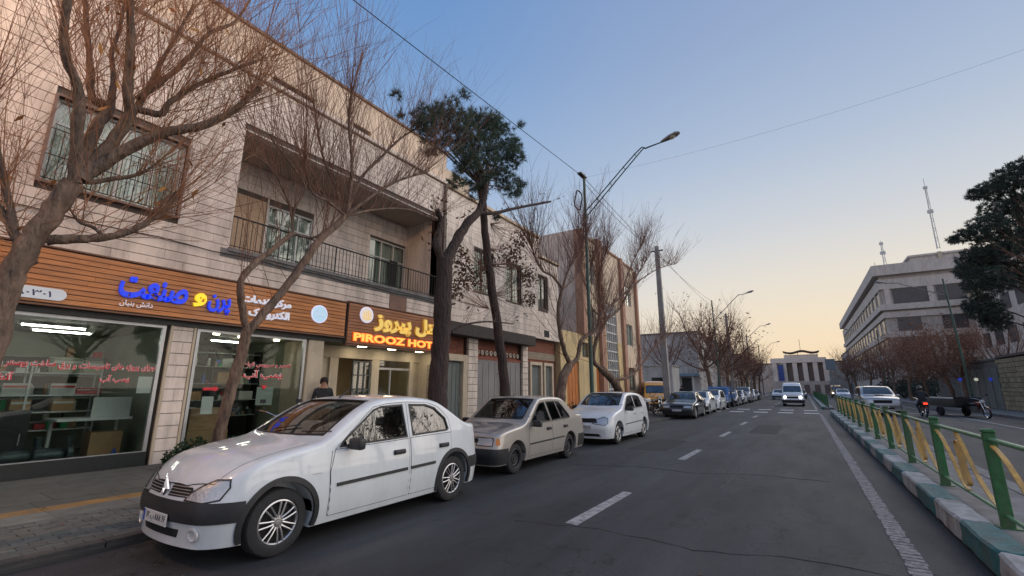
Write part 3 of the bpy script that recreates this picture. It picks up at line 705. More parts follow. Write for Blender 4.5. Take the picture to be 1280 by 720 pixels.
TIBA = Spec(cat='car', L=3.96, W=1.65, wheels=(.72, 3.14), wr=.30, arch=.35, zb=.19, bow=.15, rbow=.08, tf=.05, tr=.05, rc=.28, rx=.24, nose=.03, tail=.03, lean=.35, rlean=.1, bz=.45, r=.085, tumble=.27,
    top=[(0, .64), (.02, .69), (.08, .74), (.25, .82), (.55, .905), (.9, .965), (1.05, 1.0), (1.2, 1.08), (1.5, 1.26), (1.8, 1.40), (2.0, 1.44), (2.4, 1.455), (2.9, 1.435), (3.3, 1.38), (3.55, 1.29), (3.75, 1.12), (3.87, 1.0), (3.93, .93), (3.96, .85)],
    belt=[(0, .78), (1.0, .90), (1.5, .93), (3.0, .98), (3.96, 1.0)], cabin=(1.0, 3.82),
    windows=[[(1.32, .95), (1.40, 1.03), (1.80, 1.30), (1.95, 1.35), (2.25, 1.355), (2.30, .975)], [(2.38, .98), (2.36, 1.355), (2.75, 1.35), (2.98, 1.31), (3.10, 1.02), (3.05, 1.0)]],
    windscreen=[(0, 1.12), (.35, 1.15), (.63, 1.22), (.55, 1.87), (0, 1.82), (-.55, 1.87), (-.63, 1.22), (-.35, 1.15)], wsz=.97,
    rearglass=[(-.55, 3.72), (-.50, 3.48), (.50, 3.48), (.55, 3.72)], rgz=1.0,
    fb=(.235, .46, .32, white2_p), rb=(.25, .50, .40, white2_p), wheelkind='alloy',
    lamps=[('head', [(-.36, .60), (-.05, .56), (.04, .62), (.06, .74), (-.04, .775), (-.24, .70)], (-.55, .84)), ('tail', [(-.02, .68), (.12, .68), (.13, 1.0), (.0, 1.02)], (-.75, -.66))],
    extras=[('grille', 'y', [(-.40, .62), (.40, .62), (.34, .735), (-.34, .735)], .004, well_m), ('lower_grille', 'y', [(-.50, .25), (.50, .25), (.44, .325), (-.44, .325)], .016, well_m),
            ('side_moulding', 'x', [(1.22, .52), (2.3, .54), (2.3, .565), (1.22, .545)], .012, plas_m), ('side_moulding', 'x', [(2.36, .541), (2.8, .55), (2.8, .575), (2.36, .566)], .012, plas_m)],
    doors=[[(1.20, .27), (2.32, .27), (2.32, .945), (1.25, .925), (1.18, .65)], [(2.36, .27), (2.76, .27), (2.85, .5), (3.0, .68), (3.14, .76), (3.14, .965), (2.36, .95)]],
    seams=[[(-.56, .18), (-.66, 1.02)], [(.56, .18), (.66, 1.02)], [(-.56, .18), (0, .06), (.56, .18)]], side_seams=[[(2.335, .95), (2.31, 1.39)]],
    handle=lambda d: (max(p[0] for p in d) - .16, .82), handle_m=white2_p, mirror=(1.45, .95), mirror_m=plas_m, seats=(2.05, 2.85), antenna=1.9)
tiba, TB = make_car(TIBA, white2_p, 'parked_car', 'white hatchback parked behind the beige saloon with a silver wheel rim showing', (-5.50, 14.55, 0), R(-.6), 2, 'cars parked along the left kerb')
plate(tiba, TIBA, TB, '۳۱ د ۲۴۵ ۱۷', .50)
P405 = Spec(cat='car', L=4.41, W=1.72, wheels=(.86, 3.53), wr=.30, arch=.35, zb=.20, bow=.10, rbow=.06, tf=.04, tr=.05, rc=.18, rx=.16, nose=.05, tail=.04, lean=.25, rlean=.05, bz=.45, r=.075, tumble=.4,
    top=[(0, .64), (.03, .70), (.1, .735), (.5, .81), (1.0, .88), (1.2, .92), (1.35, .98), (1.7, 1.19), (1.95, 1.32), (2.15, 1.365), (2.6, 1.38), (3.0, 1.35), (3.2, 1.29), (3.5, 1.10), (3.65, 1.01), (3.8, .985), (4.25, .965), (4.37, .93), (4.41, .85)],
    belt=[(0, .74), (1.0, .85), (2, .885), (4.4, .92)], cabin=(1.15, 3.75),
    windows=[[(1.50, .91), (1.95, 1.25), (2.05, 1.285), (2.35, 1.295), (2.42, .925)], [(2.49, .925), (2.44, 1.295), (2.85, 1.29), (3.05, 1.24), (3.30, .98), (3.26, .935)]],
    windscreen=[(0, 1.29), (.60, 1.36), (.50, 2.03), (0, 1.99), (-.50, 2.03), (-.60, 1.36)], wsz=.9, rearglass=[(-.56, 3.56), (-.48, 3.16), (.48, 3.16), (.56, 3.56)], rgz=.98,
    fb=(.26, .50, .42, plas_m), rb=(.28, .52, .42, plas_m), wheelkind='cover',
    lamps=[('head', [(-.30, .58), (.03, .575), (.05, .665), (-.30, .68)], (-.35, .94)), ('tail', [(-.2, .66), (.05, .66), (.05, .82), (-.2, .82)], (-.5, -.87))],
    extras=[('grille', 'y', [(-.36, .60), (.36, .60), (.36, .665), (-.36, .665)], .004, well_m)],
    doors=[[(1.38, .27), (2.44, .27), (2.44, .90), (1.40, .88)], [(2.47, .27), (2.95, .27), (3.1, .6), (3.2, .72), (3.2, .91), (2.47, .902)]], seams=[], side_seams=[],
    handle=lambda d: (max(p[0] for p in d) - .15, .77), handle_m=plas_m, mirror=(1.55, .90), mirror_m=plas_m, seats=(2.2, 3.0), antenna=0)
p405, QB = make_car(P405, black_p, 'parked_car', 'black saloon with dark windscreen parked beside the tall concrete post', (-5.86, 27.6, 0), R(1), 1, 'cars parked along the left kerb')
plate(p405, P405, QB, '۵۲ ج ۶۸۷ ۱۱', .45)
P405B = Spec(**{**{k: v for k, v in P405.__dict__.items() if k not in ('topf', 'beltf')}, 'L': 4.41})
wsed, _b = make_car(P405B, white_p, 'parked_car', 'white saloon with grey bumper parked directly behind the black saloon', (-6.0, 32.6, 0), R(1), 1, 'cars parked along the left kerb')
d = copy_tree(tiba); d.location = (-6.0, 37.4, 0); d['label'] = 'smaller white hatchback parked between the white saloon and the blue pickup'
# SUV and van outlines
SUV = Spec(cat='car', L=4.75, W=1.88, wheels=(.92, 3.66), wr=.37, arch=.43, zb=.30, bow=.12, rbow=.05, tf=.05, tr=.04, rc=.22, rx=.2, nose=.05, tail=.04, lean=.15, rlean=.1, bz=.62, r=.1, tumble=.25,
    top=[(0, .90), (.03, .97), (.1, 1.0), (.5, 1.08), (1.0, 1.13), (1.25, 1.18), (1.6, 1.42), (1.9, 1.60), (2.1, 1.67), (2.6, 1.71), (3.6, 1.70), (4.2, 1.66), (4.45, 1.5), (4.65, 1.2), (4.72, 1.1), (4.75, .95)],
    belt=[(0, .95), (1, 1.06), (4.75, 1.14)], cabin=(1.2, 4.6),
    windows=[[(1.6, 1.13), (2.0, 1.50), (2.45, 1.56), (2.5, 1.14)], [(2.58, 1.15), (2.55, 1.57), (3.25, 1.57), (3.3, 1.16)], [(3.4, 1.17), (3.37, 1.57), (3.95, 1.55), (4.15, 1.2)]],
    windscreen=[(0, 1.30), (.68, 1.38), (.58, 1.98), (0, 1.93), (-.58, 1.98), (-.68, 1.38)], wsz=1.12, rearglass=None, backlight=[(-.58, 1.2), (.58, 1.2), (.5, 1.52), (-.5, 1.52)], rgz=1.2,
    fb=(.34, .60, .45, silver_p), rb=(.36, .62, .45, silver_p), wheelkind='alloy',
    lamps=[('head', [(-.34, .78), (-.02, .76), (.06, .84), (.04, .95), (-.3, .92)], (-.5, .87)), ('tail', [(-.05, .8), (.12, .8), (.12, 1.15), (-.05, 1.15)], (-.7, -.7))],
    extras=[('grille', 'y', [(-.42, .72), (.42, .72), (.46, .90), (-.46, .90)], .004, well_m), ('lower_grille', 'y', [(-.5, .40), (.5, .40), (.5, .5), (-.5, .5)], .016, well_m), ('bonnet_scoop', 'z', [(-.22, .8), (.22, .8), (.2, 1.05), (-.2, 1.05)], .03, well_m)],
    doors=[[(1.45, .42), (2.52, .42), (2.52, 1.1), (1.5, 1.09)], [(2.56, .42), (3.2, .42), (3.34, .8), (3.34, 1.12), (2.56, 1.10)]], seams=[], side_seams=[],
    handle=lambda d: (max(p[0] for p in d) - .16, .98), handle_m=silver_p, mirror=(1.68, 1.12), mirror_m=silver_p, seats=(2.3, 3.1), antenna=0)
suv, SB = make_car(SUV, silver_p, 'moving_car', 'silver off-road vehicle driving beyond the yellow railing on the far carriageway', (3.75, 37.1, 0), R(2), 1)
plate(suv, SUV, SB, '۱۸ س ۴۶۳ ۲۲', .52)
lit_m = mat('lit headlamp', (.9, .9, .9), .3, emit=(1, .97, .92), estr=14)
VAN = Spec(cat='van', L=4.9, W=1.78, wheels=(.9, 3.6), wr=.31, arch=.36, zb=.26, bow=.08, rbow=.03, tf=.03, tr=.02, rc=.16, rx=.14, nose=.04, tail=.02, lean=.12, rlean=.03, bz=.5, r=.12, tumble=.14,
    top=[(0, .95), (.03, 1.0), (.2, 1.07), (.5, 1.14), (.62, 1.2), (.9, 1.5), (1.1, 1.72), (1.25, 1.82), (1.5, 1.97), (2.0, 2.06), (4.5, 2.06), (4.8, 2.02), (4.88, 1.9), (4.9, 1.7)],
    belt=[(0, 1.0), (1, 1.12), (4.9, 1.16)], cabin=(.6, 4.75),
    windows=[[(.95, 1.16), (1.2, 1.58), (1.3, 1.64), (1.75, 1.66), (1.77, 1.17)], [(1.9, 1.18), (1.9, 1.66), (2.9, 1.66), (2.9, 1.18)], [(3.05, 1.18), (3.05, 1.66), (4.4, 1.64), (4.4, 1.19)]],
    windscreen=[(0, .64), (.68, .70), (.66, 1.16), (0, 1.12), (-.66, 1.16), (-.68, .70)], wsz=1.14, rearglass=None, backlight=[(-.6, 1.2), (.6, 1.2), (.55, 1.7), (-.55, 1.7)], rgz=1.2,
    fb=(.3, .56, .4, plas_m), rb=(.3, .52, .3, plas_m), wheelkind='cover', lamps=[('head', [(-.22, .70), (.04, .70), (.05, .86), (-.22, .88)], (-.3, .95)), ('tail', [(-.05, .9), (.05, .9), (.05, 1.2), (-.05, 1.2)], (-.6, -.8))],
    extras=[('grille', 'y', [(-.45, .70), (.45, .70), (.42, .84), (-.42, .84)], .004, well_m)],
    doors=[[(.75, .36), (1.1, .36), (1.3, .6), (1.82, .6), (1.82, 1.13), (.85, 1.12)]], seams=[], side_seams=[], handle=lambda d: (max(p[0] for p in d) - .12, .98), handle_m=plas_m, mirror=(1.0, 1.2), mirror_m=plas_m, seats=(1.6, 2.5), antenna=0)
van, VB = make_car(VAN, white2_p, 'moving_van', 'white high-roof van driving towards the camera with both headlights lit', (-.95, 50.6, 0), 0, 1)
for s in (-1, 1):
    h = VB.ray_cast(Vector((s * .60, -5, .78)), Vector((0, 1, 0)))
    b = MB().lathe([(0, -.02), (.09, -.01), (.10, .01), (.10, .03)], axis='Y', n=20).build('headlight_bulb', lit_m, van, loc=(s * .60, h[0].y - .03, .78))
# far cars, each its own object
def far_car(src, x, y, label, paint=None, rz=0, name='parked_car', group='cars parked along the left kerb'):
    c = copy_tree(src); c.name = name; c.location = (x, y, 0); c.rotation_euler = (0, 0, rz); c['label'] = label; c['category'] = src['category']
    if group: c['group'] = group
    elif 'group' in c: del c['group']
    if paint:
        for ch in c.children:
            if ch.type == 'MESH' and ch.name.split('.')[0] in ('body', 'door'):
                for i, m in enumerate(ch.data.materials):
                    if m and 'paint' in m.name:
                        ch.data = ch.data.copy(); ch.data.materials[i] = paint; break
    return c
far_car(p405, -6.0, 47.6, 'silver saloon parked just beyond the blue pickup truck', silver_p)
far_car(wsed, -6.05, 53.2, 'white saloon parked two places beyond the blue pickup', None)
far_car(suv, -6.0, 59.2, 'silver off-road vehicle parked beyond the second white saloon of the far row', None)
far_car(tiba, -6.0, 65.0, 'white hatchback parked far along the left kerb under the bare trees', None)
far_car(p405, -6.0, 71.0, 'dark saloon parked farthest along the left kerb before the crossing traffic', None)
far_car(wsed, -3.2, 78.0, 'white saloon driving far down the left lane behind the van', None, name='moving_car', group=None)
far_car(tiba, -3.4, 92.0, 'grey hatchback in the distance near the white columned building', silver_p, name='moving_car', group=None)
far_car(p405, -.6, 84.0, 'dark saloon driving behind the white van in the right lane', None, name='moving_car', group=None)
far_car(tiba, 4.4, 78.0, 'white hatchback driving far off on the opposite carriageway', None, name='moving_car', group=None)
yel_p = paint_mat('orange taxi paint', (.62, .30, .03))
far_car(van, 4.6, 96.0, 'small yellow van far off on the opposite carriageway', yel_p, name='moving_van', group=None)
far_car(van, -9.3, 34.0, 'orange and white taxi van standing on the side street behind the black saloon', yel_p, rz=R(20), name='parked_van', group=None)

# blue pickup truck
def pickup():
    r = empty('parked_pickup', (-6.05, 42.6, 0), 0, 'blue pickup truck with a high cargo bed parked at the left kerb', 'pickup truck', 'cars parked along the left kerb')
    m = MB(); m.prism([(-2.3, .45), (-2.32, .75), (-2.25, .98), (-1.45, 1.08), (-1.1, 1.62), (-.95, 1.68), (-.2, 1.68), (-.1, 1.6), (-.1, .45)], -.80, .80, 'X'); c = m.build('cab', blue_p, r, smooth=35, bevel=.05)
    MB().box(-.68, .68, -1.44, -1.15, 1.12, 1.14).build('wiper_shelf', seal_m, r)
    w = MB().quad((-.68, -1.432, 1.12), (.68, -1.432, 1.12), (.60, -1.125, 1.60), (-.60, -1.125, 1.60)).build('windscreen', cglass_m, r); w.location = (0, -.012, .008)
    for s in (-1, 1):
        MB().add([(s * .812, -1.3, 1.1), (s * .812, -.3, 1.1), (s * .812, -.35, 1.55), (s * .812, -1.02, 1.55)], [(0, 1, 2, 3)]).build('side_window', cglass_m, r)
        MB().box(s * .80, s * .815, -1.32, -.22, .5, 1.06).build('door', blue_p, r, bevel=.004)
        MB().lathe([(0, -.02), (.09, -.012), (.1, .01)], axis='Y', n=18).build('headlight', lampin_m, r, loc=(s * .58, -2.32, .80))
        MB().box(s * .85, s * .88, -.02, 2.3, .75, 1.25).build('bed_side', blue_p, r, bevel=.01)
        wheel('steel', .36, r, (s * .70, -1.6, .36), s); wheel('steel', .36, r, (s * .70, 1.35, .36), s)
        MB().obox((s * .95, -1.25, 1.2), (.14, .06, .2)).build('wing_mirror', plas_m, r, bevel=.02)
    MB().box(-.42, .42, -2.335, -2.31, .68, .92).build('grille', well_m, r)
    MB().box(-.86, .86, -2.42, -2.34, .46, .6).build('front_bumper', chrome_m, r, bevel=.02)
    MB().box(-.85, .85, -.02, 2.3, .70, .75).build('bed_floor', plas_m, r); MB().box(-.85, .85, -.03, 0, .75, 1.45).build('bed_front', blue_p, r, bevel=.01)
    MB().box(-.85, .85, 2.27, 2.3, .75, 1.25).build('tailgate', blue_p, r, bevel=.01)
    MB().box(-.35, .35, -2.2, 2.2, .42, .68).build('chassis', well_m, r)
    fr = MB()
    for s in (-1, 1): fr.tube([(s * .84, 0, 1.2), (s * .84, 0, 1.75)], .025, 6); fr.tube([(s * .84, 1.1, 1.2), (s * .84, 1.1, 1.7)], .025, 6)
    fr.tube([(-.84, 0, 1.75), (.84, 0, 1.75)], .025, 6); fr.build('bed_frame', blue_p, r)
    return r
pickup()

# ------------------------------------------------------------------ ground, road, kerbs
def asphalt():
    m = mat('asphalt', (.043, .045, .05), .78, bump=.5, bscale=90); nt = m.node_tree; N = nt.nodes.new; L = nt.links.new; b = nt.nodes['Principled BSDF']
    tc = N('ShaderNodeTexCoord')
    def noise(sc, det, ro, st=None):
        n = N('ShaderNodeTexNoise'); n.inputs['Scale'].default_value = sc; n.inputs['Detail'].default_value = det; n.inputs['Roughness'].default_value = ro
        if st: mp = N('ShaderNodeMapping'); mp.inputs['Scale'].default_value = st; L(tc.outputs['Object'], mp.inputs[0]); L(mp.outputs[0], n.inputs[0])
        else: L(tc.outputs['Object'], n.inputs[0])
        return n.outputs[0]
    def rmp(s, a, b_, c0, c1):
        r = N('ShaderNodeValToRGB'); r.color_ramp.elements[0].position = a; r.color_ramp.elements[1].position = b_; r.color_ramp.elements[0].color = (*c0, 1); r.color_ramp.elements[1].color = (*c1, 1); L(s, r.inputs[0]); return r.outputs[0]
    fine = rmp(noise(75, 5, .75), .35, .7, (.006, .0072, .010), (.046, .051, .060))
    big = rmp(noise(.55, 6, .62, (1.6, .35, 1)), .35, .68, (.62, .63, .66), (1.75, 1.7, 1.62))
    m1 = N('ShaderNodeMixRGB'); m1.blend_type = 'MULTIPLY'; m1.inputs[0].default_value = 1; L(fine, m1.inputs[1]); L(big, m1.inputs[2])
    trk = rmp(noise(1.0, 4, .5, (1.9, .035, 1)), .36, .66, (.78, .78, .79), (1.28, 1.27, 1.25)); mt = N('ShaderNodeMixRGB'); mt.blend_type = 'MULTIPLY'; mt.inputs[0].default_value = 1; L(m1.outputs[0], mt.inputs[1]); L(trk, mt.inputs[2]); m1 = mt
    oil = rmp(noise(2.3, 5, .6), .62, .75, (1, 1, 1), (.5, .5, .5)); m2 = N('ShaderNodeMixRGB'); m2.blend_type = 'MULTIPLY'; m2.inputs[0].default_value = 1; L(m1.outputs[0], m2.inputs[1]); L(oil, m2.inputs[2])
    # cracks
    vo = N('ShaderNodeTexVoronoi'); vo.feature = 'DISTANCE_TO_EDGE'; vo.inputs['Scale'].default_value = .22
    ds = N('ShaderNodeTexNoise'); ds.inputs['Scale'].default_value = 1.2; ds.inputs['Detail'].default_value = 6; L(tc.outputs['Object'], ds.inputs[0])
    ad = N('ShaderNodeMixRGB'); ad.inputs[0].default_value = .35; L(tc.outputs['Object'], ad.inputs[1]); sc_ = N('ShaderNodeVectorMath'); sc_.operation = 'SCALE'; sc_.inputs[3].default_value = 6; L(ds.outputs['Color'], sc_.inputs[0])
    av = N('ShaderNodeVectorMath'); av.operation = 'ADD'; L(tc.outputs['Object'], av.inputs[0]); L(sc_.outputs[0], av.inputs[1]); L(av.outputs[0], vo.inputs['Vector'])
    cr = rmp(vo.outputs['Distance'], .003, .010, (.22, .22, .22), (1, 1, 1)); m3 = N('ShaderNodeMixRGB'); m3.blend_type = 'MULTIPLY'; m3.inputs[0].default_value = .9; L(m2.outputs[0], m3.inputs[1]); L(cr, m3.inputs[2])
    L(m3.outputs[0], b.inputs['Base Color'])
    ro = N('ShaderNodeMapRange'); ro.inputs[3].default_value = .55; ro.inputs[4].default_value = .85; L(noise(1.1, 5, .6, (1.6, .4, 1)), ro.inputs[0]); L(ro.outputs[0], b.inputs['Roughness'])
    return m
asph = asphalt()
conc = mat('grey concrete', (.20, .20, .20), .85, var=.25, scale=4, bump=.5, dirt=.6)
dust_m = mat('dusty ground', (.10, .10, .095), .95, var=.3, scale=.3)
MB().box(-3000, 3000, -600, 5000, -.5, -.04).build('ground', dust_m)['kind'] = 'structure'
MB().box(-6.35, 9.2, -40, 420, -.2, 0).build('road', asph)['kind'] = 'structure'
MB().box(-60, -6.35, 37.0, 45.0, -.2, -.004).build('side_street', asph)['kind'] = 'structure'
pat_m = mat('asphalt patch', (.019, .021, .025), .8, var=.3, scale=40, bump=.6, bscale=90)
for i, (x0, x1, y0, y1) in enumerate(((-4.2, -3.2, 12.4, 15.2), (-1.9, -1.0, 19, 23.5))):
    q = random.Random(i); P_ = [(x0, y0), ((x0 + x1) / 2, y0 + q.uniform(-.04, .04)), (x1, y0 + q.uniform(-.05, .05)), (x1 + q.uniform(-.05, .05), (y0 + y1) / 2), (x1, y1), ((x0 + x1) / 2, y1 + q.uniform(-.05, .05)), (x0, y1), (x0 + q.uniform(-.05, .05), (y0 + y1) / 2)]
    MB().prism(P_, -.002, .003, 'Z').build('asphalt_patch', pat_m)['kind'] = 'structure'
tar_m = mat('tar seam', (.008, .008, .009), .5)
for i, P_ in enumerate(([(-3.2, 5.1), (-2.2, 5.35), (-1.1, 5.2), (-.2, 5.5), (.9, 5.45), (1.2, 5.6)], [(-4.3, 9.3), (-3.0, 9.8), (-2.1, 9.6), (-.9, 10.1), (.4, 10.0)], [(-1.35, 8.5), (-1.2, 11), (-1.4, 13.5), (-1.25, 17)])):
    S_ = []; q = random.Random(i + 9)
    for k in range(len(P_) - 1):
        for t in range(6): f_ = t / 6; S_.append((P_[k][0] + (P_[k + 1][0] - P_[k][0]) * f_ + q.uniform(-.03, .03), P_[k][1] + (P_[k + 1][1] - P_[k][1]) * f_ + q.uniform(-.03, .03)))
    MB().tube([(x, y, .0) for x, y in S_], [q.uniform(.003, .008) for _ in S_], 5).build('asphalt_crack', tar_m)['kind'] = 'structure'
def worn_paint(name, col, wear, sc=9):
    """worn road paint: shows the asphalt through"""
    m = mat(name, col, .7, bump=.3, bscale=90); nt = m.node_tree; N = nt.nodes.new; L = nt.links.new; b = nt.nodes['Principled BSDF']
    tc = N('ShaderNodeTexCoord'); n = N('ShaderNodeTexNoise'); n.inputs['Scale'].default_value = sc; n.inputs['Detail'].default_value = 8; n.inputs['Roughness'].default_value = .75; L(tc.outputs['Object'], n.inputs[0])
    r = N('ShaderNodeValToRGB'); r.color_ramp.elements[0].position = wear - .10; r.color_ramp.elements[1].position = wear + .12; r.color_ramp.elements[0].color = (.05, .052, .056, 1); r.color_ramp.elements[1].color = (*col, 1)
    L(n.outputs[0], r.inputs[0]); L(r.outputs[0], b.inputs['Base Color']); return m
line_m = worn_paint('worn white road paint', (.33, .34, .35), .42); zeb_m = worn_paint('zebra road paint', (.62, .62, .62), .33); edge_m = worn_paint('worn edge line paint', (.26, .26, .265), .45, 14)
rl = empty('lane_marking', (-2.55, 20, 0)); rl['kind'] = 'structure'
def wb(mb, name, mats, parent, **k):
    o = mb.build(name, mats, parent, **k); o.location = -parent.location if parent.rotation_euler.z == 0 else o.location; return o
for y in [5.35 + 5.9 * k for k in range(14)]:
    if not 33 < y < 42: wb(MB().add([(-2.64, y, .004), (-2.47, y - .02, .004), (-2.45, y + 2.0, .004), (-2.60, y + 2.02, .004)], [(0, 1, 2, 3)]), 'dash', line_m, rl)
mb = MB()                                                  # raised rumble edge line
y = 2.0; r2 = random.Random(3)
while y < 34:
    w = r2.uniform(-.012, .012); mb.box(.60 + w, .765 + w, y, y + r2.uniform(.075, .095), .002, .009); y += .105
mb.box(.61, .75, 34, 34.6, .002, .006); mb.box(.55, .70, 42, 200, .002, .006)
o = wb(mb, 'edge_line', edge_m, rl)
MB().box(7.15, 7.28, 5, 200, .002, .006).build('far_edge_line', line_m)['kind'] = 'structure'
cw = empty('crosswalk', (-2, 37, 0)); cw['kind'] = 'structure'
for yy in (35.2, 39.4):
    for x in np.arange(-6.0, .9, 1.45): wb(MB().box(x, x + .85, yy, yy + .75, .002, .006), 'stripe', zeb_m, cw)
for x in np.arange(2.6, 8.6, 1.45): wb(MB().box(x, x + .85, 38.4, 38.9, .002, .006), 'stripe', line_m, cw)

# left pavement: slopes up gently to the shops
def sz(x): return .085 + .065 * min(1, max(0, (-6.12 - x) / 4.8))
pave_d = mat('dark paving slab', (.075, .085, .078), .75, var=.25, scale=5, bump=.4, objvar=.14, dirt=.5)
pave_l = mat('pale paving slab', (.14, .155, .148), .8, var=.22, scale=6, bump=.4, objvar=.12, dirt=.5)
pave_b = mat('small grey paving block', (.10, .112, .108), .85, var=.25, scale=9, bump=.5, objvar=.2, dirt=.6)
pave_y = mat('worn yellow tactile tile', (.26, .155, .045), .8, var=.22, scale=6, bump=.4, objvar=.12, dirt=.75)
kerb_m = mat('dark kerb stone', (.05, .05, .052), .85, var=.3, scale=6, bump=.6, dirt=.6)
joint_m = mat('paving joint', (.045, .045, .042), .95)
mb = MB(); mb.add([(-6.13, -30, sz(-6.13) - .012), (-6.13, 37, sz(-6.13) - .012), (-10.95, 37, sz(-10.95) - .012), (-10.95, -30, sz(-10.95) - .012)], [(0, 1, 2, 3)])
mb.add([(-10.95, -30, sz(-10.95) - .012), (-10.95, 37, sz(-10.95) - .012), (-22, 37, .14), (-22, -30, .14)], [(0, 1, 2, 3)])
mb.box(-22, -6.13, -30, 37, -.3, .03)
sw = mb.build('pavement', joint_m); sw['kind'] = 'structure'
mb = MB(); mb.box(-40, -6.2, 45, 200, -.1, .12); mb.box(-6.2, -6.0, 45, 200, -.1, .13); mb.build('far_pavement', conc)['kind'] = 'structure'
mb = MB(); mb.box(9.35, 80, -30, 200, -.1, .13); mb.box(9.2, 9.35, -30, 200, -.1, .15); mb.build('right_pavement', conc)['kind'] = 'structure'
_unit = MB().box(-.5, .5, -.5, .5, -1, 0).mesh('slab', pave_d, bevel=.0)
def unit_mesh(m):
    me = _unit.copy(); me.materials.clear(); me.materials.append(m); return me
def slab(parent, name, me, x0, x1, y0, y1, g=.006, th=.05, jz=.002):
    xm, ym = (x0 + x1) / 2, (y0 + y1) / 2; o = link_me(name, me, parent)
    o.location = (xm, ym, sz(xm) + rnd.uniform(-jz, jz)); o.scale = (abs(x1 - x0) - g, y1 - y0 - g, th)
    o.rotation_euler = (0, math.atan(.065 / 4.8), rnd.uniform(-.002, .002)); return o
m_d, m_l, m_b, m_y, m_k = map(unit_mesh, (pave_d, pave_l, pave_b, pave_y, kerb_m))
yy = -1.5
for (xa, xb, me, ln, nm, ye) in ((-8.38, -8.08, m_y, .78, 'tactile_tile', 12.2), (-8.08, -7.62, m_l, .78, 'paving_slab', 12.2), (-8.75, -8.38, m_d, .78, 'paving_slab', 12.2)):
    y = -1.15
    while y < ye: slab(sw, nm, me, xa, xb, y, y + ln); y += ln
for i, (xa, xb) in enumerate(((-9.45, -8.75), (-10.15, -9.45), (-10.86, -10.15))):
    y = -1.4 + .35 * i
    while y < 12: slab(sw, 'paving_slab', m_d, xa, xb, y, y + .9); y += .9
cnt = 0; mb = MB()
for i in range(12):
    x1 = -6.27 - i * .1125; x0 = x1 - .1125; y = -1.2 + (.11 if i % 2 else 0)
    while y < 12:
        if .2 < y < 4.2 and cnt < 300: slab(sw, 'paving_block', m_b, x0, x1, y, y + .22, .008, .05, .003); cnt += 1
        else: h = sz(x0) + rnd.uniform(-.003, .003); mb.box(x0 + .003, x1 - .003, y + .003, y + .217, h - .05, h)
        y += .22
o = mb.build('paving_blocks', pave_b, sw); o['kind'] = 'stuff'
y = -2.0
while y < 36:
    k = slab(sw, 'kerb_stone', m_k, -6.27, -6.13, y, y + 1.0, .012, .22, .004); k.location.z = .09; k.rotation_euler = (0, 0, 0); y += 1.0
# dark steel grate over the water channel beside the first car
gr = empty('drain_grate', (-6.75, 3.35, .1), 0, 'dark slotted drain grate in the paving blocks beside the front bumper of the nearest saloon', 'drain grate')
MB().box(-.3, .3, -.32, .32, -.02, -.004 + .002).build('frame', well_m, gr)
for k in range(9): MB().box(-.28, .28, -.29 + k * .07, -.262 + k * .07, .0, .012).build('bar', steel_m, gr)

# median with painted kerb stones
md = MB().box(1.47, 2.3, -30, 35.0, -.1, .20).build('median', conc); md['kind'] = 'structure'
m2 = MB().box(1.15, 1.75, 42.5, 120, -.1, .16).build('far_median', conc); m2['kind'] = 'structure'
teal_m = mat('weathered teal kerb paint', (.012, .13, .145), .6, var=.3, scale=5, bump=.7, bscale=30, dirt=.65, objvar=.1)
wk_m = mat('weathered white kerb paint', (.36, .38, .385), .75, var=.25, scale=6, bump=.7, bscale=30, dirt=.8, objvar=.08)
def kerb_block(L_, seed):
    q = random.Random(seed); me = MB().box(0, .27, .006, L_ - .006, 0, .235).mesh('kerb_stone', [], bevel=.022)
    bm = bmesh.new(); bm.from_mesh(me); bmesh.ops.subdivide_edges(bm, edges=[e for e in bm.edges if e.calc_length() > .1], cuts=4, use_grid_fill=True); bm.to_mesh(me); bm.free(); me.shade_smooth(); me.set_sharp_from_angle(angle=R(38))
    for v in me.vertices:
        n = mn.noise(Vector((v.co.x * 9, v.co.y * 7, v.co.z * 9 + seed))) * .016; v.co += Vector((n, n * .5, n))
    return me
kb = []
for i in range(3):
    for m in (teal_m, wk_m): me = kerb_block(1.12, i * 2 + 1); me.materials.append(m); kb.append(me)
y = -1.0; i = 0
while y < 34.8: link_me('kerb_stone', kb[(i * 2) % 6 if i % 2 == 0 else (i * 2 - 1) % 6 | 1], md, (1.205, y, .02)); y += 1.12; i += 1
y = -1.0; mb = MB()
mb.box(2.3, 2.5, -30, 35, -.1, .21); mb.build('far_side_kerb', conc, md)
for k in range(40):
    link_me('kerb_stone', kb[(k * 2) % 6 if k % 2 == 0 else (k * 2 - 1) % 6 | 1], m2, (1.0, 42.6 + k * 1.12, -.05))

# ------------------------------------------------------------------ wall tools
def rects_minus(y0, y1, z0, z1, holes):
    ys = sorted({y0, y1, *[min(max(v, y0), y1) for h in holes for v in h[:2]]}); zs = sorted({z0, z1, *[min(max(v, z0), z1) for h in holes for v in h[2:]]})
    out = []
    for b in range(len(zs) - 1):
        run = None
        for a in range(len(ys) - 1):
            cy, cz = (ys[a] + ys[a + 1]) / 2, (zs[b] + zs[b + 1]) / 2
            if any(h[0] < cy < h[1] and h[2] < cz < h[3] for h in holes): run = None; continue
            if run is not None: out[run][1] = ys[a + 1]
            else: out.append([ys[a], ys[a + 1], zs[b], zs[b + 1]]); run = len(out) - 1
    return out
def wall(parent, name, m, X0, X1, y0, y1, z0, z1, holes=()):
    mb = MB()
    for r in rects_minus(y0, y1, z0, z1, list(holes)): mb.box(X0, X1, *r)
    return wb(mb, name, m, parent)
_ucube = MB().box(-.5, .5, -.5, .5, -.5, .5)
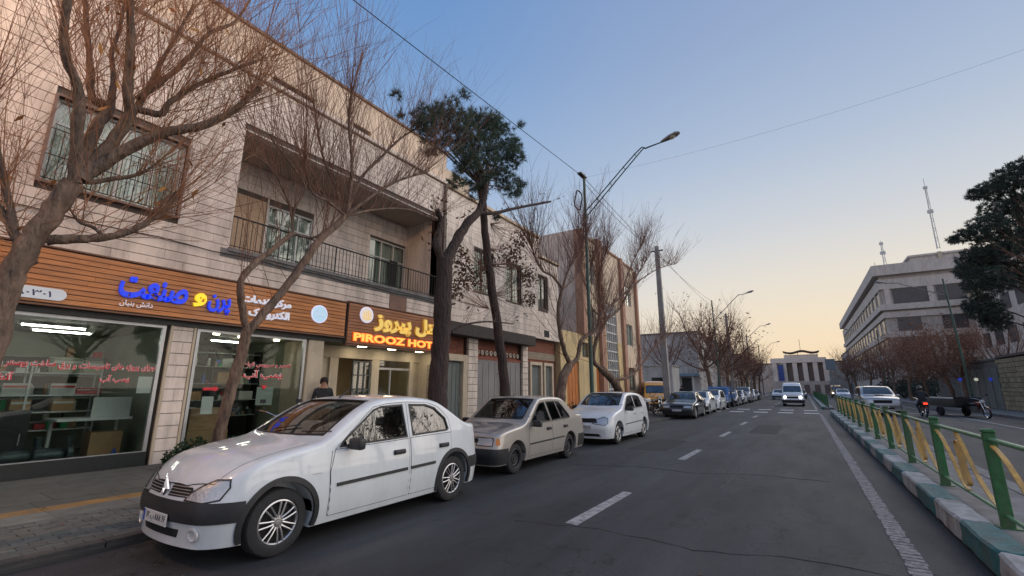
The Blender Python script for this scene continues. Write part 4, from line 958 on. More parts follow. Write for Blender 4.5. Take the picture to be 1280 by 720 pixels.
def clad(parent, name, m, F, y0, y1, z0, z1, holes, course=.2, lens=(.6, 1.15), th=.03, gap=.012, limit=300, axis='X', seed=1, vg=.35):
    """stone panels laid in courses; the nearest ones are objects, the others one joined part"""
    q = random.Random(seed); P = []; z = z0
    while z < z1 - .03:
        zt = min(z + course, z1); cuts = [(y0, y1)]
        for h in holes:
            if h[2] < zt - .02 and h[3] > z + .02:
                cuts = [s for c in cuts for s in ((c[0], min(c[1], h[0])), (max(c[0], h[1]), c[1])) if s[1] - s[0] > .02]
        for a, b in cuts:
            y = a; first = True
            while y < b - .01:
                l = q.uniform(*lens) * (q.uniform(.3, 1) if first else 1); first = False; e = y + l
                if e > b - .15: e = b
                P.append((y, e, z, zt)); y = e
        z = zt
    def dist(p): return -((p[1] - p[0]) * (p[3] - p[2])) / (((p[0] + p[1]) / 2) ** 2 + ((p[2] + p[3]) / 2 - 1.6) ** 2 + 110) if p[1] > -.3 else 1
    P.sort(key=dist); me = _ucube.mesh(name, m); rest = MB(); pl = parent.location
    for i, (a, b, c, d) in enumerate(P):
        g = gap; t = th + q.uniform(-.004, .004)
        if i < limit:
            o = link_me(name, me, parent)
            if axis == 'X': o.location = (F + t / 2 - pl.x, (a + b) / 2 - pl.y, (c + d) / 2 - pl.z); o.scale = (t, b - a - g * vg, d - c - g)
            else: o.location = ((a + b) / 2 - pl.x, F - t / 2 - pl.y, (c + d) / 2 - pl.z); o.scale = (b - a - g * vg, t, d - c - g)
        else:
            if axis == 'X': rest.box(F, F + t, a + g * vg / 2, b - g * vg / 2, c + g / 2, d - g / 2)
            else: rest.box(a + g * vg / 2, b - g * vg / 2, F - t, F, c + g / 2, d - g / 2)
    if rest.v: o = wb(rest, name + '_field', m, parent); o['kind'] = 'stuff'
stone_m = mat('pinkish beige stone', (.78, .675, .60), .8, var=.10, scale=1.1, bump=.3, bscale=70, objvar=.045, dirt=.5)
stone2_m = mat('off white stone', (.72, .63, .55), .8, var=.12, scale=1.2, bump=.3, bscale=70, objvar=.05, dirt=.45)
mortar_m = mat('dark recessed joint', (.10, .08, .07), .95)
plaster_m = mat('beige plaster', (.76, .60, .46), .85, var=.12, scale=1.4, bump=.2, dirt=.4)
cream_m = mat('cream stone trim', (.52, .44, .33), .7, var=.1, scale=3, bump=.15, dirt=.25)
iron_m = mat('black iron', (.02, .018, .018), .6, var=.3)
wframe_m = mat('white window frame', (.58, .58, .56), .5, var=.06, dirt=.2)
bframe_m = mat('brown window frame', (.20, .125, .095), .6, var=.2)
pane_m = glass_mat('window glass', (.80, .84, .82), .02, .95, ior=1.5)
curt_m = mat('pale curtain', (.62, .66, .60), .9, var=.15, scale=3)
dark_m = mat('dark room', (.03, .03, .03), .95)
wood_m = mat('warm wood plank', (.50, .19, .055), .5, var=.3, scale=3, stretch=(1, .6, 9), bump=.15, objvar=.12, coat=.15)
wood2_m = mat('brown wood plank', (.34, .125, .045), .5, var=.3, scale=3, stretch=(1, .6, 9), bump=.15, objvar=.12, coat=.15)
steelframe_m = mat('aluminium frame', (.42, .43, .44), .4, metal=.6, var=.1)
black_m = mat('black granite', (.012, .016, .016), .45, var=.4, scale=30)

def window_unit(parent, X, y0, y1, z0, z1, npan=3, fm=None, depth=.14, curtain=True, transom=None, sill=True, name='window'):
    """a framed window standing in its opening, panes as sub-parts"""
    fm = fm or wframe_m; pl = parent.location; w = .05; mb = MB()
    mb.box(X - .06, X, y0, y1, z0, z0 + w); mb.box(X - .06, X, y0, y1, z1 - w, z1); mb.box(X - .06, X, y0, y0 + w, z0 + w, z1 - w); mb.box(X - .06, X, y1 - w, y1, z0 + w, z1 - w)
    dy = (y1 - y0) / npan
    for i in range(1, npan): mb.box(X - .055, X - .004, y0 + dy * i - w / 2, y0 + dy * i + w / 2, z0 + w, z1 - w)
    tops = [z0, z1]
    if transom:
        mb.box(X - .05, X - .006, y0 + w, y1 - w, transom - .02, transom + .02); tops = [z0, transom, z1]
    o = wb(mb, name, fm, parent)
    for i in range(npan):
        for j in range(len(tops) - 1):
            p = MB().box(X - .04, X - .034, y0 + dy * i + w / 2, y0 + dy * (i + 1) - w / 2, tops[j] + .03, tops[j + 1] - .03).build('pane', pane_m, o)
    if curtain:
        mb = MB(); n = int((y1 - y0) / .05); v = []; f = []
        for i in range(n + 1):
            y = y0 + .03 + (y1 - y0 - .06) * i / n; x = X - .16 - .025 * math.sin(i * 1.9) - .012 * math.sin(i * .7)
            v += [(x, y, z0 + .03), (x, y, z1 - .03)]
            if i: f.append((2 * i - 2, 2 * i, 2 * i + 1, 2 * i - 1))
        mb.add(v, f); mb.build('curtain', curt_m, o, smooth=60)
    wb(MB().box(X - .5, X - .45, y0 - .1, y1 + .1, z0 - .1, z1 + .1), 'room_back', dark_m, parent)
    return o

# ------------------------------------------------------------------ building 1: shop below, hotel floors above
F = -10.9
b1 = empty('shop_building', (-13, 3, 0), 0, 'stone clad building with a long balcony above the wood-fronted shop and the hotel entrance', 'building')
W1 = (1.66, 3.76, 5.18, 6.83); BAL = (4.85, 12.05, 4.75, 7.86)
W0 = (-3.2, -1.0, 5.18, 6.83)
wall(b1, 'wall', mortar_m, F - .25, F - .03, -9, 12.3, 4.0, 9.35, [W1, BAL, W0])
clad(b1, 'stone_panel', stone_m, F - .03, -9, 12.3, 4.02, 9.32, [(W1[0] - .04, W1[1] + .04, W1[2] - .04, W1[3] + .04), BAL, W0, (9.8, 10.55, 4.02, 4.75)], .2, (1.1, 2.3), .035, .014, 300)
brown_st = mat('brown stone panel', (.22, .13, .095), .7, var=.15, scale=3, bump=.2)
wb(MB().box(F - .03, F + .012, 9.82, 10.53, 4.03, 4.72), 'brown_panel', brown_st, b1)
wb(MB().box(F - .28, F + .10, -9, 12.35, 9.35, 9.47), 'cornice', stone_m, b1, bevel=.01)
wall(b1, 'parapet', plaster_m, F - .2, F + .01, -9, 12.3, 9.47, 10.62, [(5.35, 6.6, 9.52, 9.70), (7.9, 8.6, 9.52, 9.70)])
wb(MB().box(F - .3, F + .07, -9, 12.36, 10.62, 10.70), 'coping', mat('brown coping', (.20, .12, .08), .7, var=.2), b1)
for a, b in ((5.35, 6.6), (7.9, 8.6)):
    for k in range(int((b - a) / .1)): wb(MB().box(F - .1, F - .06, a + k * .1, a + k * .1 + .05, 9.52, 9.70), 'vent_bar', iron_m, b1)
wb(MB().box(-22, F - .3, -9, 12.3, 10.4, 10.5).box(-22, -21.8, -9, 12.3, 0, 10.5).box(-22, F - .25, 12.1, 12.3, 3, 10.45).box(-22, F - .25, -9, -8.8, 0, 10.45), 'shell', plaster_m, b1)
window_unit(b1, F - .08, *W1, 4, wframe_m, transom=6.35); window_unit(b1, F - .08, *W0, 4, wframe_m, transom=6.35)
for q in (W1, W0):
    mb = MB(); mb.box(F - .1, F + .04, q[0] - .045, q[1] + .045, q[3], q[3] + .045); mb.box(F - .1, F + .04, q[0] - .045, q[0], q[2], q[3]); mb.box(F - .1, F + .04, q[1], q[1] + .045, q[2], q[3]); mb.box(F - .1, F + .06, q[0] - .045, q[1] + .045, q[2] - .045, q[2])
    wb(mb, 'window_surround', bframe_m, b1)
gm = MB(); a, b, c, d = W1
for k in range(17): y = a + .06 + (b - a - .12) * k / 16; gm.tube([(F + .02, y, c + .05), (F + .02, y, c + 1.0)], .008, 5)
gm.tube([(F + .02, a, c + .05), (F + .02, b, c + .05)], .01, 5); gm.tube([(F + .02, a, c + 1.0), (F + .02, b, c + 1.0)], .01, 5); gm.tube([(F + .02, a, c + .5), (F + .02, b, c + .5)], .01, 5)
wb(gm, 'window_grille', iron_m, b1)
# balcony
BK = -12.6
wb(MB().box(F - .25, F + .003, 4.85, 12.05, 7.83, 7.862), 'balcony_lintel', stone_m, b1); wb(MB().box(F - .25, F + .003, 4.848, 4.875, 4.75, 7.83), 'balcony_jamb', stone_m, b1)
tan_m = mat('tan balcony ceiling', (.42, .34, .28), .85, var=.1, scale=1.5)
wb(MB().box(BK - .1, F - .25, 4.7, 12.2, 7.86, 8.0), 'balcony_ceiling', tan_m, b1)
wb(MB().box(BK - .1, F + .02, 4.7, 12.2, 4.55, 4.75).box(F - .03, F + .06, 4.85, 12.05, 4.70, 4.79), 'balcony_floor', conc, b1)
wb(MB().box(BK - .1, F - .25, 4.65, 4.85, 4.75, 7.86), 'balcony_side', stone_m, b1); wb(MB().box(BK - .1, F - .25, 12.05, 12.2, 4.75, 7.86), 'balcony_side', stone_m, b1)
D1 = (6.55, 8.0, 4.75, 6.85); D2 = (10.25, 12.0, 4.75, 6.95); S1 = (5.3, 6.5, 4.75, 6.9); S2 = (9.2, 10.2, 5.4, 6.9)
wall(b1, 'balcony_back_wall', mortar_m, BK - .2, BK - .02, 4.7, 12.2, 4.75, 7.86, [D1, D2, S1])
clad(b1, 'balcony_stone', stone_m, BK - .02, 4.85, 12.05, 4.78, 7.84, [D1, D2, S1], .25, (.6, 1.1), .025, .012, 150, seed=4)
peach_m = mat('peach roller shutter', (.52, .36, .24), .7, var=.08, scale=2, bump=.1)
mb = MB()
for k in range(28): mb.box(BK - .06, BK - .035 + .004 * (k % 2), S1[0], S1[1], 4.76 + k * .0765, 4.76 + k * .0765 + .072)
wb(mb, 'shutter', peach_m, b1)
for q, n in ((D1, 3), (D2, 3)):
    o = window_unit(b1, BK - .03, *q, n, wframe_m, transom=6.3 if n == 3 else None, name='balcony_door')
wb(MB().box(BK - .02, BK + .02, 11.25, 11.6, 4.8, 6.3), 'open_door_gap', dark_m, b1)
for k in range(61):
    y = 4.88 + k * (7.14 / 60); wb(MB().tube([(F - .03, y, 4.79), (F - .03, y, 5.56)], .009 if k % 12 else .02, 5), 'railing_bar', iron_m, b1)
wb(MB().tube([(F - .03, 4.86, 5.58), (F - .03, 12.04, 5.58)], .022, 6).tube([(F - .03, 4.86, 4.86), (F - .03, 12.04, 4.86)], .012, 5), 'handrail', iron_m, b1)
wb(MB().box(F - .4, F + .03, 12.05, 12.42, 4.0, 8.0), 'corner_column', mat('dark brown column', (.07, .045, .04), .7, var=.3), b1)
# ground floor structure
wb(MB().box(-14.8, F + .05, -9, 12.3, 2.86, 4.0), 'lintel', mat('shadow dark lintel', (.03, .032, .03), .6, var=.3), b1)  # nearly black colour stands in for the canopy's shadow over the glass
wb(MB().box(F - .12, F + .02, -1.2, 3.93, .14, .40).box(F - .12, F + .02, 4.5, 7.1, .14, .34), 'plinth', black_m, b1, bevel=.006)
for (y0, y1) in ((3.99, 4.45), (-1.7, -1.2)):
    q0 = y0; wb(MB().box(F - .25, F - .02, y0, y1, .1, 2.86), 'pillar_core', mortar_m, b1)
    clad(b1, 'pillar_stone', stone_m, F - .02, y0 + .05, y1 - .04, .14, 2.86, [], .24, (.5, .5), .035, .014, 14, seed=5)
    wb(MB().box(F - .03, F + .04, y0, y0 + .04, .14, 2.86).box(F - .03, F + .04, y1 - .035, y1 + .01, .14, 2.86), 'pillar_edge', cream_m, b1)
shop_wall = mat('green grey shop wall', (.22, .24, .18), .8, var=.15, scale=1.5); shop_floor = mat('shop floor', (.09, .095, .09), .5, var=.2)
wb(MB().box(-14.8, F - .12, -1.6, 7.2, .1, .2), 'shop_floor', shop_floor, b1)
wb(MB().box(-14.9, -14.8, -1.6, 7.2, .2, 2.86).box(-14.8, F - .25, -1.7, -1.6, .2, 2.86).box(-14.8, F - .4, 4.1, 4.25, .2, 2.86).box(-14.8, F - .25, 7.15, 7.25, .2, 2.86), 'shop_wall', shop_wall, b1)
wb(MB().box(-14.8, F - .1, -1.6, 7.2, 2.84, 2.858), 'shop_ceiling', mat('shop ceiling', (.35, .34, .29), .8), b1)
sg_m = glass_mat('shop window glass', (.80, .85, .83), .02, .9, ior=1.2)
for (y0, y1, n) in ((-1.2, 3.93, 2), (4.5, 7.08, 1)):
    mb = MB(); X = F - .05; mb.box(X - .05, X + .03, y0, y1, .36, .41); mb.box(X - .05, X + .03, y0, y1, 2.80, 2.86)
    for i in range(n + 1):
        y = y0 + (y1 - y0) * i / n; y = min(max(y, y0 + .03), y1 - .03) if i in (0, n) else .35; mb.box(X - .05, X + .03, y - .03, y + .03, .41, 2.80)
    fr = wb(mb, 'shopfront', steelframe_m, b1)
    for i in range(n):
        a = y0 + .06 if i == 0 else .39; b = y1 - .06 if i == n - 1 else .31
        MB().box(X - .012, X - .004, a, b, .41, 2.80).build('pane', sg_m, fr)
# lettering on the glass
redt = mat('red vinyl lettering', (.62, .015, .03), .5); whitet = mat('white vinyl lettering', (.62, .62, .6), .5)
def glass_text(s, y, z, w, h, b=.012):
    for dx, mm, e in ((.0, whitet, .02), (.004, redt, b * .5)):
        o = text_on_wall('window_lettering', shape_fa(s), F - .044 + dx, y, z, w, h, .0006, mm, None, e); o.parent = b1; o.location = Vector(o.location) - b1.location
glass_text('اجرای پروژه های تاسیسات و برق', 3.16, 1.98, 1.45, .16); glass_text('پمپ آب', 3.25, 1.76, .45, .17)
glass_text('ساخت بوستر پمپ', 1.98, 2.0, .85, .16); glass_text('آتش نشانی', 1.62, 1.78, .62, .17)
glass_text('تعمیر و سرویس انواع', 6.15, 2.13, 1.15, .15); glass_text('پمپ آب', 6.05, 1.90, .95, .26)
o = wb(MB().prism([(4.78, 1.55), (5.0, 1.55), (5.0, 1.515), (5.1, 1.58), (5.0, 1.645), (5.0, 1.61), (4.78, 1.61)], F - .042, F - .040, 'X'), 'window_arrow', redt, b1)
paper_m = mat('white paper', (.6, .6, .58), .8, var=.05)
wb(MB().box(F - .066, F - .063, 4.80, 5.03, 1.05, 1.42), 'paper_notice', paper_m, b1); wb(MB().box(F - .066, F - .063, 5.2, 5.42, 1.22, 1.42), 'paper_notice', paper_m, b1)
wb(MB().box(F - .066, F - .063, 3.62, 3.85, 1.50, 1.82), 'paper_notice', paper_m, b1)
wb(MB().box(F - .066, F - .063, 5.95, 6.35, 1.20, 1.62), 'paper_notice', mat('grey poster', (.30, .33, .30), .7), b1)
wb(MB().prism([(6.02, 1.66), (6.18, 1.66), (6.10, 1.56)], F - .042, F - .040, 'X'), 'window_arrow', redt, b1)
# hotel entrance, set back under the sign
E_ = -11.9; marb = mat('beige marble', (.42, .36, .26), .35, var=.12, scale=2.5)
wb(MB().box(E_ - .3, E_ + .02, 7.25, 8.1, .12, 2.86).box(E_ - .1, F - .0, 7.14, 7.6, .12, 2.86), 'entrance_pier', cream_m, b1, bevel=.01)
wb(MB().box(E_ - .1, E_ + .06, 8.5, 8.8, .12, 2.5).box(E_ - .1, E_ + .06, 10.08, 10.4, .12, 2.5).box(E_ - .1, E_ + .06, 11.8, 12.0, .12, 2.5).box(E_ - .1, E_ + .05, 8.1, 12.3, 2.5, 2.86), 'entrance_frame', cream_m, b1, bevel=.01)
wb(MB().box(E_ - 3.2, E_ - 3.1, 7.2, 12.3, .1, 2.86).box(E_ - 3.1, E_ - .1, 7.25, 7.35, .1, 2.86).box(E_ - 3.1, E_ - .1, 12.2, 12.3, .1, 2.86), 'lobby_wall', marb, b1)
wb(MB().box(E_ - 3.1, F, 7.2, 12.3, .1, .16), 'lobby_floor', marb, b1)
wb(MB().box(E_ - .06, E_ - .02, 8.1, 8.5, .12, 2.5).box(E_ - .06, E_ - .02, 12.0, 12.3, .12, 2.5), 'side_screen', marb, b1)
dg = MB()
for y in (9.38, 9.6, 9.82, 10.04): dg.box(E_ - .03, E_ + .03, y - .02, y + .02, .2, 2.42)
for z in (.2, .65, 1.1, 1.55, 2.0, 2.42): dg.box(E_ - .03, E_ + .03, 9.36, 10.06, z - .02, z + .02)
do = wb(dg, 'glass_door', mat('grey metal door frame', (.10, .11, .11), .5, metal=.3), b1)
MB().box(E_ - .006, E_ + .0, 9.36, 10.06, .2, 2.42).build('pane', pane_m, do)
wb(MB().box(E_ - .02, E_ - .012, 10.4, 11.8, .2, 2.5), 'entrance_window', pane_m, b1)
wb(MB().prism([(10.3, .2), (11.95, .2), (11.95, .75), (11.1, 1.62), (10.3, 1.62)], E_ - .6, E_ - .5, 'X'), 'stair_balustrade', mat('brown marble', (.24, .19, .15), .4, var=.2, scale=3), b1)
wb(MB().box(E_ - .02, E_ + .03, 10.4, 11.8, 2.2, 2.27).box(E_ - .02, E_ + .03, 10.9, 10.94, .2, 2.2), 'window_bar', steelframe_m, b1)
mb = MB()
for k in range(5):
    y = 12.02 + k * .07; mb.tube([(F - .3, y, .15), (F - .3, y, 2.4)], .009, 5)
for k in range(7): mb.tube([(F - .3, 12.0, .4 + k * .3), (F - .3, 12.32, .4 + k * .3)], .009, 5)
wb(mb, 'folding_grille', iron_m, b1)
# shop lights inside and downlights outside are real lamps
def lamp(name, parent, loc, size, power, col, shape='strip'):
    em = mat('lamp tube ' + name + str(power), (.8, .8, .8), .5, emit=col, estr=power)
    return em
tube_em = mat('fluorescent tube', (.8, .8, .8), .5, emit=(1, .97, .88), estr=30)
for (x, y) in ((-12.2, 2.55), (-13.3, 1.2), (-13.2, 2.9), (-12.4, 5.9)):
    o = wb(MB().box(x - .05, x + .05, y - .5, y + .5, 2.78, 2.84), 'ceiling_lamp', wframe_m, b1); MB().tube([(x, y - .45, 2.765), (x, y + .45, 2.765)], .016, 8).build('lamp_tube', tube_em, o)
down_em = mat('round ceiling lamp', (.8, .8, .8), .5, emit=(1, .86, .62), estr=22)
for (x, y) in ((-11.35, 9.25), (-11.35, 10.45), (-11.35, 11.75)):
    wb(MB().lathe([(0, 2.84), (.15, 2.84), (.15, 2.858)], c=(x, y, 0), n=20), 'downlight', down_em, b1)
for (x, y) in ((-11.5, 5.7), (-12.6, 6.3), (-11.5, 6.6), (-11.3, 5.05)):
    wb(MB().lathe([(0, 2.80), (.07, 2.80), (.07, 2.838)], c=(x, y, 0), n=14), 'spotlight', mat('small spot lamp', (.8, .8, .8), .5, emit=(1, .85, .6), estr=16), b1)
lob = mat('lobby lamp', (.8, .8, .8), .5, emit=(1, .72, .38), estr=5)
for y in (9.0, 11.0): wb(MB().box(-13.4, -13.0, y - .3, y + .3, 2.79, 2.83), 'lobby_lamp', lob, b1)

# signboards
def fascia(name, label, y0, y1, z0, z1, m, seedv):
    r = empty(name, (F + .15, (y0 + y1) / 2, z0), 0, label, 'sign'); q = random.Random(seedv)
    wb(MB().box(F + .05, F + .13, y0, y1, z0, z1), 'backing', mortar_m, r)
    me = _ucube.mesh('plank', m); z = z0 + .02; h = (z1 - z0 - .04) / round((z1 - z0) / .094)
    while z < z1 - .05:
        y = y0 + .02
        while y < y1 - .02:
            e = min(y + q.uniform(2.2, 3.2), y1 - .02)
            if y1 - .02 - e < .5: e = y1 - .02
            if y > -2 or True: o = link_me('plank', me, r); o.location = (.005 + q.uniform(-.002, .002), (y + e) / 2 - r.location.y, z + h / 2 - z0); o.scale = (.024, e - y - .004, h - .013)
            y = e
        z += h
    bm_ = mat('brown edge strip', (.16, .07, .035), .5)
    wb(MB().box(F + .05, F + .18, y0 - .01, y1 + .01, z1, z1 + .03).box(F + .05, F + .18, y0 - .01, y1 + .01, z0 - .03, z0), 'edge_strip', bm_, r)
    return r
sg1 = fascia('shop_signboard', 'long wooden plank fascia with blue and yellow Persian letters above the pump shop windows', -3.5, 8.10, 3.0, 3.98, wood_m, 2)
sg2 = fascia('hotel_signboard', 'wooden plank hotel sign with gold Persian letters over orange glowing letters', 8.16, 12.25, 2.82, 4.02, wood2_m, 3)
blue_e = mat('blue channel letter', (.003, .03, .6), .4, emit=(.0, .05, 1.0), estr=.5); yel_e = mat('yellow channel letter', (.8, .65, .02), .4, emit=(1, .8, .03), estr=.55)
white_e = mat('white channel letter', (.75, .77, .85), .4, emit=(.8, .85, 1), estr=.25); dkside = mat('dark letter side', (.03, .02, .03), .6)
SX = F + .185
def letters(parent, s, y, z, w, h, m, b=.012, d=.03, fa=True, name='lettering'):
    o = text_on_wall(name, shape_fa(s) if fa else s, SX, y, z, w, h, d, m, None, b); o.parent = parent; o.location = Vector(o.location) - parent.location; return o
letters(sg1, 'صنعت', 3.56, 3.50, 1.14, .42, blue_e, .009); letters(sg1, 'و', 4.37, 3.44, .24, .30, yel_e, .012); letters(sg1, 'پرن', 4.76, 3.40, .46, .42, blue_e, .009)
letters(sg1, 'دانش بنیان', 3.3, 3.18, .52, .13, white_e, .0, .008)
letters(sg1, 'مرکز خدمات', 5.82, 3.62, 1.2, .24, white_e, .012); letters(sg1, 'الکترونیک ۲', 5.80, 3.32, 1.2, .25, white_e, .012)
def disc(parent, y, z, r, m_rim, m_face, art):
    o = wb(MB().lathe([(0, .03), (r, .03), (r, 0)], c=(0, 0, 0), axis='X', n=36), 'round_logo', m_rim, parent); o.location = Vector((SX - .02, y, z)) - parent.location
    MB().lathe([(0, .036), (r * .86, .036), (r * .86, .03)], axis='X', n=36).build('logo_face', m_face, o)
    art(o, r)
lb = mat('pale blue lightbox', (.5, .7, .85), .4, emit=(.45, .72, .95), estr=.4); lw = mat('white lightbox rim', (.7, .75, .9), .4, emit=(.7, .75, 1), estr=.5); gld = mat('gold letter face', (.75, .52, .10), .3, emit=(1, .66, .16), estr=.45)
def art1(o, r):
    for k in range(5): MB().tube([(.04, -r * .5 + k * r * .22, -r * .3 + .1 * r * (k % 2)), (.04, -r * .4 + k * r * .24, r * .35 - .08 * r * k)], .01, 5).build('logo_stroke', white_e, o)
def art2(o, r):
    for k in range(4): MB().tube([(.04, -r * .45 + k * r * .3, -r * .45), (.04, -r * .45 + k * r * .3, r * (.25 + .12 * (k % 3)))], .013, 5).build('logo_stroke', gld, o)
    MB().tube([(.04, -r * .6, -r * .5), (.04, r * .6, -r * .5)], .012, 5).build('logo_stroke', gld, o)
disc(sg1, 7.24, 3.53, .24, lw, lb, art1); disc(sg2, 8.80, 3.72, .24, lw, mat('cream lightbox', (.8, .72, .6), .4, emit=(1, .85, .7), estr=.35), art2)
for dy, mm, bb, dd in ((0, mat('gold letter rim', (.35, .18, .03), .35, emit=(1, .5, .05), estr=.2), .030, .02), (.012, gld, .013, .028)):
    SX0 = SX; SX = SX0 + dy
    letters(sg2, 'هتل پیروز', 10.62, 3.56, 3.05, .66, mm, bb, dd)
    SX = SX0
or_e = mat('orange neon letter', (.9, .3, .03), .4, emit=(1, .40, .07), estr=1.3); or_r = mat('orange letter halo rim', (.6, .12, .02), .4, emit=(1, .12, .01), estr=.35)
letters(sg2, 'PIROOZ HOTEL', 10.30, 3.04, 3.90, .28, or_r, .030, .015, False); SX += .012; letters(sg2, 'PIROOZ HOTEL', 10.30, 3.04, 3.84, .23, or_e, .010, .022, False); SX -= .012
pb = wb(MB().prism([(1.35 + .1 * math.cos(a), 3.17 + .1 * math.sin(a)) for a in [R(90 + 15 * k) for k in range(13)]] + [(2.2 + .1 * math.cos(a), 3.17 + .1 * math.sin(a)) for a in [R(-90 + 15 * k) for k in range(13)]], F + .17, F + .2, 'X'), 'number_plate', mat('white oval plate', (.62, .68, .72), .4, emit=(.7, .8, 1), estr=.1), sg1)
letters(sg1, '۸۸۰۳۰۱', 1.82, 3.17, .58, .11, mat('navy print', (.02, .03, .12), .5), .004, .016)

# shop contents, each thing on its own
sh = empty('display_shelf', (-12.75, 1.3, .2), 0, 'long grey metal shelving unit behind the left shop window, stacked with boxed pumps', 'shelf')
for z in (.81, 1.15, 1.47, 1.90): wb(MB().box(-12.95, -12.55, -.9, 3.5, z - .025, z), 'shelf_board', steelframe_m, sh)
for y in (-.9, 1.3, 2.45, 3.5):
    for x in (-12.94, -12.57): wb(MB().box(x - .015, x + .015, y - .015, y + .015, .2, 2.1), 'upright', steelframe_m, sh)
bc = dict(white=mat('white box card', (.5, .5, .47), .8, var=.06), red=mat('red box card', (.45, .03, .03), .7), brown=mat('brown cardboard', (.34, .20, .10), .85, var=.12), green=mat('green box card', (.02, .30, .10), .7), grey=mat('grey box card', (.25, .27, .25), .8), olive=mat('olive box card', (.28, .30, .22), .8))
bxs = [('green', 2.15, .81, .55, .30, 'bright green carton on the lowest shelf next to the dark cabinet, nearer the pillar'), ('green', 1.55, .81, .5, .30, 'bright green carton on the lowest shelf, left of its green twin'),
       ('brown', 2.40, 1.15, .28, .24, 'small brown cardboard box on the middle shelf, left of two'), ('brown', 3.0, 1.15, .33, .24, 'wider brown cardboard box on the middle shelf, right of two'), ('white', 2.3, 1.47, .38, .22, 'white carton with red band on the third shelf behind the left window'),
       ('white', 2.95, 1.47, .38, .22, 'white carton with black band on the third shelf right of the red banded one'), ('grey', 1.75, 1.47, .35, .2, 'grey carton at the left of the third shelf'), ('olive', 2.95, 1.90, .45, .30, 'olive carton standing on top of the shelving left of its pair'), ('olive', 3.35, 1.90, .3, .26, 'olive carton standing on top of the shelving nearest the pillar'),
       ('white', 1.2, 1.90, .5, .25, 'white carton on the top shelf behind the tree trunk'), ('brown', .9, 1.15, .4, .24, 'brown cardboard box at the far left of the middle shelf'), ('red', 3.35, 1.47, .40, .13, 'flat red carton at the right end of the third shelf')]
for c, y, z, w, h, lab in bxs:
    r = empty('carton', (-12.72, y, z), 0, lab, 'box', 'boxes on the shop shelves')
    MB().box(-.15, .15, -w / 2, w / 2, 0, h).build('box', bc[c], r, bevel=.004); MB().box(.1505, .152, -w / 2 + .01, w / 2 - .01, h * .62, h * .8).build('printed_band', bc['red'] if 'red band' in lab else (ink_m if 'black' in lab else bc['white']), r)
    MB().box(-.15, .15, -.02, .02, h, h + .002).build('tape', bc['grey'], r)
dk = empty('white_desk', (-12.1, 4.0, .2), 0, 'white reception desk with a pale screen behind the left shop window beside the pillar', 'desk')
for (nm, bx) in (('desk_top', (-12.4, -11.7, 2.75, 3.88, .98, 1.03)), ('modesty_panel', (-11.86, -11.82, 3.25, 3.86, 1.03, 1.42)), ('leg', (-12.35, -12.3, 2.8, 2.85, .2, .98)), ('leg', (-12.35, -12.3, 3.8, 3.85, .2, .98))):
    wb(MB().box(*bx), nm, wframe_m, dk, bevel=.005)
cb_ = empty('cardboard_box', (-12.0, 3.55, .2), 0, 'large brown cardboard box on the floor under the white desk', 'box'); MB().box(-.2, .2, -.25, .25, 0, .55).build('box', bc['brown'], cb_, bevel=.005); MB().box(-.2, .2, -.025, .025, .55, .553).build('tape', bc['grey'], cb_)
cb2 = empty('cardboard_box', (-11.6, 5.2, .2), 0, 'tall stack of brown cardboard behind the right shop window under the red arrow', 'box'); MB().box(-.22, .22, -.42, .42, 0, .48).box(-.2, .2, -.4, .4, .485, .95).build('box', bc['brown'], cb2, bevel=.005)
pump_m = mat('dark pump metal', (.05, .07, .075), .4, metal=.5, var=.3)
for i, (y, c, lab) in enumerate(((.6, steelframe_m, 'bright steel water pump at the foot of the left window, far left'), (1.5, steelframe_m, 'bright steel water pump on the floor just left of the dark cabinet'), (2.75, pump_m, 'dark water pump on the floor right of the dark cabinet'), (2.35, pump_m, 'dark water pump in front of the tall dark cabinet'))):
    r = empty('water_pump', (-11.6 - .1 * i, y, .2), 0, lab, 'water pump', 'pumps on the shop floor')
    MB().lathe([(0, -.22), (.11, -.2), (.13, -.1), (.13, .12), (.09, .2), (0, .22)], c=(0, 0, .2), axis='Y', n=18).build('motor', c, r, smooth=40); MB().lathe([(0, -.04), (.16, -.03), (.16, .04), (0, .05)], c=(0, .26, .22), axis='Y', n=18).build('volute', pump_m, r, smooth=40)
    MB().box(-.14, .14, -.2, .3, 0, .05).build('base', pump_m, r, bevel=.01); MB().tube([(0, .26, .36), (0, .26, .52)], [.05, .065], 12).build('outlet', pump_m, r)
kc = empty('dark_cabinet', (-12.2, 2.1, .2), 0, 'tall dark cabinet standing in front of the shelves behind the left shop window', 'cabinet'); MB().box(-.25, .25, -.35, .35, 0, 1.0).build('body', trim_m, kc, bevel=.01); MB().box(.25, .26, -.33, .33, .03, .97).build('door', trim_m, kc); MB().tube([(.28, .25, .4), (.28, .25, .6)], .008, 6).build('handle', steelframe_m, kc)
s2 = empty('display_shelf', (-13.0, 5.8, .2), 0, 'dark wooden shelves of spare parts behind the right shop window', 'shelf')
for z in (.9, 1.3, 1.72, 2.15, 2.5): wb(MB().box(-13.2, -12.85, 4.5, 7.0, z - .02, z), 'shelf_board', bc['grey'], s2)
for y in (4.5, 5.8, 7.0): wb(MB().box(-13.2, -12.85, y - .02, y + .02, .2, 2.6), 'upright', trim_m, s2)
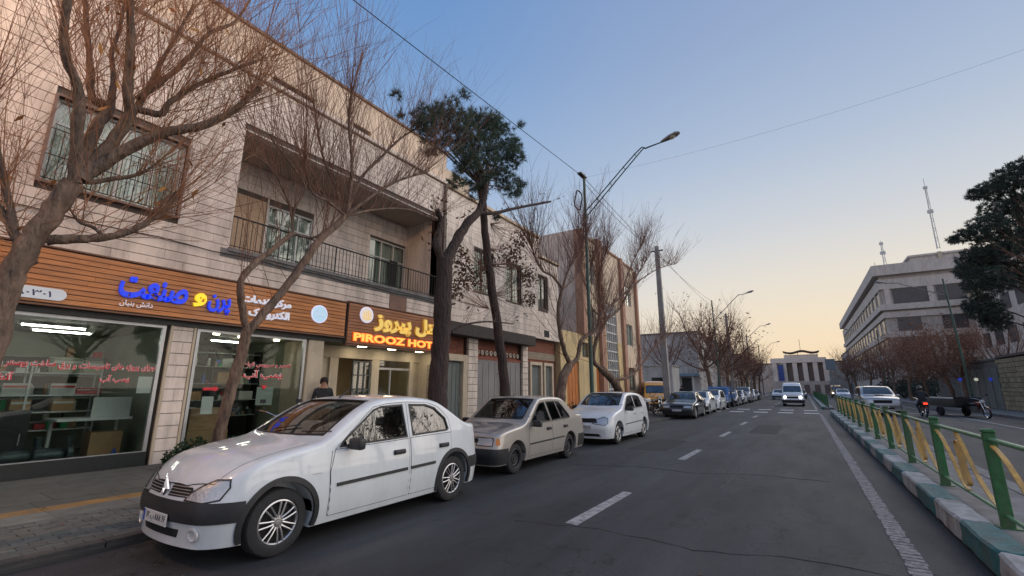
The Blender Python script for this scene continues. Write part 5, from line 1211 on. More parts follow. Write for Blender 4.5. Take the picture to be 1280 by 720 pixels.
for i, (y, z, w, h, c) in enumerate(((4.8, 1.72, .35, .25, 'grey'), (5.2, 2.15, .4, .2, 'white'), (5.45, 1.3, .3, .22, 'brown'), (6.1, 1.72, .35, .28, 'brown'), (6.6, 1.72, .25, .2, 'olive'), (6.2, 2.15, .4, .22, 'grey'), (6.7, 1.3, .35, .22, 'white'))):
    r = empty('carton', (-13.0, y, z), 0, ['grey carton at the left of the third shelf in the right shop window', 'white carton high on the right window shelves', 'brown carton low on the right window shelves behind the slanting tree trunk', 'brown carton at mid height right of the slanting tree trunk', 'olive carton behind the large red window letters', 'grey carton on the upper shelf above the red window letters', 'white carton on the shelf below the large red window letters'][i], 'box', 'boxes on the shop shelves')
    MB().box(-.14, .14, -w / 2, w / 2, 0, h).build('box', bc[c], r, bevel=.004); MB().box(-.14, .14, -.02, .02, h, h + .002).build('tape', bc['grey'], r)

# loose stock on both sets of shelves and the floor, far too small to pick apart one by one
stk = empty('shop_stock', (-13.4, 3, .2), 0, 'crowded small stock of fittings, bottles and boxes at the back of the pump shop', 'shop stock'); q = random.Random(88)
for m_, n_ in ((bc['white'], 60), (bc['red'], 26), (bc['brown'], 44), (pump_m, 60), (bc['green'], 14), (steelframe_m, 40), (mat('blue box card', (.03, .09, .32), .7), 26)):
    mb = MB()
    for _ in range(n_):
        k = q.random()
        if k < .45: y = q.uniform(-.8, 3.4); x = q.uniform(-12.92, -12.78); z = q.choice((.81, 1.15, 1.47, 1.9))
        elif k < .8: y = q.uniform(4.55, 6.95); x = q.uniform(-13.15, -12.95); z = q.choice((.9, 1.3, 1.72, 2.15))
        elif k < .9: y = q.uniform(-.9, 7.0); x = q.uniform(-12.3, -11.4); z = .2
        else: y = q.uniform(-1, 7); x = q.uniform(-14.6, -14.2); z = q.choice((.9, 1.4, 1.9, 2.3))
        if 3.9 < y < 4.5: continue
        w, h = q.uniform(.04, .16), q.uniform(.06, .24)
        if q.random() < .5: mb.box(x - .06, x + .06, y - w / 2, y + w / 2, z + .002, z + h)
        else: mb.lathe([(w * .35, 0), (w * .38, h * .7), (w * .2, h * .8), (w * .2, h)], c=(x, y, z + .002), n=8)
    o = mb.build('stock', m_, stk); o.location = -stk.location; o['kind'] = 'stuff'
for z in (.88, 1.38, 1.88, 2.28): wb(MB().box(-14.75, -14.1, -1.5, 4.0, z - .02, z).box(-14.75, -14.1, 4.3, 7.1, z - .02, z), 'back_shelf', bc['grey'], b1)
cb = MB(); pts = [(F + .05, -8 + k * .5, 4.62 + .02 * math.sin(k * 1.7)) for k in range(41)]; cb.tube(pts, .012, 5); wb(cb, 'facade_cable', iron_m, b1)
wb(MB().tube([(F + .06, 12.25, .15), (F + .06, 12.25, 9.3)], .05, 8), 'drain_pipe', mat('brown drain pipe', (.12, .09, .075), .6, dirt=.4), b1)

# ------------------------------------------------------------------ building 2: white stone over garages
lilac_m = mat('pale plaster side wall', (.58, .49, .42), .85, var=.12, scale=1.2, dirt=.4)
brick_m = mat('red brown brick', (.24, .085, .055), .85, var=.2, scale=9, bump=.3, objvar=.18, dirt=.3)
gdoor_m = mat('grey green metal door', (.13, .155, .15), .5, var=.12, scale=1.5, dirt=.4, bump=.1)
gar_m = mat('grey garage door', (.24, .235, .235), .6, var=.12, scale=1.5, dirt=.5)
orange_m = mat('orange wooden door', (.52, .18, .045), .55, var=.18, scale=2, dirt=.3)
yellow_m = mat('yellow plaster', (.60, .46, .24), .85, var=.12, scale=1.5, dirt=.45)
creamw_m = mat('cream brick wall', (.62, .50, .37), .85, var=.1, scale=2, dirt=.4)
grey_m = mat('grey render', (.48, .47, .45), .85, var=.15, scale=.8, dirt=.5)
b2 = empty('garage_building', (-13, 17, 0), 0, 'two storey white stone house over grey garage doors right of the hotel', 'building')
W2 = [(14.2, 15.6, 5.5, 7.3), (16.6, 18.0, 5.5, 7.3), (19.6, 20.7, 5.6, 7.3)]
wall(b2, 'wall', mortar_m, F - .25, F - .03, 12.42, 21.95, 4.0, 9.3, W2 + [(19.75, 22, 8.3, 9.4)])
clad(b2, 'stone_panel', stone2_m, F - .03, 12.42, 21.95, 4.02, 9.28, W2 + [(19.75, 22, 8.28, 9.4)], .28, (.5, 1.0), .03, .012, 290, seed=11)
wb(MB().box(F - .3, F + .1, 12.42, 19.75, 9.3, 9.42), 'coping', creamw_m, b2); wb(MB().box(F - .3, F + .1, 19.75, 22, 8.3, 8.4), 'coping', creamw_m, b2); wb(MB().box(-20, F - .1, 19.65, 19.76, 8.0, 9.3), 'step_wall', creamw_m, b2); wb(MB().box(-20, F - .25, 12.42, 19.65, 9.2, 9.28).box(-20, F - .25, 19.76, 22, 8.2, 8.28).box(-20, F - .25, 21.8, 22, 4, 8.2), 'shell', creamw_m, b2)
wb(MB().box(-14.5, -12.5, 13.2, 15.8, 9.28, 11.3), 'roof_stair_house', creamw_m, b2); wb(MB().box(-12.49, -12.46, 13.6, 14.6, 9.9, 10.8), 'roof_window', dark_m, b2)
for q in W2:
    window_unit(b2, F - .1, *q, 2, bframe_m); gm = MB()
    for k in range(10): y = q[0] + .05 + (q[1] - q[0] - .1) * k / 9; gm.tube([(F + .06, y, q[2]), (F + .10, y, q[2] + .9), (F + .02, y, q[3])], .011, 4)
    gm.tube([(F + .1, q[0], q[2] + .9), (F + .1, q[1], q[2] + .9)], .012, 4); gm.tube([(F + .06, q[0], q[2] + .03), (F + .06, q[1], q[2] + .03)], .012, 4); wb(gm, 'window_grille', iron_m, b2)
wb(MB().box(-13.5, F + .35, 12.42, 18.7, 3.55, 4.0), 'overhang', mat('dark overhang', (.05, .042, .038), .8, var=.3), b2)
wb(MB().box(-15.2, F + .02, 12.3, 12.42, 0.1, 4.0), 'party_wall', cream_m, b2)
wb(MB().box(F - .55, F - .35, 12.42, 22, .1, 4.0), 'ground_wall', brick_m, b2)
wb(MB().box(F - .35, F - .05, 12.45, 12.72, .12, 2.85).box(F - .35, F - .05, 13.75, 14.02, .12, 2.85).box(F - .35, F - .05, 12.72, 13.75, 2.6, 2.85), 'door_surround', cream_m, b2, bevel=.008)
d = wb(MB().box(F - .34, F - .22, 12.72, 13.75, .12, 2.6), 'metal_door', gdoor_m, b2)
for k in range(4): MB().box(F - .22, F - .205, 12.78 + k * .24, 12.98 + k * .24, .3, 2.5).build('door_panel', gdoor_m, d)
MB().tube([(F - .16, 13.65, 1.05), (F - .16, 13.65, 1.3)], .012, 6).build('door_handle', steelframe_m, d)
def bricks(parent, y0, y1, z0, z1, X, m, limit=120, ch=.085, bl=.24, seed=2): clad(parent, 'brick', m, X, y0, y1, z0, z1, [], ch, (bl, bl + .01), .03, .014, limit, seed=seed)
bricks(b2, 12.45, 14.05, 2.87, 3.55, F - .34, brick_m, 70)
clad(b2, 'pillar_stone', stone2_m, F - .2, 14.1, 14.72, .12, 3.55, [], .27, (.7, .7), .1, .02, 14, seed=8); clad(b2, 'pillar_stone', stone2_m, F - .2, 18.25, 18.72, .12, 3.55, [], .27, (.7, .7), .1, .02, 14, seed=9)
wb(MB().box(F - .3, F - .2, 14.1, 14.72, .1, 3.55).box(F - .3, F - .2, 18.25, 18.72, .1, 3.55), 'pillar', mortar_m, b2)
g = wb(MB().box(F - .3, F - .22, 14.75, 18.2, .12, 2.75), 'garage_door', gar_m, b2)
for k in range(8):
    y = 14.8 + k * .425; MB().box(F - .22, F - .205, y, y + .39, .25, 2.65).build('door_leaf_panel', gar_m, g)
MB().tube([(F - .17, 16.45, .9), (F - .17, 16.45, 2.3)], .014, 6).tube([(F - .17, 16.25, 2.2), (F - .17, 16.65, 2.2)], .014, 6).build('bolt', iron_m, g)
wb(MB().box(F - .32, F - .2, 14.75, 18.2, 2.75, 2.85), 'garage_lintel', brick_m, b2)
for k in range(11): wb(MB().lathe([(0, 0), (.10, .0), (.10, .04), (.055, .045), (.05, .0)], c=(F - .3, 14.95 + k * .31, 3.05), axis='X', n=10), 'ornament_block', stone2_m, b2)
bricks(b2, 18.75, 21.9, 2.95, 3.98, F - .34, brick_m, 60, seed=5)
for k in range(24): wb(MB().box(F - .3, F - .26, 18.85 + k * .127, 18.90 + k * .127, 3.0, 3.35), 'lattice_bar', cream_m, b2)
wb(MB().box(F - .3, F - .26, 18.8, 21.9, 3.16, 3.2), 'lattice_rail', cream_m, b2)
for (a, b) in ((18.95, 20.15), (20.35, 21.35)):
    wb(MB().box(F - .35, F - .1, a, a + .14, .12, 2.85).box(F - .35, F - .1, b - .14, b, .12, 2.85).box(F - .35, F - .1, a + .14, b - .14, 2.7, 2.85), 'door_surround', cream_m, b2)
    d = wb(MB().box(F - .34, F - .24, a + .14, b - .14, .12, 2.7), 'metal_door', gdoor_m, b2)
    for z in (.3, 1.5): MB().box(F - .24, F - .225, a + .22, b - .22, z, z + 1.05).build('door_panel', gdoor_m, d)
wb(MB().box(F + .0, F + .01, 20.2, 20.75, 4.15, 4.5), 'dark_vent', dark_m, b2)

# building 3/4: yellow ground floor, cream and brown striped flats
b4 = empty('striped_flats', (-15, 30, 0), 0, 'four storey cream flats with brown vertical stripes and a white gridded stairwell', 'building')
Fb = F + .0
wall(b4, 'wall', creamw_m, Fb - .3, Fb, 24.9, 36.1, 4.75, 11.2, [(26.1, 27.3, 5.0, 6.6), (26.1, 27.3, 8.2, 9.8), (29.1, 31.3, .2, 7.4), (33.3, 34.9, 4.75, 6.4), (33.3, 34.9, 7.9, 9.5)])
wall(b4, 'ground_wall', yellow_m, Fb - .3, Fb + .01, 22.0, 32.3, .1, 4.75, [(22.7, 24.4, .1, 3.1), (24.9, 26.0, 3.4, 4.3), (27.0, 28.4, .1, 2.9), (29.1, 31.3, .2, 7.4)])
wall(b4, 'end_wall', creamw_m, Fb - .3, Fb + .005, 32.3, 36.1, .1, 4.75, [(33.1, 34.9, 1.4, 3.1)])
wb(MB().box(-19, Fb - .3, 24.9, 25.1, .1, 11.45), 'side_wall', lilac_m, b4); wb(MB().box(-19, Fb - .3, 22.0, 24.9, 4.5, 4.75).box(-19, Fb - .3, 35.9, 36.1, .1, 10.9).box(-19, Fb - .3, 25.1, 36, 10.85, 10.95), 'shell', creamw_m, b4)
brp = mat('brown brick pilaster', (.38, .215, .15), .85, var=.15, scale=5, bump=.3, dirt=.2)
for (a, b, t) in ((24.88, 25.35, 11.45), (27.7, 28.4, 11.55), (32.2, 32.75, 11.3), (35.75, 36.15, 11.0)):
    wb(MB().box(Fb - .3, Fb + .22, a, b, 4.75 if a < 25 else .1, t), 'pilaster', brp, b4)
for (a, b, t) in ((25.35, 27.7, 11.3), (28.4, 32.2, 11.35), (32.75, 35.75, 11.25)): wb(MB().box(Fb - .3, Fb + .1, a, b, t - .15, t), 'coping', brp, b4)
for q in ((26.1, 27.3, 5.0, 6.6), (26.1, 27.3, 8.2, 9.8), (33.3, 34.9, 4.75, 6.4), (33.3, 34.9, 7.9, 9.5), (33.1, 34.9, 1.4, 3.1), (24.9, 26.0, 3.4, 4.3)):
    window_unit(b4, Fb - .08, *q, 2, bframe_m if q[2] < 4.6 else wframe_m)
mb = wb(MB().box(Fb - .2, Fb - .19, 29.1, 31.3, .2, 7.4), 'stairwell_glass', pane_m, b4)
for k in range(6): y = 29.1 + k * .43; MB().box(Fb - .18, Fb - .06, y, y + .075, .2, 7.4).build('mullion', wframe_m, mb)
for k in range(12): z = .2 + k * .64; MB().box(Fb - .175, Fb - .065, 29.15, 31.3, z, z + .08).build('grid_bar', wframe_m, mb)
wb(MB().box(Fb - 1.5, Fb - 1.45, 29, 31.7, .1, 10.3), 'stair_back', mat('stair wall', (.2, .18, .15), .9), b4)
for (a, b, z) in ((22.7, 24.4, 3.1), (27.0, 28.4, 2.9)):
    d = wb(MB().box(Fb - .2, Fb - .1, a, b, .1, z), 'orange_door', orange_m, b4); n = 4
    for k in range(n): w = (b - a) / n; MB().box(Fb - .1, Fb - .08, a + k * w + .04, a + (k + 1) * w - .04, .25, z - .15).build('door_panel', orange_m, d)
# grey building beyond the side street and the small white shed
b5 = empty('grey_building', (-16, 64, 0), 0, 'plain grey two storey block beyond the side street behind the concrete post', 'building')
wb(MB().box(-40, -10.3, 58, 75, .1, 8.2), 'wall', grey_m, b5); wb(MB().box(-40.1, -10.2, 57.9, 75.1, 8.2, 8.4), 'coping', conc, b5)
for k in range(5): wb(MB().box(-10.28 - .05, -10.25, 59 + k * 3, 60.6 + k * 3, 5.0, 6.6), 'window', dark_m, b5)
for x in (-14.6, -12.4): wb(MB().box(x, x + 1.1, 57.93, 57.99, .2, 2.8), 'shop_door', dark_m, b5)
wb(MB().box(-16.5, -10.4, 57.2, 58, 3.0, 3.3), 'awning', mat('pale blue awning', (.16, .26, .34), .6), b5); wb(MB().box(-18, -15.8, 57.9, 57.99, .4, 2.9), 'shutter', gdoor_m, b5)
for x in (-17.0, -15.0, -13.5, -11.0): wb(MB().tube([(x, 57.3, .1), (x, 57.3, 3.0)], .07, 8), 'awning_post', wframe_m, b5)
b6 = empty('white_shed', (-11.6, 46.5, 0), 0, 'small white shed with a dark doorway right of the striped flats', 'building')
wb(MB().box(-14, -10.6, 45.6, 48.5, .1, 3.7), 'wall', mat('white render', (.48, .48, .47), .8, dirt=.4, var=.1), b6); wb(MB().box(-12.6, -11.4, 45.55, 45.59, .12, 2.6), 'doorway', dark_m, b6); wb(MB().box(-14.1, -10.5, 45.5, 48.6, 3.7, 3.8), 'roof', grey_m, b6)

# white columned building closing the street
b7 = empty('columned_building', (0, 156, 0), 0, 'white columned hall with a wavy roof canopy closing the far end of the street', 'building')
hall = mat('pale hall stone', (.80, .70, .62), .8, var=.08, scale=.5, dirt=.2)
wb(MB().box(-7.5, 7, 152, 165, 0, 9.6), 'wall', mat('hall recess', (.34, .31, .30), .85), b7); wb(MB().box(-8, 7.5, 150.4, 152, 8.9, 10.3), 'entablature', hall, b7)
wb(MB().box(-7.9, 7.4, 150.2, 151.95, 0, 3.6), 'base_wall', mat('hall base', (.55, .48, .43), .85, var=.15, scale=.4), b7)
for x in (-5.2, -2.2, .6, 3.4, 6.0): wb(MB().box(x, x + 1.5, 150.12, 150.19, .2, 2.6), 'base_door', mat('brown hall window', (.16, .12, .11), .5), b7)
for x in (-7.6, -4.9, -1.9, .9, 3.7, 6.4): wb(MB().box(x, x + 1.3, 150.6, 151.9, 3.6, 8.9), 'column', hall, b7)
wb(MB().box(-7.6, -3.9, 151.2, 151.9, 3.6, 8.9), 'end_bay', hall, b7); wb(MB().box(-4.0, 5.5, 152, 160, 10.3, 11.3), 'attic', hall, b7)
for x in (-3.7, -.7, 2.1, 4.9): wb(MB().box(x, x + 1.7, 151.9, 151.95, 3.0, 8.4), 'tall_window', mat('brown hall window', (.16, .12, .11), .5), b7)
mb = MB(); P = []
for k in range(25): x = -4.2 + 10.2 * k / 24; P.append((x, 12.3 + .28 * math.sin(k / 24 * 2 * math.pi * 1.6 + 2.6)))
mb.prism(P + [(x, z - .22) for x, z in P[::-1]], 151, 158, 'Y'); wb(mb, 'wavy_canopy', bframe_m, b7)
for x in (-3.5, 0, 3.5, 5.4): wb(MB().tube([(x, 154, 11.2), (x, 154, 12.1)], .1, 6), 'canopy_post', hall, b7)
wb(MB().tube([(.9, 154, 12), (.9, 154, 16)], .06, 5), 'flagpole', iron_m, b7); b7.scale = (.86, 1, .96); b7.location.x = -.4
bl = empty('blue_banner', (-4.9, 150, 0), 0, 'tall blue banner hanging on the left end of the columned hall', 'banner'); wb(MB().box(-5.6, -4.3, 150.2, 150.26, 3.6, 8.0), 'cloth', mat('blue banner', (.05, .09, .32), .7, var=.3), bl); wb(MB().tube([(-6, 150.23, 8.05), (-4.1, 150.23, 8.05)], .05, 5), 'rod', iron_m, bl)
def block(name, label, x0, x1, y0, y1, z, m, fx, floors, wins):
    r = empty(name, ((x0 + x1) / 2, (y0 + y1) / 2, 0), 0, label, 'building'); wb(MB().box(x0, x1, y0, y1, 0, z), 'wall', m, r); wb(MB().box(x0 - .15, x1 + .15, y0 - .15, y1 + .15, z, z + .35), 'roof_edge', conc, r)
    for f in range(floors):
        for k in range(wins):
            yy = y0 + (y1 - y0) * (k + .5) / wins; zz = z / floors * (f + .35); s = 1 if fx > (x0 + x1) / 2 else -1
            wb(MB().box(fx - .04, fx + .04, yy - .8, yy + .8, zz, zz + 1.5), 'window', dark_m, r)
    return r
block('far_flats', 'low pinkish block half hidden by the bare trees far down the left side', -22, -10.5, 80, 104, 7.6, lilac_m, -10.5, 2, 6)
block('far_flats', 'dull cream block behind the last trees on the left near the hall', -24, -10.8, 108, 140, 8.4, creamw_m, -10.8, 2, 7)
block('far_flats', 'dull grey block right of the columned hall behind the blue road sign', 12, 26, 166, 190, 12, grey_m, 12, 3, 6)

block('far_flats', 'low dull building closing the gap right of the columned hall', 5.5, 30, 172, 185, 9.5, grey_m, 5.5, 2, 3)
block('far_flats', 'low dull building closing the gap left of the columned hall', -30, -6.2, 168, 185, 9.0, lilac_m, -6.2, 2, 3)
# right: long grey office building
b8 = empty('office_building', (22, 120, 0), 0, 'five storey grey beige office building with band windows and roof masts on the right', 'building')
off = mat('office stone', (.43, .39, .355), .85, var=.1, scale=.6, dirt=.35); off2 = mat('office band', (.53, .48, .44), .8, var=.08, scale=.6, dirt=.3); wgl = mat('dark office window', (.035, .04, .05), .25, var=.3, scale=.8)
wb(MB().box(12.3, 50, 91.3, 170, 0, 20), 'core', off, b8)
for z0, z1, p in ((19.2, 20.9, .55), (17.0, 18.6, .0), (13.6, 14.5, .3), (12.4, 13.3, .0), (9.3, 10.2, .0), (6.0, 7.0, .0), (0, 3.2, .0)):
    wb(MB().box(12 - p, 12.3, 91 - p, 170, z0, z1).box(12.3, 50, 91 - p, 91.3, z0, z1), 'band', off2, b8)
for (z0, z1) in ((14.6, 16.9), (10.3, 12.3), (7.1, 9.2), (3.4, 5.9)):
    for k in range(16):
        y = 93 + k * 4.8; wb(MB().box(12.22, 12.285, y, y + (3.9 if z0 > 14 else 2.3), z0, z1), 'window', wgl, b8)
    for k in range(6):
        x = 13.6 + k * 5.2; wb(MB().box(x, x + (4.2 if z0 > 14 else 2.8), 91.22, 91.285, z0, z1), 'window', wgl, b8)
for k in range(17): wb(MB().box(12.05, 12.29, 92.2 + k * 4.8, 92.9 + k * 4.8, 14.5, 17.0), 'pier', off2, b8)
for k in range(7): wb(MB().box(12.6 + k * 5.2, 13.3 + k * 5.2, 91.05, 91.29, 14.5, 17.0), 'pier', off2, b8)
wb(MB().box(17.6, 34, 97, 112, 20, 23.0).box(17.3, 34.3, 96.7, 112.3, 23, 23.3), 'penthouse', off2, b8)
wb(MB().box(21, 21.5, 96.6, 96.9, 20.9, 23.4), 'chimney', cream_m, b8)
for k in range(22): wb(MB().tube([(12.2, 92 + k * 3, 20.9), (12.2, 92 + k * 3, 21.7)], .03, 4), 'roof_railing_post', iron_m, b8)
def mast(x, y, z0, z1, label):
    r = empty('radio_mast', (x, y, z0), 0, label, 'mast'); mb = MB(); h = z1 - z0
    for a in (0, 120, 240):
        c, s_ = math.cos(R(a)) * .22, math.sin(R(a)) * .22; mb.tube([(c, s_, 0), (c * .5, s_ * .5, h * .85)], .05, 4)
    n = int(h / .6)
    for k in range(n):
        t0 = 1 - .5 * k / n; a = 120 * k; mb.tube([(math.cos(R(a)) * .22 * t0, math.sin(R(a)) * .22 * t0, h * .85 * k / n), (math.cos(R(a + 120)) * .22 * t0, math.sin(R(a + 120)) * .22 * t0, h * .85 * (k + 1) / n)], .035, 4)
    mb.build('lattice', wframe_m, r); MB().tube([(0, 0, h * .85), (0, 0, h)], .04, 5).build('tip', wframe_m, r); MB().box(-.35, .35, -.15, .15, h * .5, h * .5 + .5).build('aerial', wframe_m, r); MB().box(-.25, .25, -.15, .15, h * .85, h * .85 + .4).build('aerial', wframe_m, r)
mast(20.2, 92, 22.8, 34.6, 'tall thin red and white lattice mast on the office roof penthouse'); mast(13.7, 93.5, 20.9, 25.7, 'short lattice mast near the left corner of the office roof')
b9 = empty('side_wing', (30, 75, 0), 0, 'pale beige wing of offices behind the dark evergreen at the right edge', 'building')
wb(MB().box(22, 50, 66, 90, 0, 14.5), 'wall', off2, b9); wb(MB().box(21.8, 50, 65.8, 90.2, 14.5, 15.1), 'roof_edge', creamw_m, b9)
for k in range(5):
    for z in (3, 7, 11): wb(MB().box(21.93, 22.01, 67 + k * 4.6, 69.6 + k * 4.6, z, z + 1.9), 'window', wgl, b9); wb(MB().box(23 + k * 4.6, 25.6 + k * 4.6, 65.93, 66.01, z, z + 1.9), 'window', wgl, b9)
# right boundary wall with stone end and grey metal gates
rw = empty('boundary_wall', (11.4, 40, 0), 0, 'rough grey boundary wall with metal gates along the right pavement', 'wall')
wb(MB().box(11.5, 11.9, 44.5, 62, .13, 3.5).box(11.4, 12.0, 44.5, 62, 3.5, 3.65), 'wall', mat('dark stained concrete', (.12, .12, .115), .9, var=.3, dirt=.6), rw)
for k in range(5): wb(MB().box(11.42, 11.5, 44.8 + k * 1.5, 46.15 + k * 1.5, .15, 3.0), 'gate_panel', gdoor_m, rw)
rw2 = empty('stone_wall', (11.4, 38, 0), 0, 'yellowish rough stone wall at the right edge of the photo behind the parked trike', 'wall')
wb(MB().box(11.55, 12.2, 30, 44.4, .13, 3.45).box(11.4, 12.3, 30, 44.4, 3.6, 3.75), 'wall', mortar_m, rw2)
ys_m = mat('yellowish wall stone', (.26, .22, .14), .9, var=.25, scale=3, bump=.5, objvar=.2, dirt=.4)
q = random.Random(4); z = .15; me = _ucube.mesh('stone', ys_m)
while z < 3.4:
    h = q.uniform(.26, .34); y = 36.0
    while y < 44.3: l = q.uniform(.4, .75); o = link_me('stone', me, rw2, Vector((11.52, y + l / 2, z + h / 2)) - rw2.location, None, (.12 + q.uniform(-.02, .02), l - .03, h - .03)); y += l
    z += h

# ------------------------------------------------------------------ trees
bark_m = mat('brown tree bark', (.085, .052, .038), .92, var=.45, scale=9, bump=1, bscale=22, stretch=(1, 1, .35), col2=(.26, .17, .12), dirt=.5, bdist=.06)
bark2_m = mat('dark furrowed bark', (.05, .034, .03), .95, var=.4, scale=9, bump=1, bscale=16, stretch=(1.5, 1.5, .3), bdist=.08)
twig_m = mat('brown twig', (.165, .08, .055), .85, var=.2)
dead_m = mat('withered orange leaf', (.38, .17, .04), .7, var=.3); deadb_m = mat('withered brown leaf', (.12, .065, .04), .85, var=.35, scale=2)
def smooth_path(P, n=4):
    P = [Vector(p) for p in P]; out = []
    for i in range(len(P) - 1):
        p0 = P[max(i - 1, 0)]; p1 = P[i]; p2 = P[i + 1]; p3 = P[min(i + 2, len(P) - 1)]
        for k in range(n):
            t = k / n; out.append(.5 * ((2 * p1) + (p2 - p0) * t + (2 * p0 - 5 * p1 + 4 * p2 - p3) * t * t + (3 * p1 - p0 - 3 * p2 + p3) * t ** 3))
    out.append(P[-1]); return out
def limb(parent, pts, r0, r1, q, m, name='limb', n=8, knob=.09):
    if name == 'trunk': knob = .03
    S_ = smooth_path(pts, 5); N_ = len(S_); rr = []
    for i in range(N_):
        t = i / (N_ - 1); r = r0 + (r1 - r0) * t ** .85; rr.append(r * (1 + q.uniform(-knob, knob)))
        if 0 < i < N_ - 1: S_[i] = S_[i] + Vector((q.uniform(-1, 1), q.uniform(-1, 1), q.uniform(-1, 1))) * r * .12
    mb = MB().tube(S_, rr, n); o = mb.build(name, m, parent, smooth=80); o.location = -parent.location; return S_
def shoot(mb, p, d, L_, r, q, bend=.35, seg=5, kids=2, up=.25):
    """one long thin whip with a few side twigs"""
    pts = [p.copy()]; d = d.normalized(); side = Vector((q.uniform(-1, 1), q.uniform(-1, 1), q.uniform(-.4, .6))) * bend / seg
    for k in range(seg):
        d = (d + side + Vector((0, 0, up / seg)) + Vector((q.uniform(-1, 1), q.uniform(-1, 1), q.uniform(-1, 1))) * .05).normalized(); pts.append(pts[-1] + d * L_ / seg)
    mb.tube(pts, [r * (1 - .75 * k / seg) for k in range(seg + 1)], 3, caps=False)
    for k in range(kids):
        i = q.randint(1, seg - 1); dd = (d + Vector((q.uniform(-1, 1), q.uniform(-1, 1), q.uniform(-.5, 1))) * .8).normalized()
        shoot(mb, pts[i], dd, L_ * q.uniform(.25, .5), r * .55, q, bend * 1.3, 3, 0 if L_ < 1.4 else (1 if q.random() < .5 else 0), up)
twiglit_m = mat('lamplit orange twig', (.27, .125, .065), .8, var=.25)  # lighter orange copy paints the street lamp's light onto the nearest tree's twigs
def pollard(name, label, base, trunk, limbs, q, bm_=bark_m, r=(.2, .13), nshoot=26, sl_=(1.2, 2.6), centre=None, group=None, along=.5, tr=.009, leaves=0, leafm=None, tm=None, kids=2, up=.25, spread=.55):
    """bare pollarded street tree: trunk, drawn limbs, whips from every knuckle"""
    root = empty(name, base, 0, label, 'tree', group); limb(root, trunk, r[0], r[1], q, bm_, 'trunk', 12)
    c = Vector(centre) if centre else Vector(trunk[-1]); mb = MB(); tips = []
    for pts, r0, r1, ns in limbs:
        S_ = limb(root, pts, r0, r1, q, bm_); n = len(S_)
        for _ in range(ns):
            t = q.random() ** along; i = min(n - 1, int(t * (n - 1) + .5)); p = S_[i]; out = (p - c); out = out.normalized() if out.length > .01 else Vector((0, 0, 1))
            ax = (S_[min(i + 1, n - 1)] - S_[max(i - 1, 0)]).normalized()
            d = (out * .45 + ax * .5 + Vector((0, 0, .55)) + Vector((q.uniform(-1, 1), q.uniform(-1, 1), q.uniform(-.7, 1))) * spread)
            shoot(mb, p, d, q.uniform(*sl_), q.uniform(.6, 1.2) * tr, q, .45, 5, kids, up); tips.append(p + d.normalized() * q.uniform(.3, sl_[0]))
    o = mb.build('twigs', tm or twig_m, root); o.location = -root.location; o['kind'] = 'stuff'
    if leaves:
        lm = MB()
        for _ in range(leaves):
            p = q.choice(tips) + Vector((q.gauss(0, .12), q.gauss(0, .12), q.gauss(0, .12))); leaf(lm, p, q, q.uniform(.05, .09))
        o = lm.build('withered_leaves', leafm or dead_m, root); o.location = -root.location; o['kind'] = 'stuff'
    return root
def leaf(mb, p, q, s, asp=.6):
    a = Vector((q.gauss(0, 1), q.gauss(0, 1), q.gauss(0, 1))).normalized(); b = a.orthogonal().normalized(); b.rotate(Matrix.Rotation(q.uniform(0, 6.28), 3, a))
    c = a.cross(b) * asp; mb.add([p - b * s, p + c * s * .6, p + b * s, p - c * s * .6], [(0, 1, 2, 3)])
def px(l, X=-7.0, dx=0):
    """trace drawn in the photo turned into places in the street; each point may carry its own distance from the camera's street line"""
    out = []
    for i, p in enumerate(l):
        out.append(atX(p[0], p[1], p[2] if len(p) > 2 else X + dx * i))
    return out
q = random.Random(21)
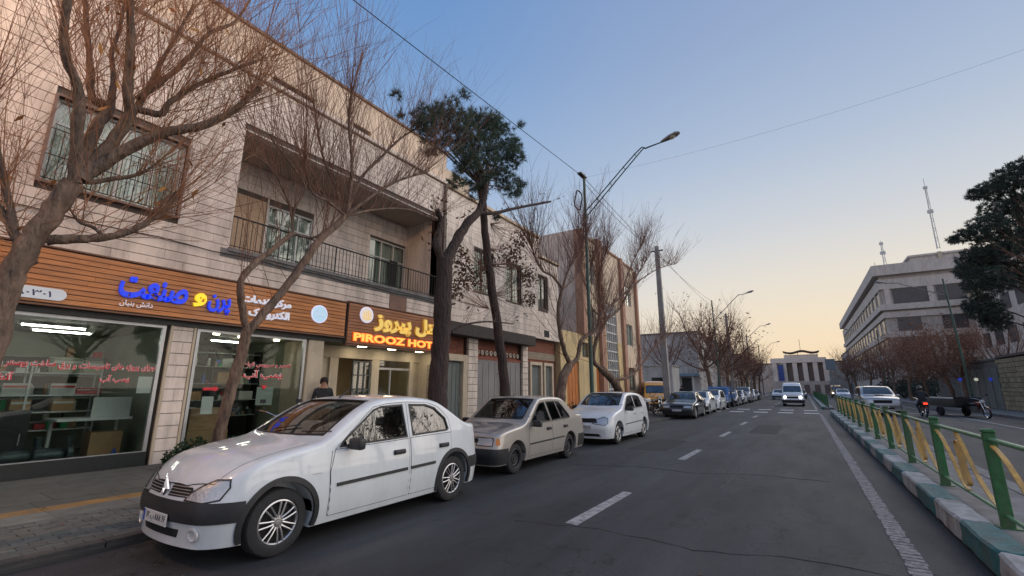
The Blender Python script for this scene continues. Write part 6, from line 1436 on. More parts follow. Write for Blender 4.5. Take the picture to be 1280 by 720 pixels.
# nearest tree, trunk at the left edge of the picture
T = px([(-12, 440), (2, 380), (18, 338), (42, 297), (68, 262), (93, 228)], -7.0)
base = Vector((-7.0, T[0].y - .12, .1))
pollard('street_tree', 'large bare tree with thick forking limbs at the left edge in front of the shop', base, [base, base + Vector((0, .02, .9))] + T,
    [(px([(93, 228), (97, 165, -6.9), (98, 112, -6.8), (80, 65, -6.7), (84, 5, -6.5), (90, -40, -6.4)]), 0.075, 0.030, 79),
     (px([(95, 222), (120, 160, -7.1), (138, 135, -7.3), (115, 122, -7.4), (113, 80, -7.5), (108, 30, -7.6), (105, -20, -7.7)]), 0.079, 0.025, 79),
     (px([(138, 135, -7.3), (142, 100, -7.5), (140, 65, -7.7), (150, 35, -7.8), (158, -10, -8)]), 0.048, 0.017, 58),
     (px([(100, 225), (140, 178, -7.0), (162, 145, -6.9), (160, 115, -6.8), (163, 60, -6.7), (163, 0, -6.6), (166, -50, -6.5)]), 0.088, 0.030, 88),
     (px([(162, 145, -6.9), (180, 120, -7.1), (205, 72, -7.3), (240, 10, -7.5)]), 0.053, 0.017, 72),
     (px([(163, 133, -6.9), (200, 143, -6.8), (214, 127, -6.7), (255, 102, -6.6), (322, 76, -6.4)]), 0.057, 0.020, 79),
     (px([(173, 123, -6.9), (217, 90, -7.1), (242, 65, -7.2), (260, 43, -7.3), (295, 26, -7.5), (315, -5, -7.6)]), 0.044, 0.017, 72),
     (px([(112, 215, -7), (160, 186, -6.8), (206, 166, -6.6), (253, 157, -6.4), (293, 137, -6.2), (325, 110, -6.0)]), 0.085, 0.034, 88),
     (px([(60, 300, -7), (90, 299, -6.9), (130, 297, -6.8), (165, 288, -6.7), (200, 267, -6.6), (222, 240, -6.5)]), 0.066, 0.025, 58),
     (px([(130, 297, -6.8), (118, 285, -6.9), (100, 278, -7), (88, 262, -7.1)]), 0.026, 0.012, 19),
     (px([(112, 228, -7), (165, 220, -6.9), (180, 215, -6.8), (195, 205, -6.7)]), 0.031, 0.012, 25),
     (px([(40, 330, -7), (20, 300, -7.1), (6, 270, -7.2), (-15, 240, -7.3)]), 0.053, 0.025, 50),
     (px([(20, 300, -7.1), (0, 200, -7.2), (-25, 120, -7.0)]), 0.044, 0.017, 58)],
    q, r=(.115, .105), sl_=(.8, 2.4), centre=(-7, 1.3, 3.6), group='bare pollarded street trees', tr=.0058, leaves=90, tm=twiglit_m, kids=3, spread=.95)
q = random.Random(5)
T = px([(262, 590, -7.3), (272, 550, -7.3), (284, 505, -7.25), (298, 455, -7.2), (309, 415, -7.15)])
base = Vector((-7.3, T[0].y - .02, .1))
KN = (432, 270, -7)
pollard('street_tree', 'slender bare tree leaning right in front of the right shop window, fanning into thin whips', base, [base] + T,
    [(px([(309, 415, -7.15), (335, 385, -7.1), (368, 345, -7.05), (398, 302, -7), (420, 282, -7), KN]), .068, .055, 14),
     (px([(309, 415, -7.15), (303, 385, -7.1), (301, 352, -7.1), (318, 330, -7.1), (345, 308, -7.2), (366, 292, -7.3)]), .06, .04, 14),
     (px([(366, 292, -7.3), (368, 262, -7.35), (382, 235, -7.4), (360, 200, -7.4), (340, 175, -7.4)]), 0.024, .014, 36),
     (px([(366, 292, -7.3), (392, 297, -7.2), (415, 285, -7.1)]), 0.028, .02, 19),
     (px([(366, 292, -7.3), (362, 258, -7.3), (340, 212, -7.2), (310, 190, -7.1)]), 0.022, .012, 33),
     (px([KN, (438, 235, -7), (440, 200, -6.9), (436, 150, -6.8), (440, 110, -6.7)]), 0.040, .02, 84),
     (px([KN, (450, 225, -7.2), (475, 198, -7.3), (505, 170, -7.4), (540, 150, -7.5)]), 0.040, .018, 84),
     (px([KN, (465, 245, -6.9), (500, 225, -6.8), (535, 215, -6.6)]), 0.036, .018, 84),
     (px([KN, (470, 262, -7.2), (510, 262, -7.3), (545, 275, -7.3)]), 0.030, .015, 62),
     (px([KN, (420, 235, -7.2), (405, 200, -7.3), (395, 150, -7.4)]), 0.032, .016, 70),
     (px([KN, (410, 252, -6.9), (390, 240, -6.7), (380, 200, -6.6)]), 0.028, .014, 56)],
    q, r=(.085, .075), sl_=(1.1, 3.4), centre=(-7, 4.9, 3.6), group='bare pollarded street trees', tr=.0058, kids=2, spread=.6, up=.35)
# old dark tree with a sawn limb
q = random.Random(9)
T = px([(546, 520), (548, 470), (552, 415), (554, 365), (556, 325)], -7.0); base = Vector((-7.0, T[0].y, .1))
pollard('old_street_tree', 'thick dark old trunk right of the hotel letters with one bare sawn limb pointing right', base, [base] + T,
    [(px([(556, 330), (570, 302, -7), (585, 278, -6.95), (600, 262, -6.9), (606, 225, -6.9), (590, 190, -6.9)]), .15, .07, 16),
     (px([(600, 266, -6.9), (620, 266, -6.8), (645, 260, -6.7), (688, 252, -6.6)]), .06, .035, 10),
     (px([(556, 330), (545, 305, -7.1), (552, 280, -7.2), (546, 262, -7.2)]), .12, .06, 14),
     (px([(548, 430), (575, 408, -6.8), (610, 402, -6.7), (640, 405, -6.6)]), .035, .015, 8)],
    q, bark2_m, r=(.24, .20), sl_=(.5, 1.3), centre=(-7, 8, 5), tr=.006, kids=1, leaves=160, leafm=deadb_m)
# pine
def crown(root, blobs, q, m, per, s, asp=.18, name='crown', tri=True, flat=.75):
    """foliage made of many needle tufts spread through lumpy volumes"""
    mb = MB()
    for c, r, n in blobs:
        for _ in range(n):
            d = Vector((q.gauss(0, 1), q.gauss(0, 1), q.gauss(0, 1))).normalized(); p = Vector(c) + Vector((d.x * r, d.y * r, d.z * r * flat)) * (q.random() ** .45)
            for _ in range(per):
                a = (d * .7 + Vector((q.gauss(0, 1), q.gauss(0, 1), q.gauss(0, 1) + .3)).normalized()).normalized(); L_ = s * q.uniform(.6, 1.3); w = a.orthogonal().normalized(); w.rotate(Matrix.Rotation(q.uniform(0, 6.28), 3, a)); w *= L_ * asp
                if tri: mb.add([p - w, p + w, p + a * L_], [(0, 1, 2)])
                else: mb.add([p, p + a * L_ * .5 + w, p + a * L_, p + a * L_ * .5 - w], [(0, 1, 2, 3)])
    o = mb.build(name, m, root); o.location = -root.location; o['kind'] = 'stuff'; return o
pine_m = mat('pine needles', (.05, .085, .07), .85, var=.35, scale=1.5, col2=(.10, .145, .10))
q = random.Random(31)
T = px([(634, 520, -7.2), (631, 480, -7.2), (624, 425, -7.2), (615, 360, -7.2), (607, 300, -7.2), (604, 255, -7.2), (596, 215, -7.2)])
base = Vector((-7.2, T[0].y, .1)); pine = empty('pine_tree', base, 0, 'leaning pine with a dark green crown rising above the roofs behind the old trunk', 'tree')
limb(pine, [base] + T, .17, .09, q, bark2_m, 'trunk', 12)
B_ = []
for (x, y, r, n, dx) in ((535, 150, .40, 150, 0), (560, 145, .45, 180, .3), (545, 175, .42, 150, -.3), (575, 170, .48, 190, 0), (600, 160, .5, 210, .2), (620, 155, .42, 170, -.2), (598, 190, .55, 240, .1), (622, 185, .5, 210, -.3), (635, 200, .4, 150, .2), (646, 182, .28, 70, 0), (580, 200, .4, 130, .4), (610, 215, .4, 140, -.3), (630, 225, .38, 110, 0), (640, 238, .28, 60, .3), (575, 228, .25, 45, .2), (520, 160, .25, 50, 0), (600, 238, .3, 60, -.2), (585, 150, .35, 110, -.4)):
    c = atX(x, y, -7.2 + dx); B_.append((c, r, n)); limb(pine, [T[-1] + (T[-2] - T[-1]) * .4, (T[-1] + c) / 2 + Vector((0, 0, -.15)), c], .03, .012, q, bark2_m, n=5)
crown(pine, [(c + Vector((q.uniform(-.1, .1),) * 3), r * 1.12, int(n * .85)) for c, r, n in B_] + [(c + Vector((q.gauss(0, .45), q.gauss(0, .5), q.gauss(0, .35))), r * .3, 12) for c, r, n in B_ * 2], q, pine_m, 24, .15, .04)
# trees further along the kerb
q = random.Random(77)
T = px([(700, 520), (701, 490), (705, 468), (713, 455)], -7.05); base = Vector((-7.05, T[0].y, .1))
pollard('street_tree', 'bare tree with an upright forked crown behind the white hatchback, left of the green pole', base, [base] + T,
    [(px([(713, 455), (706, 440, -7), (700, 415, -7), (698, 385, -7), (703, 360, -7)]), .10, .06, 23),
     (px([(703, 360, -7), (690, 345, -7.1), (678, 338, -7.2), (668, 320, -7.2), (665, 305, -7.2)]), .05, .02, 76),
     (px([(703, 360, -7), (712, 335, -6.9), (725, 315, -6.8), (735, 285, -6.7)]), .045, .018, 76),
     (px([(703, 362, -7), (720, 345, -7.2), (728, 320, -7.3), (722, 290, -7.4)]), .04, .018, 59),
     (px([(713, 455), (722, 447, -6.9), (727, 425, -6.85), (745, 412, -6.8), (752, 392, -6.7), (775, 372, -6.6), (800, 350, -6.5)]), .09, .04, 68),
     (px([(775, 372, -6.6), (790, 330, -6.6), (805, 300, -6.6)]), .04, .018, 85), (px([(800, 350, -6.5), (825, 335, -6.4), (845, 330, -6.3)]), .035, .015, 68)],
    q, r=(.20, .15), sl_=(1.2, 3.0), centre=(-7, 14.4, 4), group='bare pollarded street trees', tr=.010, kids=3, spread=.7, up=.4)
T = px([(748, 520), (745, 500), (735, 475), (722, 462)], -7.1)
T = px([(778, 515), (776, 495), (765, 474), (752, 462)], -7.1); base = Vector((-7.1, T[0].y, .1))
pollard('street_tree', 'bare tree with low twisted limbs and a few yellow leaves right of the green pole', base, [base] + T,
    [(px([(752, 462), (742, 450, -7), (745, 425, -7), (757, 400, -7), (752, 380, -7)]), .10, .04, 68),
     (px([(765, 474), (785, 472, -6.9), (803, 455, -6.8), (820, 432, -6.7), (838, 418, -6.6)]), .08, .03, 68),
     (px([(757, 400, -7), (775, 385, -6.9), (790, 355, -6.8), (808, 325, -6.7)]), .055, .02, 102), (px([(752, 380, -7), (748, 345, -7.2), (760, 310, -7.3)]), .045, .018, 93),
     (px([(757, 400, -7), (740, 385, -7.2), (735, 355, -7.3), (742, 320, -7.4)]), .04, .016, 76)],
    q, r=(.21, .16), sl_=(1.2, 3.3), centre=(-7, 17.5, 4), group='bare pollarded street trees', tr=.011, kids=3, spread=.7, leaves=120, leafm=mat('yellowing leaf', (.22, .20, .05), .7, var=.3), up=.4)
# brown withered creeper between the trunks
cr_ = empty('withered_creeper', (-7.4, 10.4, 0), 0, 'tangle of withered brown leaves hanging around the pine trunk in front of the stone house', 'creeper')
cr_blobs = [(atX(x, y, X_), r, n) for x, y, X_, r, n in ((640, 320, -7.6, .42, 50), (660, 345, -7.6, .38, 45), (585, 345, -7.6, .4, 50), (575, 320, -7.5, .3, 30), (660, 375, -7.6, .28, 26), (610, 330, -7.3, .25, 22), (648, 300, -7.8, .3, 25), (570, 365, -7.5, .3, 24))]
crown(cr_, [(c, r * 1.15, n * 3) for c, r, n in cr_blobs], q, deadb_m, 8, .055, .35, 'leaves', False, 1.0); mb = MB()
for c, r, n in cr_blobs:
    for _ in range(22): shoot(mb, Vector((-7.25, 10.2, c.z - .3)), (c - Vector((-7.25, 10.2, c.z - .3))) + Vector((q.gauss(0, .3), q.gauss(0, .3), q.gauss(0, .3))), (c - Vector((-7.25, 10.2, c.z - .3))).length * 1.2, .007, q, .6, 5, 1)
o = mb.build('stems', twig_m, cr_); o.location = -cr_.location; o['kind'] = 'stuff'
# generic bare tree for the rows further away, two shapes shared by all copies
def bare_proto(seed, h, m, nl=9, ns=34, label='', tw=.02, leafy=0, lm=None):
    q = random.Random(seed); root = empty('bare_tree', (0, 0, 0), 0, label, 'tree')
    top = Vector((q.uniform(-.3, .3), q.uniform(-.3, .3), h * .38)); limb(root, [Vector((0, 0, 0)), Vector((.08, 0, h * .15)), top], .17, .12, q, m, 'trunk', 8); mb = MB(); tips = []
    for k in range(nl):
        a = 2 * math.pi * k / nl + q.uniform(-.3, .3); e = q.uniform(.35, 1.2); L_ = h * q.uniform(.26, .40); st = top + Vector((0, 0, -q.uniform(0, h * .12)))
        mid = st + Vector((math.cos(a) * math.cos(e), math.sin(a) * math.cos(e), math.sin(e))) * L_ * .5; end = mid + Vector((math.cos(a) * math.cos(e + .25), math.sin(a) * math.cos(e + .25), math.sin(e + .25))) * L_ * .55
        S_ = limb(root, [st, mid, end], .07, .025, q, m, n=5)
        for _ in range(ns):
            p = S_[min(len(S_) - 1, int(q.random() ** .6 * len(S_)))]; d = (p - top).normalized() * .6 + Vector((q.uniform(-1, 1), q.uniform(-1, 1), q.uniform(-.3, 1.2))) * .7
            shoot(mb, p, d, h * q.uniform(.12, .28), tw * q.uniform(.5, 1), q, .5, 4, 2); tips.append(p + d * h * q.uniform(.05, .2))
    o = mb.build('twigs', twig_m, root); o['kind'] = 'stuff'
    if leafy:
        lmb = MB()
        for _ in range(leafy): leaf(lmb, q.choice(tips) + Vector((q.gauss(0, .3), q.gauss(0, .3), q.gauss(0, .3))), q, q.uniform(.07, .14))
        o = lmb.build('withered_leaves', lm or deadb_m, root); o['kind'] = 'stuff'
    return root
rusty = mat('rusty withered leaf', (.20, .095, .055), .85, var=.3)
pA = bare_proto(3, 8.6, bark_m, 10, 30, leafy=500, lm=rusty, tw=.014); pB = bare_proto(4, 9.2, bark_m, 9, 28, tw=.014); pC = bare_proto(8, 8.0, bark_m, 11, 30, leafy=1400, lm=rusty, tw=.014)
spots = [(pA, -7.2, 44.5, 1.0, 'bare tree with rusty leaves just beyond the side street on the left pavement'), (pB, -7.3, 51, 1.05, 'taller bare tree right behind the second green lamp pole on the left'), (pC, -7.2, 57.5, 1.0, 'rusty leaved tree beside the second concrete post'), (pB, -7.3, 64, 1.0, 'bare dark tree beyond the second concrete post'),
         (pA, -7.2, 71, 1.08, 'bare tree in front of the far pinkish block'), (pC, -7.3, 79, 1.0, 'rusty tree far down the left row, third from its end'), (pB, -7.2, 89, 1.1, 'bare tree far down the left row, second from its end'), (pA, -7.2, 101, 1.15, 'last bare tree of the left row before the columned hall'),
         (pB, -12.5, 52, .95, 'bare tree in front of the grey block, set back from the row'), (pA, -9.5, 118, 1.2, 'distant bare tree left of the columned hall'),
         (pC, 10.3, 52, .98, 'wide rusty bare tree in front of the office building, left of the leaning lamp pole'), (pC, 10.2, 60, 1.0, 'rusty bare tree behind the widest one on the right pavement'), (pA, 10.3, 69, 1.0, 'bare tree under the office corner on the right pavement'), (pA, 10.2, 79, 1.0, 'bare tree at the foot of the office facade'),
         (pC, 10.4, 48.5, .8, 'small rusty tree in front of the grey metal gates behind the cargo trike'), (pB, 12.5, 47, .85, 'bare dark tree over the grey gates beneath the evergreen'), (pB, 10.3, 90, 1.1, 'bare tree halfway down the right pavement'), (pA, 10.3, 104, 1.2, 'bare tree far down the right side'), (pB, 9.5, 122, 1.3, 'thin bare tree against the glow right of the columned hall'), (pA, 9.2, 136, 1.3, 'last bare tree on the right before the columned hall')]
seen = set()
for i, (pr, x, y, s, lab) in enumerate(spots):
    t = pr if pr.name not in seen and not seen.add(pr.name) and False else None
    if pr not in [z_[0] for z_ in spots[:i]]: t = pr
    else: t = copy_tree(pr)
    t.location = (x, y, .1); t.rotation_euler = (0, 0, i * 1.3); s *= (1.3 if y < 58 else 1.05) if x < 0 else 1.08; t.scale = (s, s, s); t['label'] = lab; t['group'] = 'bare trees along the street'
for i, (x, y) in enumerate(((10.4, 26), (10.2, 17), (10.5, 8), (10.3, -1))):      # trees of the right pavement outside the frame, seen in the car glass
    t = copy_tree(pA if i % 2 else pB); t.location = (x, y, .1); t.rotation_euler = (0, 0, i * 2.1 + 1); t['label'] = ['bare tree on the right pavement nearest the stone wall', 'bare tree on the right pavement second from the stone wall', 'bare tree on the right pavement opposite the silver saloon', 'bare tree on the right pavement level with the camera'][i]; t['group'] = 'bare trees along the street'; t.scale = (1.15,) * 3
# evergreen on the right
ever_m = mat('dark evergreen foliage', (.03, .05, .045), .85, var=.4, scale=1.2, col2=(.055, .085, .065))
q = random.Random(12); ev = empty('evergreen_tree', (12.6, 38.5, .1), 0, 'big dark evergreen hanging over the wall at the right edge of the photo', 'tree')
limb(ev, [Vector((12.6, 38.5, .1)), Vector((12.5, 38.4, 4)), Vector((12.3, 38.2, 8)), Vector((12.2, 38, 13))], .3, .12, q, bark2_m, 'trunk', 10); eb = []
for (x, y, r, n, Y_) in ((1268, 222, 1.1, 260, 38), (1238, 238, .8, 150, 38), (1218, 243, .45, 50, 38.5), (1258, 262, 1.3, 330, 38.5), (1232, 285, 1.0, 230, 37.5), (1205, 296, .55, 60, 38), (1190, 300, .3, 20, 38), (1250, 312, 1.4, 380, 38), (1222, 325, 1.0, 260, 38.5), (1268, 345, 1.1, 200, 39), (1235, 352, 1.2, 320, 37.5), (1208, 340, .6, 90, 38), (1228, 385, .9, 240, 38), (1245, 400, .8, 160, 38.5), (1290, 290, 1.4, 320, 38), (1300, 240, 1.3, 260, 38), (1300, 340, 1.2, 160, 38), (1285, 205, .6, 80, 38)):
    c = atY(x, y, Y_); eb.append((c, r, n)); limb(ev, [Vector((12.3, 38.2, max(4, c.z - 1.5))), (c + Vector((12.3, 38.2, c.z - .8))) / 2, c], .06, .02, q, bark2_m, n=5)
crown(ev, [(c, r, int(n * 1.5)) for c, r, n in eb], q, ever_m, 20, .20, .07, 'crown', False, .8)
for i, (x, y, z) in enumerate(((12.5, 13, 0), (11.8, 21, 0))):
    e2 = copy_tree(ev); e2.location = (x, y, .1); e2.rotation_euler = (0, 0, 1 + i * 2); e2.scale = (.62,) * 3; e2['label'] = ('dark evergreen on the right pavement opposite the parked saloons', 'dark evergreen on the right pavement nearer the stone wall')[i]
gs = mat('dark green shrub leaf', (.025, .055, .025), .7, var=.35, scale=4)
for i, (x, y, z, r, lab) in enumerate(((-10.35, 4.5, .38, .33, 'low dark shrub at the foot of the stone pillar between the shop windows'), (-9.9, 5.1, .35, .35, 'low dark shrub at the foot of the slanting tree before the right shop window'), (-10.0, 21.6, .5, .5, 'green shrub beside the orange door behind the white hatchback'), (-9.9, 4.05, .28, .22, 'smallest low shrub left of the stone pillar foot'))):
    s = empty('shrub', (x, y, .14), 0, lab, 'shrub'); crown(s, [(Vector((x, y, z)), r, 120)], q, gs, 5, .07, .35, 'leaves', False, .8); mb = MB()
    for _ in range(14): shoot(mb, Vector((x, y, .14)), Vector((q.gauss(0, .5), q.gauss(0, .5), 1)), r * 1.3, .006, q, .5, 3, 1)
    o = mb.build('stems', twig_m, s); o.location = -s.location; o['kind'] = 'stuff'
hedge = empty('hedge', (12.2, 75, .1), 0, 'dark green hedge mass beneath the trees on the right pavement', 'hedge')
crown(hedge, [(Vector((12.4 + q.uniform(-.5, .5), 64 + k * 2.6, 1.6 + q.uniform(-.3, .6))), 1.5, 90) for k in range(16)], q, ever_m, 6, .28, .3, 'leaves', False, .9)
mb = MB()
for k in range(16): mb.tube([(12.4, 64 + k * 2.6, .1), (12.4, 64 + k * 2.6, 1.4)], .06, 5)
o = mb.build('stems', bark2_m, hedge); o.location = -hedge.location; o['kind'] = 'stuff'

# ------------------------------------------------------------------ lamp posts, poles, wires
pgreen = mat('dark green pole paint', (.035, .085, .065), .55, var=.25, dirt=.4); lampg = mat('grey lamp housing', (.20, .20, .20), .5, var=.1); lglass = mat('frosted lamp glass', (.45, .42, .36), .35)
cpole_m = mat('pale concrete pole', (.30, .29, .28), .9, var=.15, scale=3, bump=.4, dirt=.4)
def lamp_post(name, label, x, y, h, az, tip, tz, r=.075, double=True, side=1, group='green street lamp poles'):
    """az height where the arm leaves the pole, tip and tz where the lamp hangs"""
    p = empty(name, (x, y, .08), 0, label, 'street lamp', group); s = side; d = abs(tip - x)
    MB().tube([(0, 0, 0), (0, 0, h * .45), (0, 0, h)], [r * 1.15, r, r * .75], 12).build('pole', pgreen, p, smooth=60)
    MB().lathe([(r * 1.9, 0), (r * 1.9, .05), (r * 1.2, .12)], n=12).build('base_collar', pgreen, p)
    kx, kz = d * .62, tz - .12
    for k, o in enumerate((0, .16) if double else (0,)):
        pts = [(0, 0, az + o * 1.6), (s * kx * .08, 0, az + .12 + o * 1.6), (s * (kx - .12 * k), 0, kz + .02 + o * .4), (s * (kx + .25), 0, kz + .14 + o * .1), (s * (d - .55), 0, tz + .1 + o * .02)]
        MB().tube(smooth_path(pts, 4), .024 if double else .035, 6).build('arm', pgreen if double else lampg, p, smooth=60)
    if double:
        for t in (.25, .5, .75, .95):
            a = Vector((0, 0, az)).lerp(Vector((s * kx, 0, kz)), t); MB().tube([a, a + Vector((-s * .1, 0, .17))], .014, 5).build('arm_brace', pgreen, p)
    MB().lathe([(r * 1.2, az - .06), (r * 1.35, az - .05), (r * 1.35, az + .05), (r * 1.2, az + .06)], n=10).build('arm_clamp', pgreen, p)
    hd = MB(); 
    for i, (u, w, hh) in enumerate(((0, .05, .05), (.12, .09, .08), (.35, .15, .12), (.6, .16, .12), (.72, .10, .08), (.76, .03, .03))):
        hd.v += [(u * s, w * math.cos(R(a)), hh * math.sin(R(a)) * (1 if a < 180 else .35)) for a in range(0, 360, 30)]
        if i:
            for k in range(12): hd.f.append([(i - 1) * 12 + k, (i - 1) * 12 + (k + 1) % 12, i * 12 + (k + 1) % 12, i * 12 + k]); hd.m.append(0)
    H_ = hd.build('lamp_head', lampg, p, smooth=60, loc=(s * (d - .62), 0, tz + .1), rot=(0, R(-14) * s, 0))
    MB().lathe([(0, -.09), (.09, -.07), (.13, -.02), (.13, 0)], c=(s * .45, 0, 0), n=14).build('lamp_glass', lglass, H_, smooth=60)
    return p
lp = lamp_post('lamp_post', 'tall green lamp post with a double tube arm over the road behind the white hatchback', -6.9, 16.6, 10.45, 8.55, -3.0, 10.85)
cc = MB(); cc.tube([(.3 * math.cos(R(a)) * .55 - .3, .06 * math.sin(R(a * 3)), 9.35 + .42 * math.sin(R(a))) for a in range(0, 361, 15)], .03, 5, False); cc.build('cable_coil', iron_m, lp)
MB().box(-.09, .09, -.5, .1, 10.3, 10.36).build('insulator_bar', iron_m, lp)
lamp_post('lamp_post', 'second green lamp post on the left among the rusty bare trees', -6.8, 48, 10.1, 8.1, -3.1, 10.35, double=False)
lamp_post('lamp_post', 'third lamp post on the left, grey arm above the bare trees', -6.9, 75, 10.2, 8.2, -3.1, 10.4, double=False)
lamp_post('lamp_post', 'farthest small lamp post on the left near the columned hall', -6.9, 105, 10.2, 8.2, -3.1, 10.4, double=False)
lamp_post('lamp_post', 'leaning green lamp post before the office building on the right, arm reaching left', 10.0, 45, 9.55, 8.2, 6.1, 9.6, double=False, side=-1).rotation_euler = (0, R(-1.5), 0)
lamp_post('lamp_post', 'distant lamp post on the right pavement beyond the office corner', 9.7, 82, 9.6, 8.2, 6.1, 9.7, double=False, side=-1)
def cpole(label, x, y, h, r=.17):
    p = empty('concrete_pole', (x, y, .08), 0, label, 'utility pole', 'concrete utility poles')
    MB().add([(sx * w * r, sy * w * r, z) for z, w in ((0, 1.15), (h, .72)) for sx, sy in ((-1, -1), (1, -1), (1, 1), (-1, 1))], [(0, 1, 5, 4), (1, 2, 6, 5), (2, 3, 7, 6), (3, 0, 4, 7), (4, 5, 6, 7)]).build('pole', cpole_m, p, bevel=.02)
    MB().box(-.4, .4, -.04, .04, h - .35, h - .28).build('cross_bar', iron_m, p)
cpole('tall tapering concrete pole in front of the black saloon, no lamp', -7.0, 28.5, 10.5); cpole('second concrete pole among the rusty trees beside the second lamp post', -7.0, 59.5, 10.3); cpole('thin far concrete pole beyond the third lamp post', -7.1, 84, 10.2, .13)
def wire(a, b, sag, label, r=.012, name='overhead_wire', n=24):
    a, b = Vector(a), Vector(b); o = MB().tube([a.lerp(b, k / n) - Vector((0, 0, 4 * sag * (k / n) * (1 - k / n))) for k in range(n + 1)], r, 4).build(name, iron_m); tag(o, label, 'wire', 'overhead wires')
top = Vector((-6.9, 16.6, 10.4))
a = atX(445, 0, -6.9); wire(top, a + (a - top) * 1.6, .05, 'thick overhead wire from the green lamp post up across the top left of the picture', .014)
wire(top, (-6.8, 48, 10.1), .5, 'overhead wire between the first and second green lamp posts'); wire(top + Vector((0, 0, -.25)), (-7.0, 28.5, 10.3), .35, 'overhead wire from the green lamp post to the concrete pole')
wire(top, atY(1280, 62, 17.5) , .3, 'very thin overhead wire crossing the open sky to the upper right', .003)
wire((-6.8, 48, 10.1), (-6.9, 75, 10.2), .4, 'overhead wire between the second and third lamp posts'); wire((-7, 28.5, 10.3), (-7, 59.5, 10.3), .6, 'overhead wire between the two concrete poles')
wire((10, 45, 9.5), (9.7, 82, 9.5), .5, 'overhead wire along the right pavement between two lamp posts')

# ------------------------------------------------------------------ painted railing on the median
rg_m = mat('green railing paint', (.016, .13, .04), .5, var=.3, scale=14, dirt=.7, bump=.15, bscale=120); ry_m = mat('yellow railing paint', (.50, .31, .07), .5, var=.22, scale=14, dirt=.65)
rgl = mat('faded green rail paint', (.06, .22, .10), .38, var=.2, scale=12, dirt=.3)
RX, SP = 1.60, 2.45
ral = empty('railing', (RX, 6.95, .2), 0, 'green railing with yellow curved ornaments standing on the painted median kerb', 'railing')
pm = MB().box(-.052, .052, -.032, .032, 0, .93).mesh('post', rg_m, bevel=.006); cm = MB().box(-.058, .058, -.038, .038, .93, .975).mesh('post_cap', rg_m, bevel=.014); pf = MB().box(-.09, .09, -.07, .07, 0, .012).mesh('foot_plate', rg_m)
def flat(pts, w, t):
    """flat bar bent in the plane of the railing"""
    P = smooth_path([(0, a, b) for a, b in pts], 5); mb = MB(); v = []; f = []
    for i, p in enumerate(P):
        tg = (P[min(i + 1, len(P) - 1)] - P[max(i - 1, 0)]).normalized(); nn = Vector((0, -tg.z, tg.y)) * t / 2
        v += [p + nn + Vector((w / 2, 0, 0)), p + nn - Vector((w / 2, 0, 0)), p - nn - Vector((w / 2, 0, 0)), p - nn + Vector((w / 2, 0, 0))]
        if i: o = 4 * (i - 1); f += [(o + k, o + (k + 1) % 4, o + 4 + (k + 1) % 4, o + 4 + k) for k in range(4)]
    f += [(3, 2, 1, 0), tuple(range(len(v) - 4, len(v)))]; mb.add(v, f); return mb
c1 = flat([(SP - .06, .80), (SP - .35, .70), (SP - .70, .48), (SP - 1.0, .24), (SP - 1.25, .165)], .045, .016).mesh('curved_bar', ry_m)
c2 = flat([(SP * .5 + .12, .845), (SP * .5 - .12, .68), (SP * .5 - .45, .42), (SP * .5 - .85, .22), (.06, .15)], .045, .016).mesh('curved_bar', ry_m)
lo = flat([(SP * .5 + .16, .60), (SP * .5 + .20, .70), (SP * .5 + .10, .74), (SP * .5 + .02, .66), (SP * .5 - .06, .40), (SP * .5 - .12, .26), (SP * .5 - .02, .22), (SP * .5 + .08, .32), (SP * .5 + .14, .52), (SP * .5 + .17, .62)], .045, .014).mesh('scroll_loop', ry_m)
tr = MB().tube([(0, .03, .86), (0, SP - .03, .86)], .026, 8).mesh('top_rail', rgl, smooth=60); br_ = MB().tube([(0, .03, .13), (0, SP - .03, .13)], .02, 8).mesh('bottom_rail', rgl, smooth=60)
for i in range(-2, 12):
    y = i * SP; z = .0
    for nm, me in (('post', pm), ('post_cap', cm), ('foot_plate', pf)): o = link_me(nm, me, ral, (0, y, z)); 
    if i < 11:
        for nm, me in (('top_rail', tr), ('bottom_rail', br_), ('curved_bar', c1), ('curved_bar', c2), ('scroll_loop', lo)): link_me(nm, me, ral, (0, y, z + rnd.uniform(-.008, .008)), (rnd.uniform(-.003, .003), 0, 0))
ral2 = empty('railing', (1.4, 43, .15), 0, 'distant green railing on the narrow median beyond the crosswalk', 'railing')
for i in range(26):
    y = i * 2.45; link_me('post', pm, ral2, (0, y, 0))
    for nm, me in (('top_rail', tr), ('bottom_rail', br_)): link_me(nm, me, ral2, (0, y, 0))
gp = MB()
for i in range(26 * 7): gp.box(-.008, .008, .35 * i, .35 * i + .03, .13, .86)
o = gp.build('infill_bar', rg_m, ral2); o['kind'] = 'stuff'

# ------------------------------------------------------------------ motorcycles, trike, people
mblk = mat('black motorcycle plastic', (.015, .015, .018), .35, coat=.4); mred = mat('dark red motorcycle paint', (.12, .012, .012), .35, coat=.6); mengine = mat('engine metal', (.16, .16, .165), .45, metal=.7, var=.3)
def moto_wheel(p, y, r=.29):
    o = MB().lathe([(r - .05, -.035), (r - .015, -.045), (r, -.015), (r, .015), (r - .015, .045), (r - .05, .035), (r - .05, -.035)], axis='X', n=28, caps=False).build('wheel', tyre_m, p, loc=(0, y, r), smooth=40)
    MB().lathe([(r - .06, -.03), (r - .045, -.03), (r - .045, .03), (r - .06, .03), (r - .06, -.03)], axis='X', n=28, caps=False).build('rim', chrome_m, o, smooth=40); sp = MB()
    for k in range(12): a = 2 * math.pi * k / 12; sp.tube([(0, .03 * math.cos(a + .5), .03 * math.sin(a + .5)), (0, (r - .05) * math.cos(a), (r - .05) * math.sin(a))], .004, 3)
    sp.lathe([(0, -.06), (.035, -.055), (.035, .055), (0, .06)], axis='X', n=10); sp.build('spokes', chrome_m, o); return o
